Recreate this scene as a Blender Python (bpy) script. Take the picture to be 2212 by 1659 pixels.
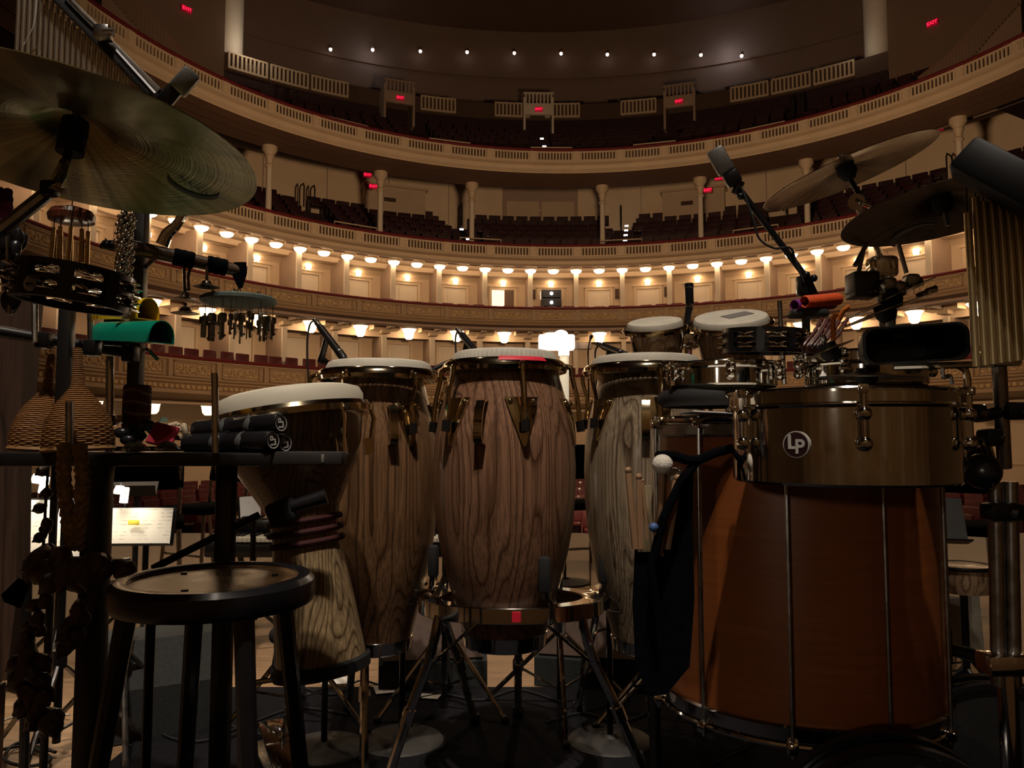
import bpy, bmesh, math, random
from mathutils import Vector, Matrix
from math import sin, cos, pi, radians, sqrt, atan2

# ------------------------------------------------------------------ camera, world, lights, exposure
for o in list(bpy.data.objects):
    bpy.data.objects.remove(o)
SC = bpy.context.scene
COL = SC.collection
EYE = Vector((0.0, 0.0, 0.93))
FPX, CXP, CYP, PITCH = 1660.0, 1106.0, 829.5, radians(4.0)
cam_data = bpy.data.cameras.new('camera')
cam_data.sensor_fit = 'HORIZONTAL'
cam_data.sensor_width = 36.0
cam_data.lens = 36.0 * FPX / 2212.0
cam_data.clip_start = 0.02
cam_data.clip_end = 200
cam = bpy.data.objects.new('camera', cam_data)
cam.location = EYE
cam.rotation_euler = (pi / 2 + PITCH, 0, 0)
COL.objects.link(cam)
SC.camera = cam

world = bpy.data.worlds.new('world')
SC.world = world
world.use_nodes = True
world.node_tree.nodes['Background'].inputs[0].default_value = (0.9, 0.62, 0.42, 1)
world.node_tree.nodes['Background'].inputs[1].default_value = 0.004

def add_spot(name, loc, target, power, size_deg, blend, color, radius):
    l = bpy.data.lights.new(name, 'SPOT')
    l.energy = power
    l.spot_size = radians(size_deg)
    l.spot_blend = blend
    l.color = color
    l.shadow_soft_size = radius
    o = bpy.data.objects.new(name, l)
    o.location = loc
    d = Vector(target) - Vector(loc)
    o.rotation_euler = d.to_track_quat('-Z', 'Y').to_euler()
    COL.objects.link(o)
    return o

# overhead stage lamps hung in the stage ceiling (out of frame, above and behind the drums)
add_spot('stage_lamp', (-0.2, -2.6, 11.5), (-0.12, 2.2, 1.0), 2300, 17, 0.7, (1.0, 0.86, 0.72), 0.10)
add_spot('stage_lamp', (0.9, -2.2, 11.5), (0.65, 1.9, 1.2), 300, 18, 0.6, (1.0, 0.86, 0.70), 0.10)
# low lamp at the rear left of the stage, raking across the orange drum
add_spot('stage_lamp', (-2.4, -3.8, 1.7), (0.62, 1.5, 0.60), 75, 13, 0.8, (1.0, 0.84, 0.66), 0.12)
add_spot('stage_lamp', (0.2, -2.2, 11.5), (-0.90, 1.5, 0.9), 1150, 17, 0.6, (1.0, 0.86, 0.72), 0.10)
# downstage work lights over the music stands
add_spot('stage_lamp', (1.0, 5.2, 11.5), (0.6, 5.4, 0.0), 480, 40, 0.6, (1.0, 0.74, 0.50), 0.15)
add_spot('stage_lamp', (-4.0, 5.0, 11.5), (-2.6, 3.8, 0.0), 420, 36, 0.6, (1.0, 0.74, 0.50), 0.15)
# wash on the rear wall of the stage shell
add_spot('stage_lamp', (0.0, -1.5, 10.0), (0.0, -5.0, 3.0), 230, 100, 0.8, (1.0, 0.80, 0.55), 0.3)
# unseen fill added at the stage lip for stage bounce on the tiers
add_spot('bounce_fill', (1.5, 7.8, 3.8), (1.8, 27.0, 7.5), 3900, 120, 0.7, (1.0, 0.64, 0.36), 0.5)

SC.cycles.max_bounces = 5
SC.cycles.diffuse_bounces = 2
SC.cycles.glossy_bounces = 4
SC.cycles.transmission_bounces = 4
SC.cycles.caustics_reflective = False
SC.cycles.caustics_refractive = False
SC.cycles.use_adaptive_sampling = True
SC.cycles.adaptive_threshold = 0.05
SC.cycles.light_sampling_threshold = 0.03

vs = SC.view_settings
vs.view_transform = 'Standard'
vs.look = 'None'
vs.exposure = 0.0
vs.gamma = 1.0
vs.use_curve_mapping = False
SC.display_settings.display_device = 'sRGB'

# ------------------------------------------------------------------ helpers
def P(px, py, Y):
    """point seen at pixel (px, py) of the 2212 x 1659 frame, on the plane y = Y"""
    x = (px - CXP) / FPX
    v = -(py - CYP) / FPX
    d = Vector((x, cos(PITCH) - v * sin(PITCH), sin(PITCH) + v * cos(PITCH)))
    return EYE + d * (Y / d.y)

def S(px, Y):
    """length in metres of px pixels at depth Y"""
    return px * Y / FPX

def axis_matrix(origin, zdir, xhint=(1, 0, 0)):
    z = Vector(zdir).normalized()
    x = Vector(xhint)
    x = x - z * x.dot(z)
    if x.length < 1e-5:
        x = Vector((0, 1, 0)) - z * z.y
    x.normalize()
    y = z.cross(x)
    m = Matrix.Identity(4)
    for i in range(3):
        m[i][0], m[i][1], m[i][2], m[i][3] = x[i], y[i], z[i], origin[i]
    return m

class MB:
    def __init__(self, M=None):
        self.v, self.f, self.mi = [], [], []
        self.M = M or Matrix.Identity(4)
        self.cur = 0
    def at(self, M):
        self.M = M
        return self
    def add(self, verts, faces):
        b = len(self.v)
        M = self.M
        self.v.extend([M @ Vector(p) for p in verts])
        for f in faces:
            self.f.append(tuple(i + b for i in f))
            self.mi.append(self.cur)
        return self
    def box(self, c, s, rz=0.0, M=None):
        hx, hy, hz = s[0] / 2, s[1] / 2, s[2] / 2
        R = M or Matrix.Rotation(rz, 4, 'Z')
        vs_ = [Vector(c) + (R @ Vector((x, y, z))) for x in (-hx, hx) for y in (-hy, hy) for z in (-hz, hz)]
        return self.add(vs_, [(0, 1, 3, 2), (4, 6, 7, 5), (0, 4, 5, 1), (2, 3, 7, 6), (0, 2, 6, 4), (1, 5, 7, 3)])
    def bbox(self, c, s, bev=0.004, M=None):
        """box with chamfered edges"""
        bm = bmesh.new()
        bmesh.ops.create_cube(bm, size=1.0)
        for v in bm.verts:
            v.co = Vector((v.co.x * s[0], v.co.y * s[1], v.co.z * s[2]))
        bmesh.ops.bevel(bm, geom=list(bm.edges), offset=bev, segments=2, affect='EDGES', profile=0.5)
        R = (Matrix.Translation(Vector(c)) @ M) if M else Matrix.Translation(Vector(c))
        bm.verts.index_update()
        self.add([R @ v.co for v in bm.verts], [[v.index for v in f.verts] for f in bm.faces])
        bm.free()
        return self
    def cyl(self, p0, p1, r0, r1=None, n=12, cap=True):
        r1 = r0 if r1 is None else r1
        p0, p1 = Vector(p0), Vector(p1)
        A = axis_matrix((0, 0, 0), p1 - p0).to_3x3()
        vs_, fs = [], []
        for p, r in ((p0, r0), (p1, r1)):
            for i in range(n):
                a = 2 * pi * i / n
                vs_.append(p + A @ Vector((r * cos(a), r * sin(a), 0)))
        for i in range(n):
            j = (i + 1) % n
            fs.append((i, j, n + j, n + i))
        if cap:
            fs.append(tuple(range(n - 1, -1, -1)))
            fs.append(tuple(range(n, 2 * n)))
        return self.add(vs_, fs)
    def tube(self, pts, r, n=8, closed=False, cap=True):
        pts = [Vector(p) for p in pts]
        m = len(pts)
        rs = r if isinstance(r, (list, tuple)) else [r] * m
        vs_, fs = [], []
        up = None
        for k in range(m):
            if closed:
                t = pts[(k + 1) % m] - pts[k - 1]
            else:
                t = pts[min(k + 1, m - 1)] - pts[max(k - 1, 0)]
            if t.length < 1e-9:
                t = Vector((0, 0, 1))
            t.normalize()
            if up is None:
                up = Vector((0, 0, 1)) if abs(t.z) < 0.9 else Vector((1, 0, 0))
            x = up - t * up.dot(t)
            if x.length < 1e-6:
                x = Vector((1, 0, 0)) - t * t.x
            x.normalize()
            up = x
            y = t.cross(x)
            for i in range(n):
                a = 2 * pi * i / n
                vs_.append(pts[k] + x * (rs[k] * cos(a)) + y * (rs[k] * sin(a)))
        for k in range(m if closed else m - 1):
            b0, b1 = k * n, ((k + 1) % m) * n
            for i in range(n):
                j = (i + 1) % n
                fs.append((b0 + i, b0 + j, b1 + j, b1 + i))
        if cap and not closed:
            fs.append(tuple(range(n - 1, -1, -1)))
            fs.append(tuple(range((m - 1) * n, m * n)))
        return self.add(vs_, fs)
    def lathe(self, prof, n=32, M=None, closed=False, a0=0.0, a1=2 * pi):
        """revolve [(r, z)] about local z"""
        M = M or Matrix.Identity(4)
        full = abs(a1 - a0 - 2 * pi) < 1e-6
        cnt = n if full else n + 1
        vs_, fs = [], []
        for r, z in prof:
            for i in range(cnt):
                a = a0 + (a1 - a0) * i / n
                vs_.append(M @ Vector((r * cos(a), r * sin(a), z)))
        m = len(prof)
        for k in range(m if closed else m - 1):
            k2 = (k + 1) % m
            for i in range(n):
                j = (i + 1) % cnt
                fs.append((k * cnt + i, k * cnt + j, k2 * cnt + j, k2 * cnt + i))
        return self.add(vs_, fs)
    def sphere(self, c, r, n=12, m=8, sc=(1, 1, 1), M=None):
        T = Matrix.Translation(Vector(c)) @ (M or Matrix.Identity(4)) @ Matrix.Diagonal((sc[0], sc[1], sc[2], 1))
        prof = [(r * sin(pi * k / m) + 1e-6, -r * cos(pi * k / m)) for k in range(m + 1)]
        return self.lathe(prof, n, T)
    def torus(self, c, axis, R, r, n=32, m=8, xhint=(1, 0, 0)):
        prof = [(R + r * cos(2 * pi * k / m), r * sin(2 * pi * k / m)) for k in range(m)]
        return self.lathe(prof, n, axis_matrix(c, axis, xhint), closed=True)
    def prism(self, poly, h0, h1, M=None):
        """extrude 2-D polygon along local z"""
        M = M or Matrix.Identity(4)
        n = len(poly)
        vs_ = [M @ Vector((x, y, h0)) for x, y in poly] + [M @ Vector((x, y, h1)) for x, y in poly]
        fs = [(i, (i + 1) % n, n + (i + 1) % n, n + i) for i in range(n)]
        fs += [tuple(range(n - 1, -1, -1)), tuple(range(n, 2 * n))]
        return self.add(vs_, fs)
    def mesh(self, name, mat, smooth=True, angle=35, origin=None):
        me = bpy.data.meshes.new(name)
        vs_ = self.v if origin is None else [p - origin for p in self.v]
        me.from_pydata([tuple(p) for p in vs_], [], self.f)
        for mt in (mat if isinstance(mat, (list, tuple)) else [mat]):
            me.materials.append(MT[mt] if isinstance(mt, str) else mt)
        if any(self.mi):
            me.polygons.foreach_set('material_index', self.mi)
        bm = bmesh.new()
        bm.from_mesh(me)
        bmesh.ops.recalc_face_normals(bm, faces=bm.faces)
        bm.to_mesh(me)
        bm.free()
        if smooth:
            me.polygons.foreach_set('use_smooth', [True] * len(me.polygons))
            me.set_sharp_from_angle(angle=radians(angle))
        me.update()
        return me
    def build(self, name, mat, parent=None, smooth=True, angle=35, origin=None):
        """one mesh object; vertices are world coordinates"""
        org = world_loc(parent) if parent is not None else Vector(origin or (0, 0, 0))
        me = self.mesh(name, mat, smooth, angle, org)
        o = bpy.data.objects.new(name, me)
        COL.objects.link(o)
        if parent is not None:
            o.parent = parent
        else:
            o.location = org
        return o

def world_loc(o):
    p = Vector((0, 0, 0))
    while o is not None:
        p = p + o.location
        o = o.parent
    return p

def tag(o, label=None, cat=None, group=None, kind=None):
    if label: o['label'] = label
    if cat: o['category'] = cat
    if group: o['group'] = group
    if kind: o['kind'] = kind
    return o

def thing(name, label, cat, loc=(0, 0, 0), group=None, rz=0.0):
    o = bpy.data.objects.new(name, None)
    o.location = loc
    o.rotation_euler = (0, 0, rz)
    o.empty_display_size = 0.05
    COL.objects.link(o)
    return tag(o, label, cat, group)

def link(name, me, parent=None, loc=(0, 0, 0), rz=0.0):
    o = bpy.data.objects.new(name, me)
    o.location = loc
    o.rotation_euler = (0, 0, rz)
    COL.objects.link(o)
    if parent is not None:
        o.parent = parent
    return o

def struct(name, mb, mat, parent=None, smooth=True):
    o = mb.build(name, mat, parent, smooth)
    o['kind'] = 'structure'
    return o

def smooth_path(pts, k=6):
    """Catmull-Rom through the points"""
    pts = [Vector(p) for p in pts]
    out = []
    for i in range(len(pts) - 1):
        p0 = pts[max(i - 1, 0)]; p1 = pts[i]; p2 = pts[i + 1]; p3 = pts[min(i + 2, len(pts) - 1)]
        for j in range(k):
            t = j / k
            out.append(0.5 * ((2 * p1) + (p2 - p0) * t + (2 * p0 - 5 * p1 + 4 * p2 - p3) * t * t + (3 * p1 - p0 - 3 * p2 + p3) * t ** 3))
    out.append(pts[-1])
    return out

def text_mesh(name, body, size, depth, mat, bold=False):
    cu = bpy.data.curves.new(name, 'FONT')
    cu.body = body
    cu.size = size
    cu.extrude = depth
    cu.align_x = 'CENTER'
    cu.align_y = 'CENTER'
    if bold:
        cu.offset = size * 0.025
    to = bpy.data.objects.new(name, cu)
    COL.objects.link(to)
    dg = bpy.context.evaluated_depsgraph_get()
    me = bpy.data.meshes.new_from_object(to.evaluated_get(dg))
    bpy.data.objects.remove(to)
    me.name = name
    me.materials.clear()
    me.materials.append(MT[mat])
    return me

def place_mesh(name, me, M, parent):
    """child object carrying mesh me with world matrix M"""
    o = bpy.data.objects.new(name, me)
    COL.objects.link(o)
    o.parent = parent
    o.matrix_local = Matrix.Translation(-world_loc(parent)) @ M
    return o

# ------------------------------------------------------------------ materials
MT = {}
def nodes_of(name):
    m = bpy.data.materials.new(name)
    m.use_nodes = True
    nt = m.node_tree
    b = nt.nodes['Principled BSDF']
    MT[name] = m
    return m, nt, b

def lin(c):
    return tuple((x / 12.92 if x <= 0.04045 else ((x + 0.055) / 1.055) ** 2.4) for x in c)

def plain(name, color, rough=0.5, metal=0.0, var=0.12, scale=30.0, bump=0.0, bscale=None, spec=0.5, emit=None, estr=0.0, coat=0.0, stretch=(1, 1, 1), rvar=0.0):
    m, nt, b = nodes_of(name)
    N, L = nt.nodes, nt.links
    b.inputs['Roughness'].default_value = rough
    b.inputs['Metallic'].default_value = metal
    b.inputs['Specular IOR Level'].default_value = spec
    if coat:
        b.inputs['Coat Weight'].default_value = coat
        b.inputs['Coat Roughness'].default_value = 0.12
    tc = N.new('ShaderNodeTexCoord')
    mp = N.new('ShaderNodeMapping')
    mp.inputs['Scale'].default_value = stretch
    L.new(tc.outputs['Object'], mp.inputs[0])
    nz = N.new('ShaderNodeTexNoise')
    nz.inputs['Scale'].default_value = scale
    nz.inputs['Detail'].default_value = 3
    L.new(mp.outputs[0], nz.inputs['Vector'])
    rp = N.new('ShaderNodeValToRGB')
    c = Vector(color)
    rp.color_ramp.elements[0].position = 0.3
    rp.color_ramp.elements[1].position = 0.7
    rp.color_ramp.elements[0].color = (*[max(0, x * (1 - var)) for x in c], 1)
    rp.color_ramp.elements[1].color = (*[min(1, x * (1 + var)) for x in c], 1)
    L.new(nz.outputs['Fac'], rp.inputs[0])
    L.new(rp.outputs[0], b.inputs['Base Color'])
    if rvar:
        mr = N.new('ShaderNodeMapRange')
        mr.inputs[3].default_value = max(0.02, rough - rvar)
        mr.inputs[4].default_value = rough + rvar
        L.new(nz.outputs['Fac'], mr.inputs[0])
        L.new(mr.outputs[0], b.inputs['Roughness'])
    if bump:
        n2 = N.new('ShaderNodeTexNoise')
        n2.inputs['Scale'].default_value = bscale or scale * 4
        n2.inputs['Detail'].default_value = 2
        L.new(mp.outputs[0], n2.inputs['Vector'])
        bp = N.new('ShaderNodeBump')
        bp.inputs['Strength'].default_value = bump
        bp.inputs['Distance'].default_value = 0.004
        L.new(n2.outputs['Fac'], bp.inputs['Height'])
        L.new(bp.outputs[0], b.inputs['Normal'])
    if emit:
        b.inputs['Emission Color'].default_value = (*emit, 1)
        b.inputs['Emission Strength'].default_value = estr
    return m

def wood(name, dark, light, rings=11.0, sxy=9.0, sz=1.0, rough=0.3, coat=0.4, pore=0.35, seed=0.0):
    """open-grained wood: contour lines of a noise field stretched along z"""
    m, nt, b = nodes_of(name)
    N, L = nt.nodes, nt.links
    b.inputs['Roughness'].default_value = rough
    b.inputs['Coat Weight'].default_value = coat
    b.inputs['Coat Roughness'].default_value = 0.15
    tc = N.new('ShaderNodeTexCoord')
    mp = N.new('ShaderNodeMapping')
    mp.inputs['Location'].default_value = (seed, seed * 1.7, seed * 0.6)
    mp.inputs['Scale'].default_value = (sxy, sxy, sz)
    L.new(tc.outputs['Object'], mp.inputs[0])
    nz = N.new('ShaderNodeTexNoise')
    nz.inputs['Scale'].default_value = 1.0
    nz.inputs['Detail'].default_value = 1.5
    nz.inputs['Roughness'].default_value = 0.4
    L.new(mp.outputs[0], nz.inputs['Vector'])
    mu = N.new('ShaderNodeMath'); mu.operation = 'MULTIPLY'; mu.inputs[1].default_value = rings
    L.new(nz.outputs['Fac'], mu.inputs[0])
    fr = N.new('ShaderNodeMath'); fr.operation = 'FRACT'
    L.new(mu.outputs[0], fr.inputs[0])
    r1 = N.new('ShaderNodeValToRGB')
    e = r1.color_ramp.elements
    e[0].position = 0.0; e[0].color = (*dark, 1)
    e[1].position = 1.0; e[1].color = (*[0.5 * (d + l) for d, l in zip(dark, light)], 1)
    x = e.new(0.28); x.color = (*light, 1)
    x = e.new(0.75); x.color = (*[l * 0.9 for l in light], 1)
    L.new(fr.outputs[0], r1.inputs[0])
    mp2 = N.new('ShaderNodeMapping')
    mp2.inputs['Scale'].default_value = (sxy * 30, sxy * 30, sz * 8)
    L.new(tc.outputs['Object'], mp2.inputs[0])
    n2 = N.new('ShaderNodeTexNoise')
    n2.inputs['Scale'].default_value = 1.0
    n2.inputs['Detail'].default_value = 2
    L.new(mp2.outputs[0], n2.inputs['Vector'])
    mx = N.new('ShaderNodeMixRGB'); mx.blend_type = 'MULTIPLY'
    r2 = N.new('ShaderNodeValToRGB')
    r2.color_ramp.elements[0].position = 0.35
    r2.color_ramp.elements[0].color = (1 - pore, 1 - pore, 1 - pore, 1)
    r2.color_ramp.elements[1].position = 0.6
    r2.color_ramp.elements[1].color = (1, 1, 1, 1)
    L.new(n2.outputs['Fac'], r2.inputs[0])
    mx.inputs[0].default_value = 1.0
    L.new(r1.outputs[0], mx.inputs[1])
    L.new(r2.outputs[0], mx.inputs[2])
    L.new(mx.outputs[0], b.inputs['Base Color'])
    bp = N.new('ShaderNodeBump'); bp.inputs['Strength'].default_value = 0.12; bp.inputs['Distance'].default_value = 0.002
    L.new(n2.outputs['Fac'], bp.inputs['Height'])
    L.new(bp.outputs[0], b.inputs['Normal'])
    return m

def cymbal_metal(name, color, rough=0.3, dirt_streak=0.5):
    """bronze with concentric lathe lines, tarnish and radial streaks in the colour"""
    m, nt, b = nodes_of(name)
    N, L = nt.nodes, nt.links
    b.inputs['Metallic'].default_value = 1.0
    tc = N.new('ShaderNodeTexCoord')
    sep = N.new('ShaderNodeSeparateXYZ')
    L.new(tc.outputs['Object'], sep.inputs[0])
    ln = N.new('ShaderNodeVectorMath'); ln.operation = 'LENGTH'
    L.new(tc.outputs['Object'], ln.inputs[0])
    n1 = N.new('ShaderNodeTexNoise'); n1.noise_dimensions = '1D'
    n1.inputs['Scale'].default_value = 260
    n1.inputs['Detail'].default_value = 3
    L.new(ln.outputs['Value'], n1.inputs['W'])
    n2 = N.new('ShaderNodeTexNoise'); n2.inputs['Scale'].default_value = 9; n2.inputs['Detail'].default_value = 5
    L.new(tc.outputs['Object'], n2.inputs['Vector'])
    at = N.new('ShaderNodeMath'); at.operation = 'ARCTAN2'
    L.new(sep.outputs['Y'], at.inputs[0]); L.new(sep.outputs['X'], at.inputs[1])
    n3 = N.new('ShaderNodeTexNoise'); n3.noise_dimensions = '1D'; n3.inputs['Scale'].default_value = 7; n3.inputs['Detail'].default_value = 4  # radial streaks, mixed with the tarnish in the base colour
    L.new(at.outputs[0], n3.inputs['W'])
    av = N.new('ShaderNodeMath'); av.operation = 'MULTIPLY_ADD'; av.inputs[1].default_value = 0.5
    hv = N.new('ShaderNodeMath'); hv.operation = 'MULTIPLY'; hv.inputs[1].default_value = 0.5
    L.new(n2.outputs['Fac'], hv.inputs[0]); L.new(n3.outputs['Fac'], av.inputs[0]); L.new(hv.outputs[0], av.inputs[2])
    rp = N.new('ShaderNodeValToRGB')
    rp.color_ramp.elements[0].position = 0.38; rp.color_ramp.elements[1].position = 0.64
    rp.color_ramp.elements[0].color = (*[c * (1 - dirt_streak) for c in color], 1)
    rp.color_ramp.elements[1].color = (*color, 1)
    L.new(av.outputs[0], rp.inputs[0])
    L.new(rp.outputs[0], b.inputs['Base Color'])
    mr = N.new('ShaderNodeMapRange')
    mr.inputs[3].default_value = rough - 0.08; mr.inputs[4].default_value = rough + 0.12
    L.new(n2.outputs['Fac'], mr.inputs[0]); L.new(mr.outputs[0], b.inputs['Roughness'])
    bp = N.new('ShaderNodeBump'); bp.inputs['Strength'].default_value = 0.35; bp.inputs['Distance'].default_value = 0.0015
    L.new(n1.outputs['Fac'], bp.inputs['Height']); L.new(bp.outputs[0], b.inputs['Normal'])
    return m

def emitter(name, color, strength):
    m, nt, b = nodes_of(name)
    b.inputs['Base Color'].default_value = (*color, 1)
    b.inputs['Roughness'].default_value = 0.6
    b.inputs['Emission Color'].default_value = (*color, 1)
    b.inputs['Emission Strength'].default_value = strength
    return m

WARM = (1.0, 0.70, 0.40)
plain('cream_plaster', (0.62, 0.47, 0.33), 0.7, var=0.05, scale=1.5)
plain('cream_bright', (0.80, 0.63, 0.44), 0.7, var=0.05, scale=1.5)
plain('cream_trim', (0.66, 0.51, 0.35), 0.55, var=0.05, scale=2.0)
plain('ornament_gold', (0.50, 0.34, 0.17), 0.5, var=0.25, scale=6.0)
plain('pilaster_paint', (0.74, 0.64, 0.52), 0.6, var=0.04, scale=2.0)
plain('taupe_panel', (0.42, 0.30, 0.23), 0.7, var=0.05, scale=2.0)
plain('box_front', (0.40, 0.27, 0.16), 0.6, var=0.06, scale=2.0)
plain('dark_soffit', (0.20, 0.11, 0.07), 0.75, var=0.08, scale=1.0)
plain('slot_dark', (0.10, 0.06, 0.04), 0.9, var=0.1)
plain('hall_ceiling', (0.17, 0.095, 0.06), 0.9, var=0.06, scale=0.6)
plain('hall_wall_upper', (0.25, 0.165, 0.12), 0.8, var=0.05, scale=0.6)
plain('red_velvet', (0.14, 0.006, 0.010), 0.75, var=0.25, scale=12.0, bump=0.1)
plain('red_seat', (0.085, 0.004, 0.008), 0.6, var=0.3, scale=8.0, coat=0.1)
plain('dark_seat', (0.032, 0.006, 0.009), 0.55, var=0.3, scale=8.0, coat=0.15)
plain('dark_carpet', (0.035, 0.014, 0.012), 0.95, var=0.3, scale=20)
plain('grille_dark', (0.07, 0.035, 0.02), 0.7, var=0.2, scale=40)
plain('iron_rail', (0.04, 0.03, 0.025), 0.45, metal=0.4)
plain('door_dark', (0.15, 0.08, 0.045), 0.5, var=0.2, scale=5, stretch=(1, 1, 0.2))
emitter('lamp_glow', WARM, 16.0)
emitter('sconce_glow', WARM, 11.0)
emitter('bowl_glow', WARM, 9.0)
emitter('bowl_low_glow', WARM, 3.5)
emitter('downlight_glow', (1.0, 0.86, 0.78), 4.0)
emitter('step_glow', (1.0, 0.97, 0.92), 5.0)
emitter('exit_red', (1.0, 0.015, 0.06), 1.6)
emitter('lit_corridor', (1.0, 0.84, 0.66), 1.0)
emitter('projector_lens', (0.95, 0.97, 1.0), 9.0)
plain('exit_back', (0.16, 0.004, 0.010), 0.4, emit=(1.0, 0.01, 0.05), estr=0.16)
plain('dark_blue_case', (0.02, 0.022, 0.035), 0.5)
# ------------------------------------------------------------------ the hall (concentric tiers about HC)
HC = Vector((1.8, 15.0, 0.0))
RT = 12.1                      # radius of every tier front
BAY, OFF = 7.4, -1.2           # degrees per bay, middle of the central bay
Z4, Z3, Z2, Z1 = 11.33, 7.83, 5.53, 3.13   # rail heights of balcony, dress circle, second and first tier

def pol(r, phi, z=0.0):
    a = radians(phi)
    return Vector((HC.x + r * sin(a), HC.y + r * cos(a), z))

def hall_path(f0=-90.0, f1=90.0, step=1.85, yfront=7.5):
    path = []
    if yfront is not None and f0 <= -90:
        path += [(Vector((HC.x, y)), Vector((-1, 0))) for y in (yfront, (yfront + HC.y) / 2)]
    n = max(1, int(round((f1 - f0) / step)))
    for i in range(n + 1):
        a = radians(f0 + (f1 - f0) * i / n)
        path.append((Vector((HC.x, HC.y)), Vector((sin(a), cos(a)))))
    if yfront is not None and f1 >= 90:
        path += [(Vector((HC.x, y)), Vector((1, 0))) for y in ((yfront + HC.y) / 2, yfront)]
    return path

def sweep(mb, prof, path):
    vs_, fs = [], []
    m = len(prof)
    for org, d in path:
        for r, z in prof:
            q = org + d * r
            vs_.append((q.x, q.y, z))
    for k in range(len(path) - 1):
        for i in range(m - 1):
            a = k * m + i
            fs.append((a, a + 1, a + m + 1, a + m))
    return mb.add(vs_, fs)

def prof(R, z0, rel):
    return [(R + r, z0 + z) for r, z in rel]

FULL = hall_path()
ORD = ('zeroth first second third fourth fifth sixth seventh eighth ninth tenth eleventh twelfth thirteenth fourteenth fifteenth sixteenth seventeenth eighteenth nineteenth '
       'twentieth twenty-first twenty-second twenty-third twenty-fourth twenty-fifth twenty-sixth twenty-seventh twenty-eighth twenty-ninth thirtieth').split()
def ordn(n):
    if n < len(ORD): return ORD[n]
    tens = {3: 'thirty', 4: 'forty', 5: 'fifty', 6: 'sixty', 7: 'seventy'}[n // 10]
    return (tens[:-1] + 'ieth') if n % 10 == 0 else tens + '-' + ORD[n % 10]
def bay_words(k, unit='bay'):
    if k == -1: return 'at the lit doorway'
    n = abs(k + 1)
    return '%s %s %s of the lit doorway' % (ordn(n), unit, 'left' if k < -1 else 'right')


# ---- shells
fl = MB()
fl.box((1.0, 1.3, -0.75), (24, 12.6, 1.5))
stage_floor = struct('floor', fl, plain('stage_boards', (0.36, 0.22, 0.12), 0.42, var=0.3, scale=4, stretch=(1.5, 14, 1), bump=0.05, rvar=0.12))
pf = MB(); pf.box((1.8, 19.0, -1.9), (40, 25, 0.2)); struct('floor_parquet', pf, 'dark_carpet')

# stage shell behind and beside the camera
sw = MB()
sw.box((1.0, -5.1, 5.5), (24, 0.2, 14))
for k in range(9):
    x = -9.4 + k * 2.6
    sw.cur = 0
wall_back = struct('wall_stage_back', sw, plain('stage_wall', (0.50, 0.40, 0.26), 0.6, var=0.06, scale=1.0))
for k in range(10):
    x = -10.0 + k * 2.45
    t = MB(); t.box((x, -4.95, 5.5), (0.32, 0.14, 12)); t.box((x, -4.9, 1.0), (0.42, 0.2, 0.5))
    t.build('pilaster', 'cream_trim', wall_back)
    t = MB(); t.box((x + 1.22, -4.97, 2.4), (1.5, 0.06, 3.6)); t.box((x + 1.22, -4.94, 2.4), (1.1, 0.06, 3.1))
    t.build('wall_panel', 'ornament_gold', wall_back)
for sx, nm in ((-11.1, 'wall_stage_left'), (13.1, 'wall_stage_right')):
    t = MB(); t.box((sx, 1.2, 5.5), (0.2, 12.6, 14)); struct(nm, t, 'stage_wall')
t = MB(); t.box((1.0, 1.2, 12.6), (24.4, 12.8, 0.2)); struct('ceiling_stage', t, 'hall_ceiling')
t = MB()
t.box((1.0, 7.6, 17.8), (30, 0.3, 10.2))
t.box((-12.6, 7.6, 5.5), (3.2, 0.3, 15)); t.box((14.6, 7.6, 5.5), (3.2, 0.3, 15))
struct('wall_proscenium', t, 'stage_wall')
# hall ceiling: flat middle, coved edge
t = MB()
t.box((1.8, 27, 23.2), (70, 40, 0.4))
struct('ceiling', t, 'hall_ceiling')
t = MB()
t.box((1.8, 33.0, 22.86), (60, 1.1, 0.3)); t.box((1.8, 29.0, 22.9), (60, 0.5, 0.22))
struct('ceiling_beam', t, 'dark_soffit')

# ---- balcony (fourth level): fascia, soffit, stepped floor
def fascia(name, z0, rel, mat, path=FULL):
    t = MB(); sweep(t, prof(RT, z0, rel), path); return struct(name, t, mat)

balcony_rail = fascia('trim_1', Z4, [(0.10, 0.0), (-0.05, 0.0), (-0.07, -0.04), (-0.05, -0.09), (0.02, -0.09)], 'red_velvet')
fascia('trim_2', Z4, [(0.12, 0.0), (0.12, -0.5)], 'slot_dark')
fascia('trim_3', Z4, [(0.05, -0.45), (-0.02, -0.45), (-0.10, -0.48), (-0.10, -0.52), (-0.03, -0.56), (0.06, -0.58), (0.06, -0.64)], 'cream_trim')
fascia('trim_4', Z4, [(0.06, -0.64), (-0.04, -0.65), (-0.04, -0.70), (0.0, -0.76), (0.10, -0.82), (0.10, -0.86)], 'cream_trim')
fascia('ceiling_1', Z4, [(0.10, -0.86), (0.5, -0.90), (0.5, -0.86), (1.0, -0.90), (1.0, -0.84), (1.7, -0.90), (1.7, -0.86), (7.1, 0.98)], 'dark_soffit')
steps = [(0.12, 10.72), (1.2, 10.72)]
NROW4 = 9
for i in range(NROW4):
    r = 1.2 + 0.85 * i
    steps += [(r, 10.8 + 0.51 * i), (r + 0.85, 10.8 + 0.51 * i)]
zt = steps[-1][1]
t = MB(); sweep(t, [(RT + r, z) for r, z in steps], hall_path(-62, 62, yfront=None)); struct('floor_balcony', t, 'dark_carpet')
steps2 = [(8.9, zt), (8.9, 16.0)]
for i in range(5):
    r = 9.0 + 0.85 * i
    steps2 += [(r, 16.1 + 0.5 * i), (r + 0.85, 16.1 + 0.5 * i)]
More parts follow.
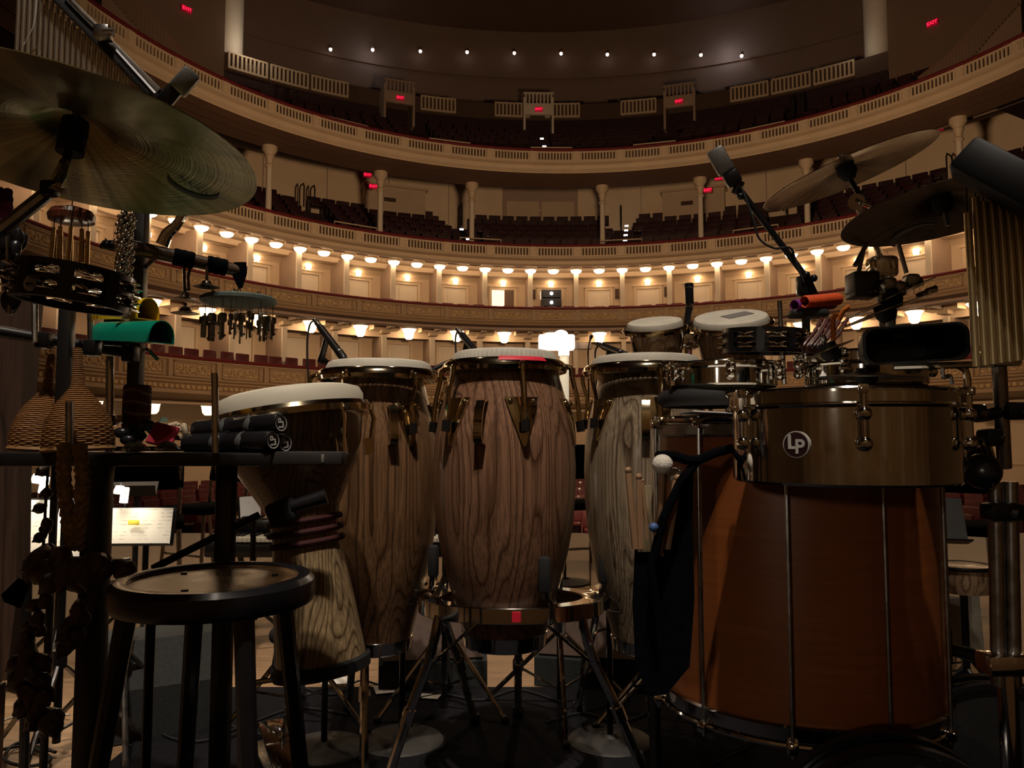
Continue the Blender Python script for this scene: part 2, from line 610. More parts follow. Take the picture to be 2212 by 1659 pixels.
t = MB(); sweep(t, [(RT + r, z) for r, z in steps2], hall_path(-41, 41, yfront=None)); struct('floor_balcony_upper', t, 'dark_carpet')
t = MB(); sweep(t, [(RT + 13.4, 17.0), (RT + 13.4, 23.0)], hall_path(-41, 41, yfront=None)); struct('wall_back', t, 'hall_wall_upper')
t = MB(); sweep(t, [(RT + 13.36, 20.35), (RT + 13.3, 20.35), (RT + 13.3, 20.45), (RT + 13.36, 20.45)], hall_path(-41, 41, yfront=None)); struct('trim_5', t, 'hall_wall_upper')
for sgn, nm in ((-1, 'wall_side_left'), (1, 'wall_side_right')):
    t = MB()
    a, b = pol(RT + 8.3, 41.5 * sgn), pol(RT + 13.5, 41.5 * sgn)
    t.add([(a.x, a.y, 10.5), (b.x, b.y, 10.5), (b.x, b.y, 23), (a.x, a.y, 23)], [(0, 1, 2, 3)])
    fs = (-90, -41.5) if sgn < 0 else (41.5, 90)
    sweep(t, [(RT + 8.3, 10.5), (RT + 8.3, 23.0)], hall_path(fs[0], fs[1]))
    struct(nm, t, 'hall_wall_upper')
    t = MB(); sweep(t, [(RT + 0.12, 10.72), (RT + 8.3, 10.72)], hall_path(*( (-90, -60) if sgn < 0 else (60, 90)))); struct('floor_balcony_side', t, 'dark_carpet')
# pale rounded end piers of the upper balcony, each with a lamp beside it
for sgn, nm in ((-1, 'left'), (1, 'right')):
    q = pol(RT + 9.9, 39.4 * sgn, 16.0)
    t = thing('end_pier', 'pale rounded pier at the %s end of the upper balcony' % nm, 'pier', q, 'balcony end piers')
    MB().lathe([(0.62, 0.0), (0.62, 0.2), (0.55, 0.3), (0.55, 4.6), (0.66, 4.8), (0.8, 5.2), (0.8, 6.6)], 20, Matrix.Translation(q)).build('shaft', 'pilaster_paint', t)
    MB().lathe([(0.7, 0.0), (0.7, 0.18), (0.62, 0.22)], 20, Matrix.Translation(q)).build('base', 'cream_trim', t)
    l = bpy.data.lights.new('pier_lamp', 'POINT'); l.energy = 34 if sgn < 0 else 9; l.color = (1.0, 0.86, 0.68); l.shadow_soft_size = 0.1
    o = bpy.data.objects.new('pier_lamp', l); p_ = pol(RT + 8.2, 38.3 * sgn, 17.6); o.location = p_; COL.objects.link(o)

# ---- balustrade panels and pedestals shared by balcony and dress circle
def balustrade_mesh(R, span, h, nslot, z0=0.0, th=0.06):
    t = MB()
    a0, a1 = radians(-span / 2), radians(span / 2)
    def arcbox(f0, f1, zl, zh, r0, r1, n=1):
        vs_, fs = [], []
        for i in range(n + 1):
            a = f0 + (f1 - f0) * i / n
            for r, z in ((r0, zl), (r1, zl), (r1, zh), (r0, zh)):
                vs_.append((r * sin(a), r * cos(a), z))
        for i in range(n):
            b = i * 4
            for j in range(4):
                k = (j + 1) % 4
                fs.append((b + j, b + k, b + 4 + k, b + 4 + j))
        fs += [(0, 1, 2, 3), (n * 4 + 3, n * 4 + 2, n * 4 + 1, n * 4)]
        t.add(vs_, fs)
    arcbox(a0, a1, z0 - 0.07, z0, R, R + th, 3)
    arcbox(a0, a1, z0 - h, z0 - h + 0.09, R - 0.01, R + th, 3)
    w = (a1 - a0) / (nslot + 0.45)
    for i in range(nslot + 1):
        f = a0 + i * w
        arcbox(f, f + 0.45 * w, z0 - h + 0.08, z0 - 0.06, R + 0.005, R + th - 0.01)
    return t
panel_me = balustrade_mesh(RT, 6.1, 0.42, 11, -0.07).mesh('balustrade_panel', 'cream_trim', smooth=False)
pt = MB()
pt.box((0, RT + 0.03, -0.27), (0.26, 0.10, 0.37))
pt.box((0.03, RT - 0.03, -0.20), (0.12, 0.03, 0.03)); pt.box((0.09, RT - 0.03, -0.29), (0.03, 0.03, 0.2)); pt.box((-0.10, RT - 0.03, -0.27), (0.02, 0.03, 0.3))
ped_me = pt.mesh('pedestal', 'cream_trim', smooth=False)
for zr, root in ((Z4, balcony_rail), (Z3, None)):
    if root is None:
        root = fascia('trim_6', Z3, [(0.10, 0.0), (-0.05, 0.0), (-0.07, -0.04), (-0.05, -0.09), (0.02, -0.09)], 'red_velvet')
    for k in range(-12, 11):
        f = OFF + BAY * k
        link('balustrade_panel', panel_me, root, (HC.x, HC.y, zr), -radians(f))
        link('pedestal', ped_me, root, (HC.x, HC.y, zr), -radians(f + BAY / 2))

# ---- dress circle (third level)
fascia('trim_7', Z3, [(0.12, 0.0), (0.12, -0.5)], 'slot_dark')
fascia('trim_8', Z3, [(0.05, -0.45), (-0.02, -0.45), (-0.10, -0.48), (-0.10, -0.52), (-0.03, -0.56), (0.10, -0.58), (0.10, -0.62)], 'cream_trim')
fascia('trim_9', Z3, [(0.10, -0.62), (-0.02, -0.64), (0.0, -0.72), (0.08, -0.78)], 'cream_trim')
SOF3 = Z3 - 0.78
fascia('ceiling_2', SOF3, [(0.08, 0.0), (0.30, 0.02), (0.34, 0.10), (1.62, 0.10), (1.66, -0.07), (1.95, -0.09), (2.0, -0.03), (2.35, -0.03)], 'cream_plaster')
NROW3 = 7
steps = [(0.12, 7.3), (1.15, 7.3)]
for i in range(NROW3):
    r = 1.15 + 0.82 * i
    steps += [(r, 7.42 + 0.42 * i), (r + 0.82, 7.42 + 0.42 * i)]
t = MB(); sweep(t, [(RT + r, z) for r, z in steps], hall_path(-72, 72, yfront=None)); struct('floor_dress_circle', t, 'dark_carpet')
t = MB(); sweep(t, [(RT + 7.0, 7.0), (RT + 7.0, 12.4)], FULL); wall3 = struct('wall_dress_circle', t, 'cream_bright')
# wall joints, double doors in the middle, side vestibules with signs
t = MB()
for f in (-46, -38, -30, -22, -14, 12, 20, 28, 36, 44):
    q = pol(RT + 6.98, f, 10.6); t.box(q, (0.03, 0.05, 3.2), -radians(f))
t.build('wall_joint', 'taupe_panel', wall3)
dd = MB()
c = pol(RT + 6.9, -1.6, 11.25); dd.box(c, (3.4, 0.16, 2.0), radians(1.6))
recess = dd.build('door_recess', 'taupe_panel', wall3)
for s in (-1, 1):
    dd = MB(); c = pol(RT + 6.78, -1.6 + s * 2.4, 10.95); dd.box(c, (1.45, 0.06, 1.1), radians(1.6 - s * 2.4)); dd.build('door_leaf', 'cream_plaster', wall3)
dd = MB(); c = pol(RT + 6.70, -1.7, 11.1); dd.sphere(c, 0.06); dd.build('door_lamp', 'pilaster_paint', wall3)
for s, f in ((-1, -21.6), (1, 19.0)):
    dd = MB()
    c = pol(RT + 6.6, f, 10.6); dd.box(c, (2.6, 0.8, 1.9), -radians(f)); dd.box(pol(RT + 6.55, f, 11.58), (2.8, 0.95, 0.1), -radians(f))
    dd.build('vestibule', 'cream_plaster', wall3, smooth=False)
    dd = MB(); dd.box(pol(RT + 6.18, f - 0.8, 10.98), (0.5, 0.06, 0.16), -radians(f)); dd.build('vestibule_grille', 'grille_dark', wall3)

# columns carrying the balcony
def column(f, label):
    base = pol(RT + 1.55, f, 7.3)
    t = thing('column', label, 'column', base, 'slender columns carrying the balcony')
    M = Matrix.Translation(base)
    MB().lathe([(0.20, 0), (0.20, 0.10), (0.15, 0.16), (0.13, 0.22)], 12, M).build('base', 'cream_trim', t)
    MB().lathe([(0.105, 0.2), (0.092, 2.45)], 12, M).build('shaft', 'pilaster_paint', t)
    MB().lathe([(0.10, 2.42), (0.14, 2.46), (0.14, 2.52), (0.10, 2.56), (0.11, 2.66), (0.13, 2.74), (0.16, 2.80), (0.14, 2.84), (0.22, 2.96), (0.25, 3.0), (0.25, 3.14)], 12, M).build('capital', 'cream_trim', t)
for f, w in ((-45.5, 'leftmost, clear of the big bronze cymbal'), (-28.5, 'in front of a pair of red exit signs'), (-14.0, 'left of the double doors'), (6.8, 'right of the double doors'), (22.0, 'just behind the boxy condenser microphone'), (37.5, 'below the tilted golden cymbal'), (57.5, 'beyond the tip of the tilted golden cymbal')):
    column(f, 'slender cream balcony column, ' + w)

# soffit lamps of the dress circle, two per bay
lamp_me = MB().lathe([(0.001, -0.15), (0.12, -0.14), (0.17, -0.11), (0.20, -0.05), (0.21, 0.0)], 12).mesh('lamp_bowl', 'lamp_glow')
rim_me = MB().lathe([(0.20, -0.04), (0.235, -0.02), (0.235, 0.05), (0.2, 0.05)], 14).mesh('lamp_rim', 'cream_trim')
for k in range(-24, 21):
    f = OFF + 3.7 * k
    q = pol(RT + 0.95, f, SOF3 + 0.08)
    lab_ = 'soffit lamp straight above the lit doorway, in the bright row under the dress circle' if k == -2 else '%s soffit lamp %s of the lit doorway, bright row under the dress circle' % (ordn(abs(k + 2)), 'left' if k < -2 else 'right')
    t = thing('ceiling_lamp', lab_, 'lamp', q, 'lamps under the dress circle')
    link('lamp_bowl', lamp_me, t); link('lamp_rim', rim_me, t)
    if k % 1 == 0 and k < 20:
        v = MB(); v.box(pol(RT + 0.75, f + 1.85, SOF3 + 0.09), (0.42, 0.14, 0.04), -radians(f + 1.85)); v.build('soffit_vent', 'taupe_panel', root)

# ---- second and first tier boxes
R2B, R1B = RT + 2.35, RT + 3.3
SOF2, SOF1 = Z2 - 0.62, Z1 - 1.15
t = MB(); sweep(t, [(R2B, 4.6), (R2B, SOF3 + 0.1)], FULL); wall2 = struct('wall_second_tier', t, 'cream_plaster')
t = MB(); sweep(t, [(R2B - 0.02, SOF3 - 0.03), (R2B - 0.16, SOF3 - 0.03), (R2B - 0.14, SOF3 - 0.10), (R2B - 0.06, SOF3 - 0.16), (R2B - 0.02, SOF3 - 0.2)], FULL); struct('trim_10', t, 'cream_trim')
t = MB(); sweep(t, [(RT + 0.1, 5.0), (R2B, 5.0)], FULL); struct('floor_second_tier', t, 'dark_carpet')
t = MB(); sweep(t, [(R1B, 2.2), (R1B, SOF2 + 0.1)], FULL); wall1 = struct('wall_first_tier', t, 'cream_plaster')
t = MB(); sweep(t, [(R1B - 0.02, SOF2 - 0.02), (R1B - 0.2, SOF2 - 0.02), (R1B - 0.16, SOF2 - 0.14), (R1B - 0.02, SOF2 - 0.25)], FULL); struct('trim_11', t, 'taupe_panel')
t = MB(); sweep(t, [(RT + 0.1, 2.55), (R1B, 2.55)], FULL); struct('floor_first_tier', t, 'dark_carpet')

rail2 = fascia('trim_12', Z2, [(0.16, -0.02), (0.14, 0.03), (-0.04, 0.03), (-0.08, 0.0), (-0.06, -0.05), (0.02, -0.06)], 'red_velvet')
fascia('trim_13', Z2, [(0.02, -0.05), (-0.02, -0.06), (-0.02, -0.10), (0.03, -0.11), (0.03, -0.44), (-0.03, -0.46), (-0.05, -0.52), (0.02, -0.56), (0.05, -0.62)], 'box_front')
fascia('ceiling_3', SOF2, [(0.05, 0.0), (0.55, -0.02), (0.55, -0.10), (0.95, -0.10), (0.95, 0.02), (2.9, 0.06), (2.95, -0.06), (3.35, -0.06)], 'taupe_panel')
rail1 = fascia('trim_14', Z1, [(0.16, -0.02), (0.14, 0.03), (-0.04, 0.03), (-0.08, 0.0), (-0.06, -0.06), (0.02, -0.07)], 'red_velvet')
fascia('trim_15', Z1, [(0.02, -0.06), (-0.02, -0.07), (-0.02, -0.12), (0.04, -0.13), (0.04, -0.55), (-0.04, -0.57), (-0.04, -0.62), (0.04, -0.66), (0.04, -0.70), (0.0, -0.72), (0.06, -0.76), (0.06, -0.88), (-0.02, -0.90), (-0.04, -1.0), (0.1, -1.1), (0.2, -1.15)], 'box_front')
fascia('ceiling_4', SOF1, [(0.2, 0.0), (0.6, -0.02), (0.6, -0.12), (1.0, -0.12), (1.0, 0.02), (4.2, 0.04)], 'cream_plaster')
t = MB(); sweep(t, [(RT + 4.2, -1.9), (RT + 4.2, SOF1 + 0.1)], FULL); struct('wall_parquet', t, 'cream_plaster')
t = MB(); sweep(t, [(RT + 4.18, 0.1), (RT + 4.14, 0.1), (RT + 4.14, 0.18), (RT + 4.18, 0.18)], FULL); struct('trim_16', t, 'cream_trim')

# relief panel of a box front: frame plus a carved scroll of shells and leaves
def relief_mesh(h):
    t = MB()
    R = RT
    W = 1.30
    for x in (-W / 2 + 0.05, W / 2 - 0.05):
        t.box((x, R - 0.005, 0), (0.05, 0.05, h))
    for z in (-h / 2, h / 2):
        t.box((0, R - 0.005, z), (W - 0.05, 0.05, 0.035))
    t.cur = 1
    rnd = random.Random(4)
    t.sphere((0, R - 0.0, 0.0), 0.10, 8, 6, (1.0, 0.35, h / 0.36))
    for s in (-1, 1):
        for j in range(4):
            x = s * (0.14 + 0.105 * j)
            z = (0.07 if j % 2 else -0.06) * (h / 0.32)
            t.torus((x, R + 0.005, z * 0.6), (0, 1, 0), 0.062 * (h / 0.32) ** 0.5, 0.022, 10, 5)
            t.sphere((x + s * 0.05, R, -z), 0.05, 6, 5, (1.3, 0.4, 0.8))
    return t
rel2 = relief_mesh(0.29).mesh('relief_panel', ['box_front', 'ornament_gold'], smooth=True)
rel1 = relief_mesh(0.38).mesh('relief_panel', ['box_front', 'ornament_gold'], smooth=True)
pil2 = MB().box((0, RT - 0.01, 0), (0.10, 0.08, 0.36)).mesh('front_pilaster', 'box_front', smooth=False)
pil1 = MB().box((0, RT - 0.01, 0), (0.12, 0.09, 0.46)).mesh('front_pilaster', 'box_front', smooth=False)
dent = MB()
for i in range(9):
    a = radians(-BAY / 2 + BAY * (i + 0.5) / 9)
    dent.box((RT * 1.003 * sin(a), RT * 1.003 * cos(a), -0.82), (0.10, 0.10, 0.09), -a)
dent_me = dent.mesh('dentil_course', 'ornament_gold', smooth=False)

# door bay of the second tier: frame, panelled leaf, sconce, loudspeaker grille, partition
def door_mesh(w, h, leaf_mat):
    t = MB()
    y = 0.0
    for s in (-1, 1):
        t.box((s * (w / 2 + 0.05), y - 0.03, h / 2), (0.10, 0.09, h + 0.02))
    t.box((0, y - 0.03, h + 0.05), (w + 0.2, 0.10, 0.10)); t.box((0, y - 0.05, h + 0.12), (w + 0.3, 0.14, 0.04))
    return t
dfr = door_mesh(0.86, 1.92, None).mesh('door_frame', 'cream_trim', smooth=False)
dfr2 = door_mesh(0.86, 1.60, None).mesh('door_frame', 'cream_trim', smooth=False)
lf = MB(); lf.box((0, 0.0, 0.80), (0.84, 0.05, 1.58)); lf.box((0, -0.03, 1.08), (0.56, 0.03, 0.8)); lf.box((0, -0.03, 0.32), (0.56, 0.03, 0.4))
leaf2 = lf.mesh('door_leaf', 'pilaster_paint', smooth=False)
lf = MB(); lf.box((0, 0.0, 0.96), (0.84, 0.05, 1.90)); lf.box((0, -0.03, 1.30), (0.56, 0.03, 1.0)); lf.box((0, -0.03, 0.35), (0.56, 0.03, 0.5))
leaf_me = lf.mesh('door_leaf', 'pilaster_paint', smooth=False)
scb = MB().lathe([(0.001, -0.11), (0.07, -0.10), (0.10, -0.04), (0.10, 0.05), (0.07, 0.08), (0.001, 0.09)], 12).mesh('lamp_globe', 'sconce_glow')
scp = MB(); scp.box((0, 0.10, 0.0), (0.12, 0.05, 0.2)); scp.cyl((0, 0.1, -0.08), (0, 0, -0.12), 0.02, n=6)
scp_me = scp.mesh('wall_plate', 'cream_trim', smooth=False)
part_me = MB().box((0, 0.0, 1.12), (0.10, 1.3, 2.26)).mesh('box_partition', 'taupe_panel', smooth=False)  # taupe puts the shade on the partition sides into the colour
pend_me = MB().box((0, -0.68, 1.12), (0.17, 0.08, 2.26)).mesh('partition_end', 'pilaster_paint', smooth=False)
spk = MB(); spk.box((0, 0, 0), (0.15, 0.10, 0.36)); spk.box((0, -0.06, 0), (0.12, 0.02, 0.32))
spk_me = spk.mesh('loudspeaker', 'grille_dark', smooth=False)
SIDE = ['far left of', 'left of', 'right of', 'far right of']
door_no = 0
for k in range(-11, 10):
    f = OFF + BAY * k
    a = -radians(f)
    # fronts
    link('relief_panel', rel2, rail2, (HC.x, HC.y, Z2 - 0.275), a)
    link('front_pilaster', pil2, rail2, (HC.x, HC.y, Z2 - 0.275), a - radians(BAY / 2))
    link('relief_panel', rel1, rail1, (HC.x, HC.y, Z1 - 0.34), a)
    link('front_pilaster', pil1, rail1, (HC.x, HC.y, Z1 - 0.34), a - radians(BAY / 2))
    link('dentil_course', dent_me, rail1, (HC.x, HC.y, Z1), a)
    # second tier wall
    q = pol(R2B, f, 5.0)
    door_no += 1
    dr = thing('door_%d' % door_no, 'panelled door of the second-tier box, ' + bay_words(k), 'door', q, 'second-tier box doors', a)
    dr['kind'] = 'structure'
    link('door_frame', dfr2, dr)
    if k not in (-1, 0):
        link('door_leaf', leaf2, dr)
    elif k == -1:
        m = MB(); m.box((-0.18, -0.02, 0.80), (0.48, 0.03, 1.58)); link('lit_opening', m.mesh('lit_opening', 'lit_corridor'), dr)
        m = MB(); m.box((0.19, -0.04, 0.80), (0.24, 0.05, 1.56)); m.box((0.38, -0.02, 0.80), (0.10, 0.03, 1.56)); link('door_leaf', m.mesh('door_leaf', 'door_dark'), dr)
    else:
        m = MB(); m.box((0, -0.02, 1.42), (0.8, 0.03, 0.3)); link('lit_opening', m.mesh('lit_opening', 'lit_corridor'), dr)
    s = thing('wall_sconce', 'small glowing sconce over the second-tier box door, ' + bay_words(k), 'sconce', pol(R2B - 0.16, f, 6.84), 'second-tier sconces', a)
    link('lamp_globe', scb, s); link('wall_plate', scp_me, s)
    g = f + BAY / 2
    link('box_partition', part_me, wall2, pol(R2B - 0.65, g, 4.80), -radians(g))
    link('partition_end', pend_me, wall2, pol(R2B - 0.65, g, 4.80), -radians(g))
    e = f + BAY * (0.37 if f > 0 else -0.36)
    o = link('loudspeaker', spk_me, None, pol(R2B - 0.06, e, 6.45), -radians(e))
    tag(o, 'slim dark loudspeaker on the second-tier wall, ' + bay_words(k), 'loudspeaker', 'second-tier wall loudspeakers')
    # first tier wall
    q = pol(R1B, f, 2.55)
    door_no += 1
    dr = thing('door_%d' % door_no, 'plain door of the first-tier box, ' + bay_words(k).replace('at the', 'below the'), 'door', q, 'first-tier box doors', a)
    dr['kind'] = 'structure'
    link('door_frame', dfr, dr); link('door_leaf', leaf_me, dr)
    link('box_partition', part_me, wall1, pol(R1B - 0.65, g, 2.35), -radians(g))
    link('partition_end', pend_me, wall1, pol(R1B - 0.65, g, 2.35), -radians(g))
    o = link('loudspeaker', spk_me, None, pol(R1B - 0.06, e, 4.25), -radians(e))
    tag(o, 'slim dark loudspeaker on the first-tier wall, below the ' + bay_words(k).replace('at the lit doorway', 'lit doorway'), 'loudspeaker', 'first-tier wall loudspeakers')

# bowl lamps beneath the second and first tiers
bowl_me = MB().lathe([(0.001, -0.36), (0.10, -0.35), (0.16, -0.27), (0.19, -0.09), (0.27, 0.02)], 12).mesh('lamp_bowl', 'bowl_glow')
bowl1_me = bowl_me.copy(); bowl1_me.materials.clear(); bowl1_me.materials.append(MT['bowl_low_glow'])
brim_me = MB().lathe([(0.27, 0.02), (0.30, 0.04), (0.27, 0.06), (0.06, 0.07), (0.05, 0.12), (0.001, 0.12)], 16).mesh('lamp_mount', 'cream_trim')
brk = MB()
for s in (-1, 1):
    brk.box((s * 0.62, 0, -0.08), (0.42, 0.5, 0.16)); brk.box((s * 0.95, 0.0, -0.14), (0.2, 0.42, 0.28))
brk_me = brk.mesh('soffit_bracket', 'cream_trim', smooth=False)
for k in range(-11, 10):
    f = OFF + BAY * k
    q = pol(RT + 1.9, f, SOF2 - 0.05)
    t = thing('bowl_lamp', 'wide glowing bowl lamp under the second tier, ' + bay_words(k).replace('at the', 'below the'), 'lamp', q, 'bowl lamps under the second tier', -radians(f))
    link('lamp_bowl', bowl_me, t); link('lamp_mount', brim_me, t)
    link('soffit_bracket', brk_me, rail2, pol(RT + 1.9, f, SOF2 + 0.04), -radians(f))
    q = pol(RT + 1.7, f, SOF1 - 0.02)
    t = thing('bowl_lamp', 'dimmer bowl lamp under the first tier, ' + bay_words(k).replace('at the', 'far below the'), 'lamp', q, 'bowl lamps under the first tier', -radians(f))
    link('lamp_bowl', bowl1_me, t); link('lamp_mount', brim_me, t)

# follow-spot housing in the open box door
q = pol(R2B - 0.25, OFF, 4.72 + 0.02)
t = thing('spotlight_rack', 'dark two-deck spotlight rack with white lenses in a box doorway', 'spotlight', q, None, -radians(OFF))
def loc_part(name, mb, mat, parent):
    return link(name, mb.mesh(name, mat), parent)
loc_part('housing', MB().bbox((0, 0, 1.68), (0.74, 0.4, 0.30), 0.02), 'dark_blue_case', t)
loc_part('housing', MB().bbox((0, 0, 1.34), (0.74, 0.4, 0.30), 0.02), 'dark_blue_case', t)
loc_part('frame', MB().box((-0.36, 0, 0.90), (0.04, 0.3, 1.8)).box((0.36, 0, 0.90), (0.04, 0.3, 1.8)).box((0, 0, 0.9), (0.7, 0.3, 0.05)), 'iron_rail', t)
for z in (1.68, 1.33):
    loc_part('lens', MB().cyl((0, -0.2, z), (0, -0.23, z), 0.06, n=16), 'projector_lens', t)

# ---- seats
def seat_mesh(name, w=0.50, mats=('dark_seat',), hb=0.86):
    t = MB()
    t.bbox((0, 0.16, hb - 0.24), (w, 0.07, 0.48), 0.03)
    t.bbox((0, -0.06, 0.42), (w - 0.06, 0.40, 0.10), 0.03)
    for s in (-1, 1):
        t.box((s * (w / 2 + 0.015), 0.0, 0.32), (0.03, 0.36, 0.62))
    return t.mesh(name, list(mats))
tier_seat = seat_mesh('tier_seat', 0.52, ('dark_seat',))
red_chair = seat_mesh('box_chair', 0.44, ('red_seat',), 0.92)
low_chair = seat_mesh('box_chair', 0.42, ('red_seat',), 0.72)
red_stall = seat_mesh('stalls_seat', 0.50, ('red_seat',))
rnd = random.Random(7)
def to_px(p):
    d = p - EYE
    y = d.y * cos(PITCH) + d.z * sin(PITCH)
    z = -d.y * sin(PITCH) + d.z * cos(PITCH)
    return CXP + FPX * d.x / y, CYP - FPX * z / y
seats = []
def seat_row(r, z, f0, f1, aisles, w=0.60, tierno=0, rowno=0):
    df = math.degrees(w / r)
    n = int((f1 - f0) / df)
    for i in range(n + 1):
        f = f0 + df * (i + 0.5)
        if any(abs(radians(f - a)) * r < 0.62 for a in aisles):
            continue
        if tierno == 3 and any(abs(radians(f - a)) * r < 0.5 and abs(r - RT - 1.55) < 0.6 for a in (-45.5, -28.5, -14.0, 6.8, 22.0, 37.5, 57.5)):
            continue
        if tierno == 4 and abs(r - RT - 5.0) < 0.7 and any(abs(radians(f - a)) * r < 0.6 for a in (-42.6, 42.4, 44.4, 47.2)):
            continue
        blk = sum(1 for a in aisles if a < f)
        seats.append((tierno, r, f, z, rowno, blk, len(aisles)))
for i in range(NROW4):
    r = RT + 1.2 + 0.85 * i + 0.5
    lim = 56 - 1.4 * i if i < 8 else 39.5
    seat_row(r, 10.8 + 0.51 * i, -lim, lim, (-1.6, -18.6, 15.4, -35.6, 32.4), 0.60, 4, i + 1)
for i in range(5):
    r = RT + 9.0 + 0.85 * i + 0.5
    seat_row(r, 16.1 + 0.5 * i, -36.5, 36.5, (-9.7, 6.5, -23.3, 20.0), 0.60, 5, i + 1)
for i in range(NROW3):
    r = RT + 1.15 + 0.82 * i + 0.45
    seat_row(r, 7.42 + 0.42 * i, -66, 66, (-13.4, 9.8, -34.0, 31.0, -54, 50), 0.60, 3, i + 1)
def seat_pt(s):
    return pol(s[1], s[2], s[3])
vis = []
for s in seats:
    p = seat_pt(s)
    x, y = to_px(p + Vector((0, 0, 0.8)))
    if 0 <= x <= 2212 and y > 0:
        vis.append((p - EYE).length)
    else:
        vis.append(1e6)
order = sorted(range(len(seats)), key=lambda i: vis[i] + (6 if seats[i][1] < RT + 2.6 else 0))
chosen = set(order[:300])
rest = {3: MB(), 4: MB(), 5: MB()}
NUMW = 'zero one two three four five six seven eight nine ten eleven twelve thirteen'.split()
rank, seen_, cnt = {}, {}, {}
for i, s in enumerate(seats):
    key = (s[0], s[4], s[5]); seen_[key] = seen_.get(key, 0) + 1; rank[i] = seen_[key]
base_bm = [(Vector(v.co), ) for v in tier_seat.vertices]
def lite_seat(t, p, a):
    R = Matrix.Rotation(a, 4, 'Z')
    t.box(p + (R @ Vector((0, 0.16, 0.62))), (0.50, 0.07, 0.46), a)
    t.box(p + (R @ Vector((0, -0.06, 0.42))), (0.44, 0.40, 0.09), a)
for i, s in enumerate(seats):
    p = seat_pt(s)
    a = -radians(s[2])
    if i in chosen:
        o = link('tier_seat', tier_seat, None, p, a)
        cnt[s[0], s[4], s[5]] = cnt.get((s[0], s[4], s[5]), 0) + 1
        where = 'row %s, %s from left in %s block' % (NUMW[s[4]], ordn(rank[i]), ordn(s[5] + 1))
        if s[0] == 3:
            tag(o, 'dark dress circle seat, ' + where, 'seat', 'dress circle seats')
        else:
            tag(o, 'dark red %sbalcony seat, ' % ('upper ' if s[0] == 5 else '') + where, 'seat', 'balcony seats')
    else:
        lite_seat(rest[s[0]], p, a)
LBL = {3: 'remaining dark seat rows of the dress circle', 4: 'remaining dark red seat rows of the steep lower balcony', 5: 'dark red seat rows above the balcony cross wall'}
for k_, t in rest.items():
    if t.v:
        tag(t.build('seat_rows', 'dark_seat', smooth=False), LBL[k_], 'seats', None, 'stuff')
# box chairs peeping over the two red rails
for zf, me_, tier in ((5.0, low_chair, 'second'), (2.55, red_chair, 'first')):
    for k in range(-11, 9):
        for j, u in enumerate((-0.33, 0.0, 0.33)):
            f = OFF + BAY * (k + u + rnd.uniform(-0.012, 0.012))
            r = RT + 0.62 + rnd.uniform(-0.05, 0.16)
            o = link('box_chair', me_, None, pol(r, f, zf + 0.01), -radians(f) + rnd.uniform(-0.12, 0.12))
            tag(o, '%s red chair at the %s-tier rail, %s' % (('left', 'middle', 'right')[j], tier, bay_words(k).replace('at the', 'below the' if tier == 'first' else 'at the')), 'chair', '%s-tier box chairs' % tier)
# stalls on the parquet floor
rest_s = MB(); n_st = 0
for i in range(13):
    r = 1.6 + 0.92 * i
    df = math.degrees(0.60 / r)
    f = -88 + df
    ns = 0
    while f < 88:
        p = pol(r, f, -1.75 + 0.05 * i)
        x, y = to_px(p + Vector((0, 0, 0.8)))
        al = any(abs(radians(f - a)) * r < 0.6 for a in (-45, -15, 15, 45))
        if not al:
            ns += 1
            win = (385 < x < 610 and y > 1000) or (1225 < x < 1300) or (1985 < x < 2150)
            if win and n_st < 300:
                o = link('stalls_seat', red_stall, None, p, -radians(f)); n_st += 1
                tag(o, 'red parquet stalls seat, row %s from the stage, %s from the left' % (NUMW[13 - i] if False else NUMW[i + 1], ordn(ns)), 'seat', 'red parquet seats')
            else:
                lite_seat(rest_s, p, -radians(f))
        f += df
tag(rest_s.build('stalls_rows', 'red_seat', smooth=False), 'remaining red seat rows on the parquet floor', 'seats', None, 'stuff')

# ---- balcony cross wall, vomitories, aisle lights, rails and signs
cross = MB(); sweep(cross, [(RT + 8.88, 15.5), (RT + 8.88, 16.15)], hall_path(-41, 41, yfront=None)); cross_o = struct('wall_cross', cross, 'dark_carpet')
cp = balustrade_mesh(RT + 8.8, 4.6, 0.72, 9, 0.0, 0.08).mesh('balustrade_panel', 'cream_trim', smooth=False)
cb = MB(); sweep(cb, [(RT + 8.93, 16.1), (RT + 8.93, 16.95)], hall_path(-41, 41, yfront=None)); cb.build('panel_backing', 'slot_dark', cross_o)
for f in (-38.2, -33.3, -28.4, -14.6, -4.9, 1.7, 11.6, 25.4, 30.3, 35.2):
    link('balustrade_panel', cp, cross_o, (HC.x, HC.y, 16.98), -radians(f))
def sign(p, a, label, w=0.34):
    t = thing('exit_sign', label, 'sign', p, 'red exit signs', a)
    loc_part('sign_box', MB().bbox((0, 0, 0), (w, 0.06, w * 0.6), 0.01), 'exit_back', t)
    me = text_mesh('sign_text', 'EXIT', w * 0.46, 0.004, 'exit_red', bold=True)
    o = bpy.data.objects.new('sign_text', me); COL.objects.link(o); o.parent = t
    o.matrix_local = Matrix.Translation((0, -0.037, 0)) @ Matrix.Rotation(pi / 2, 4, 'X')
    return t
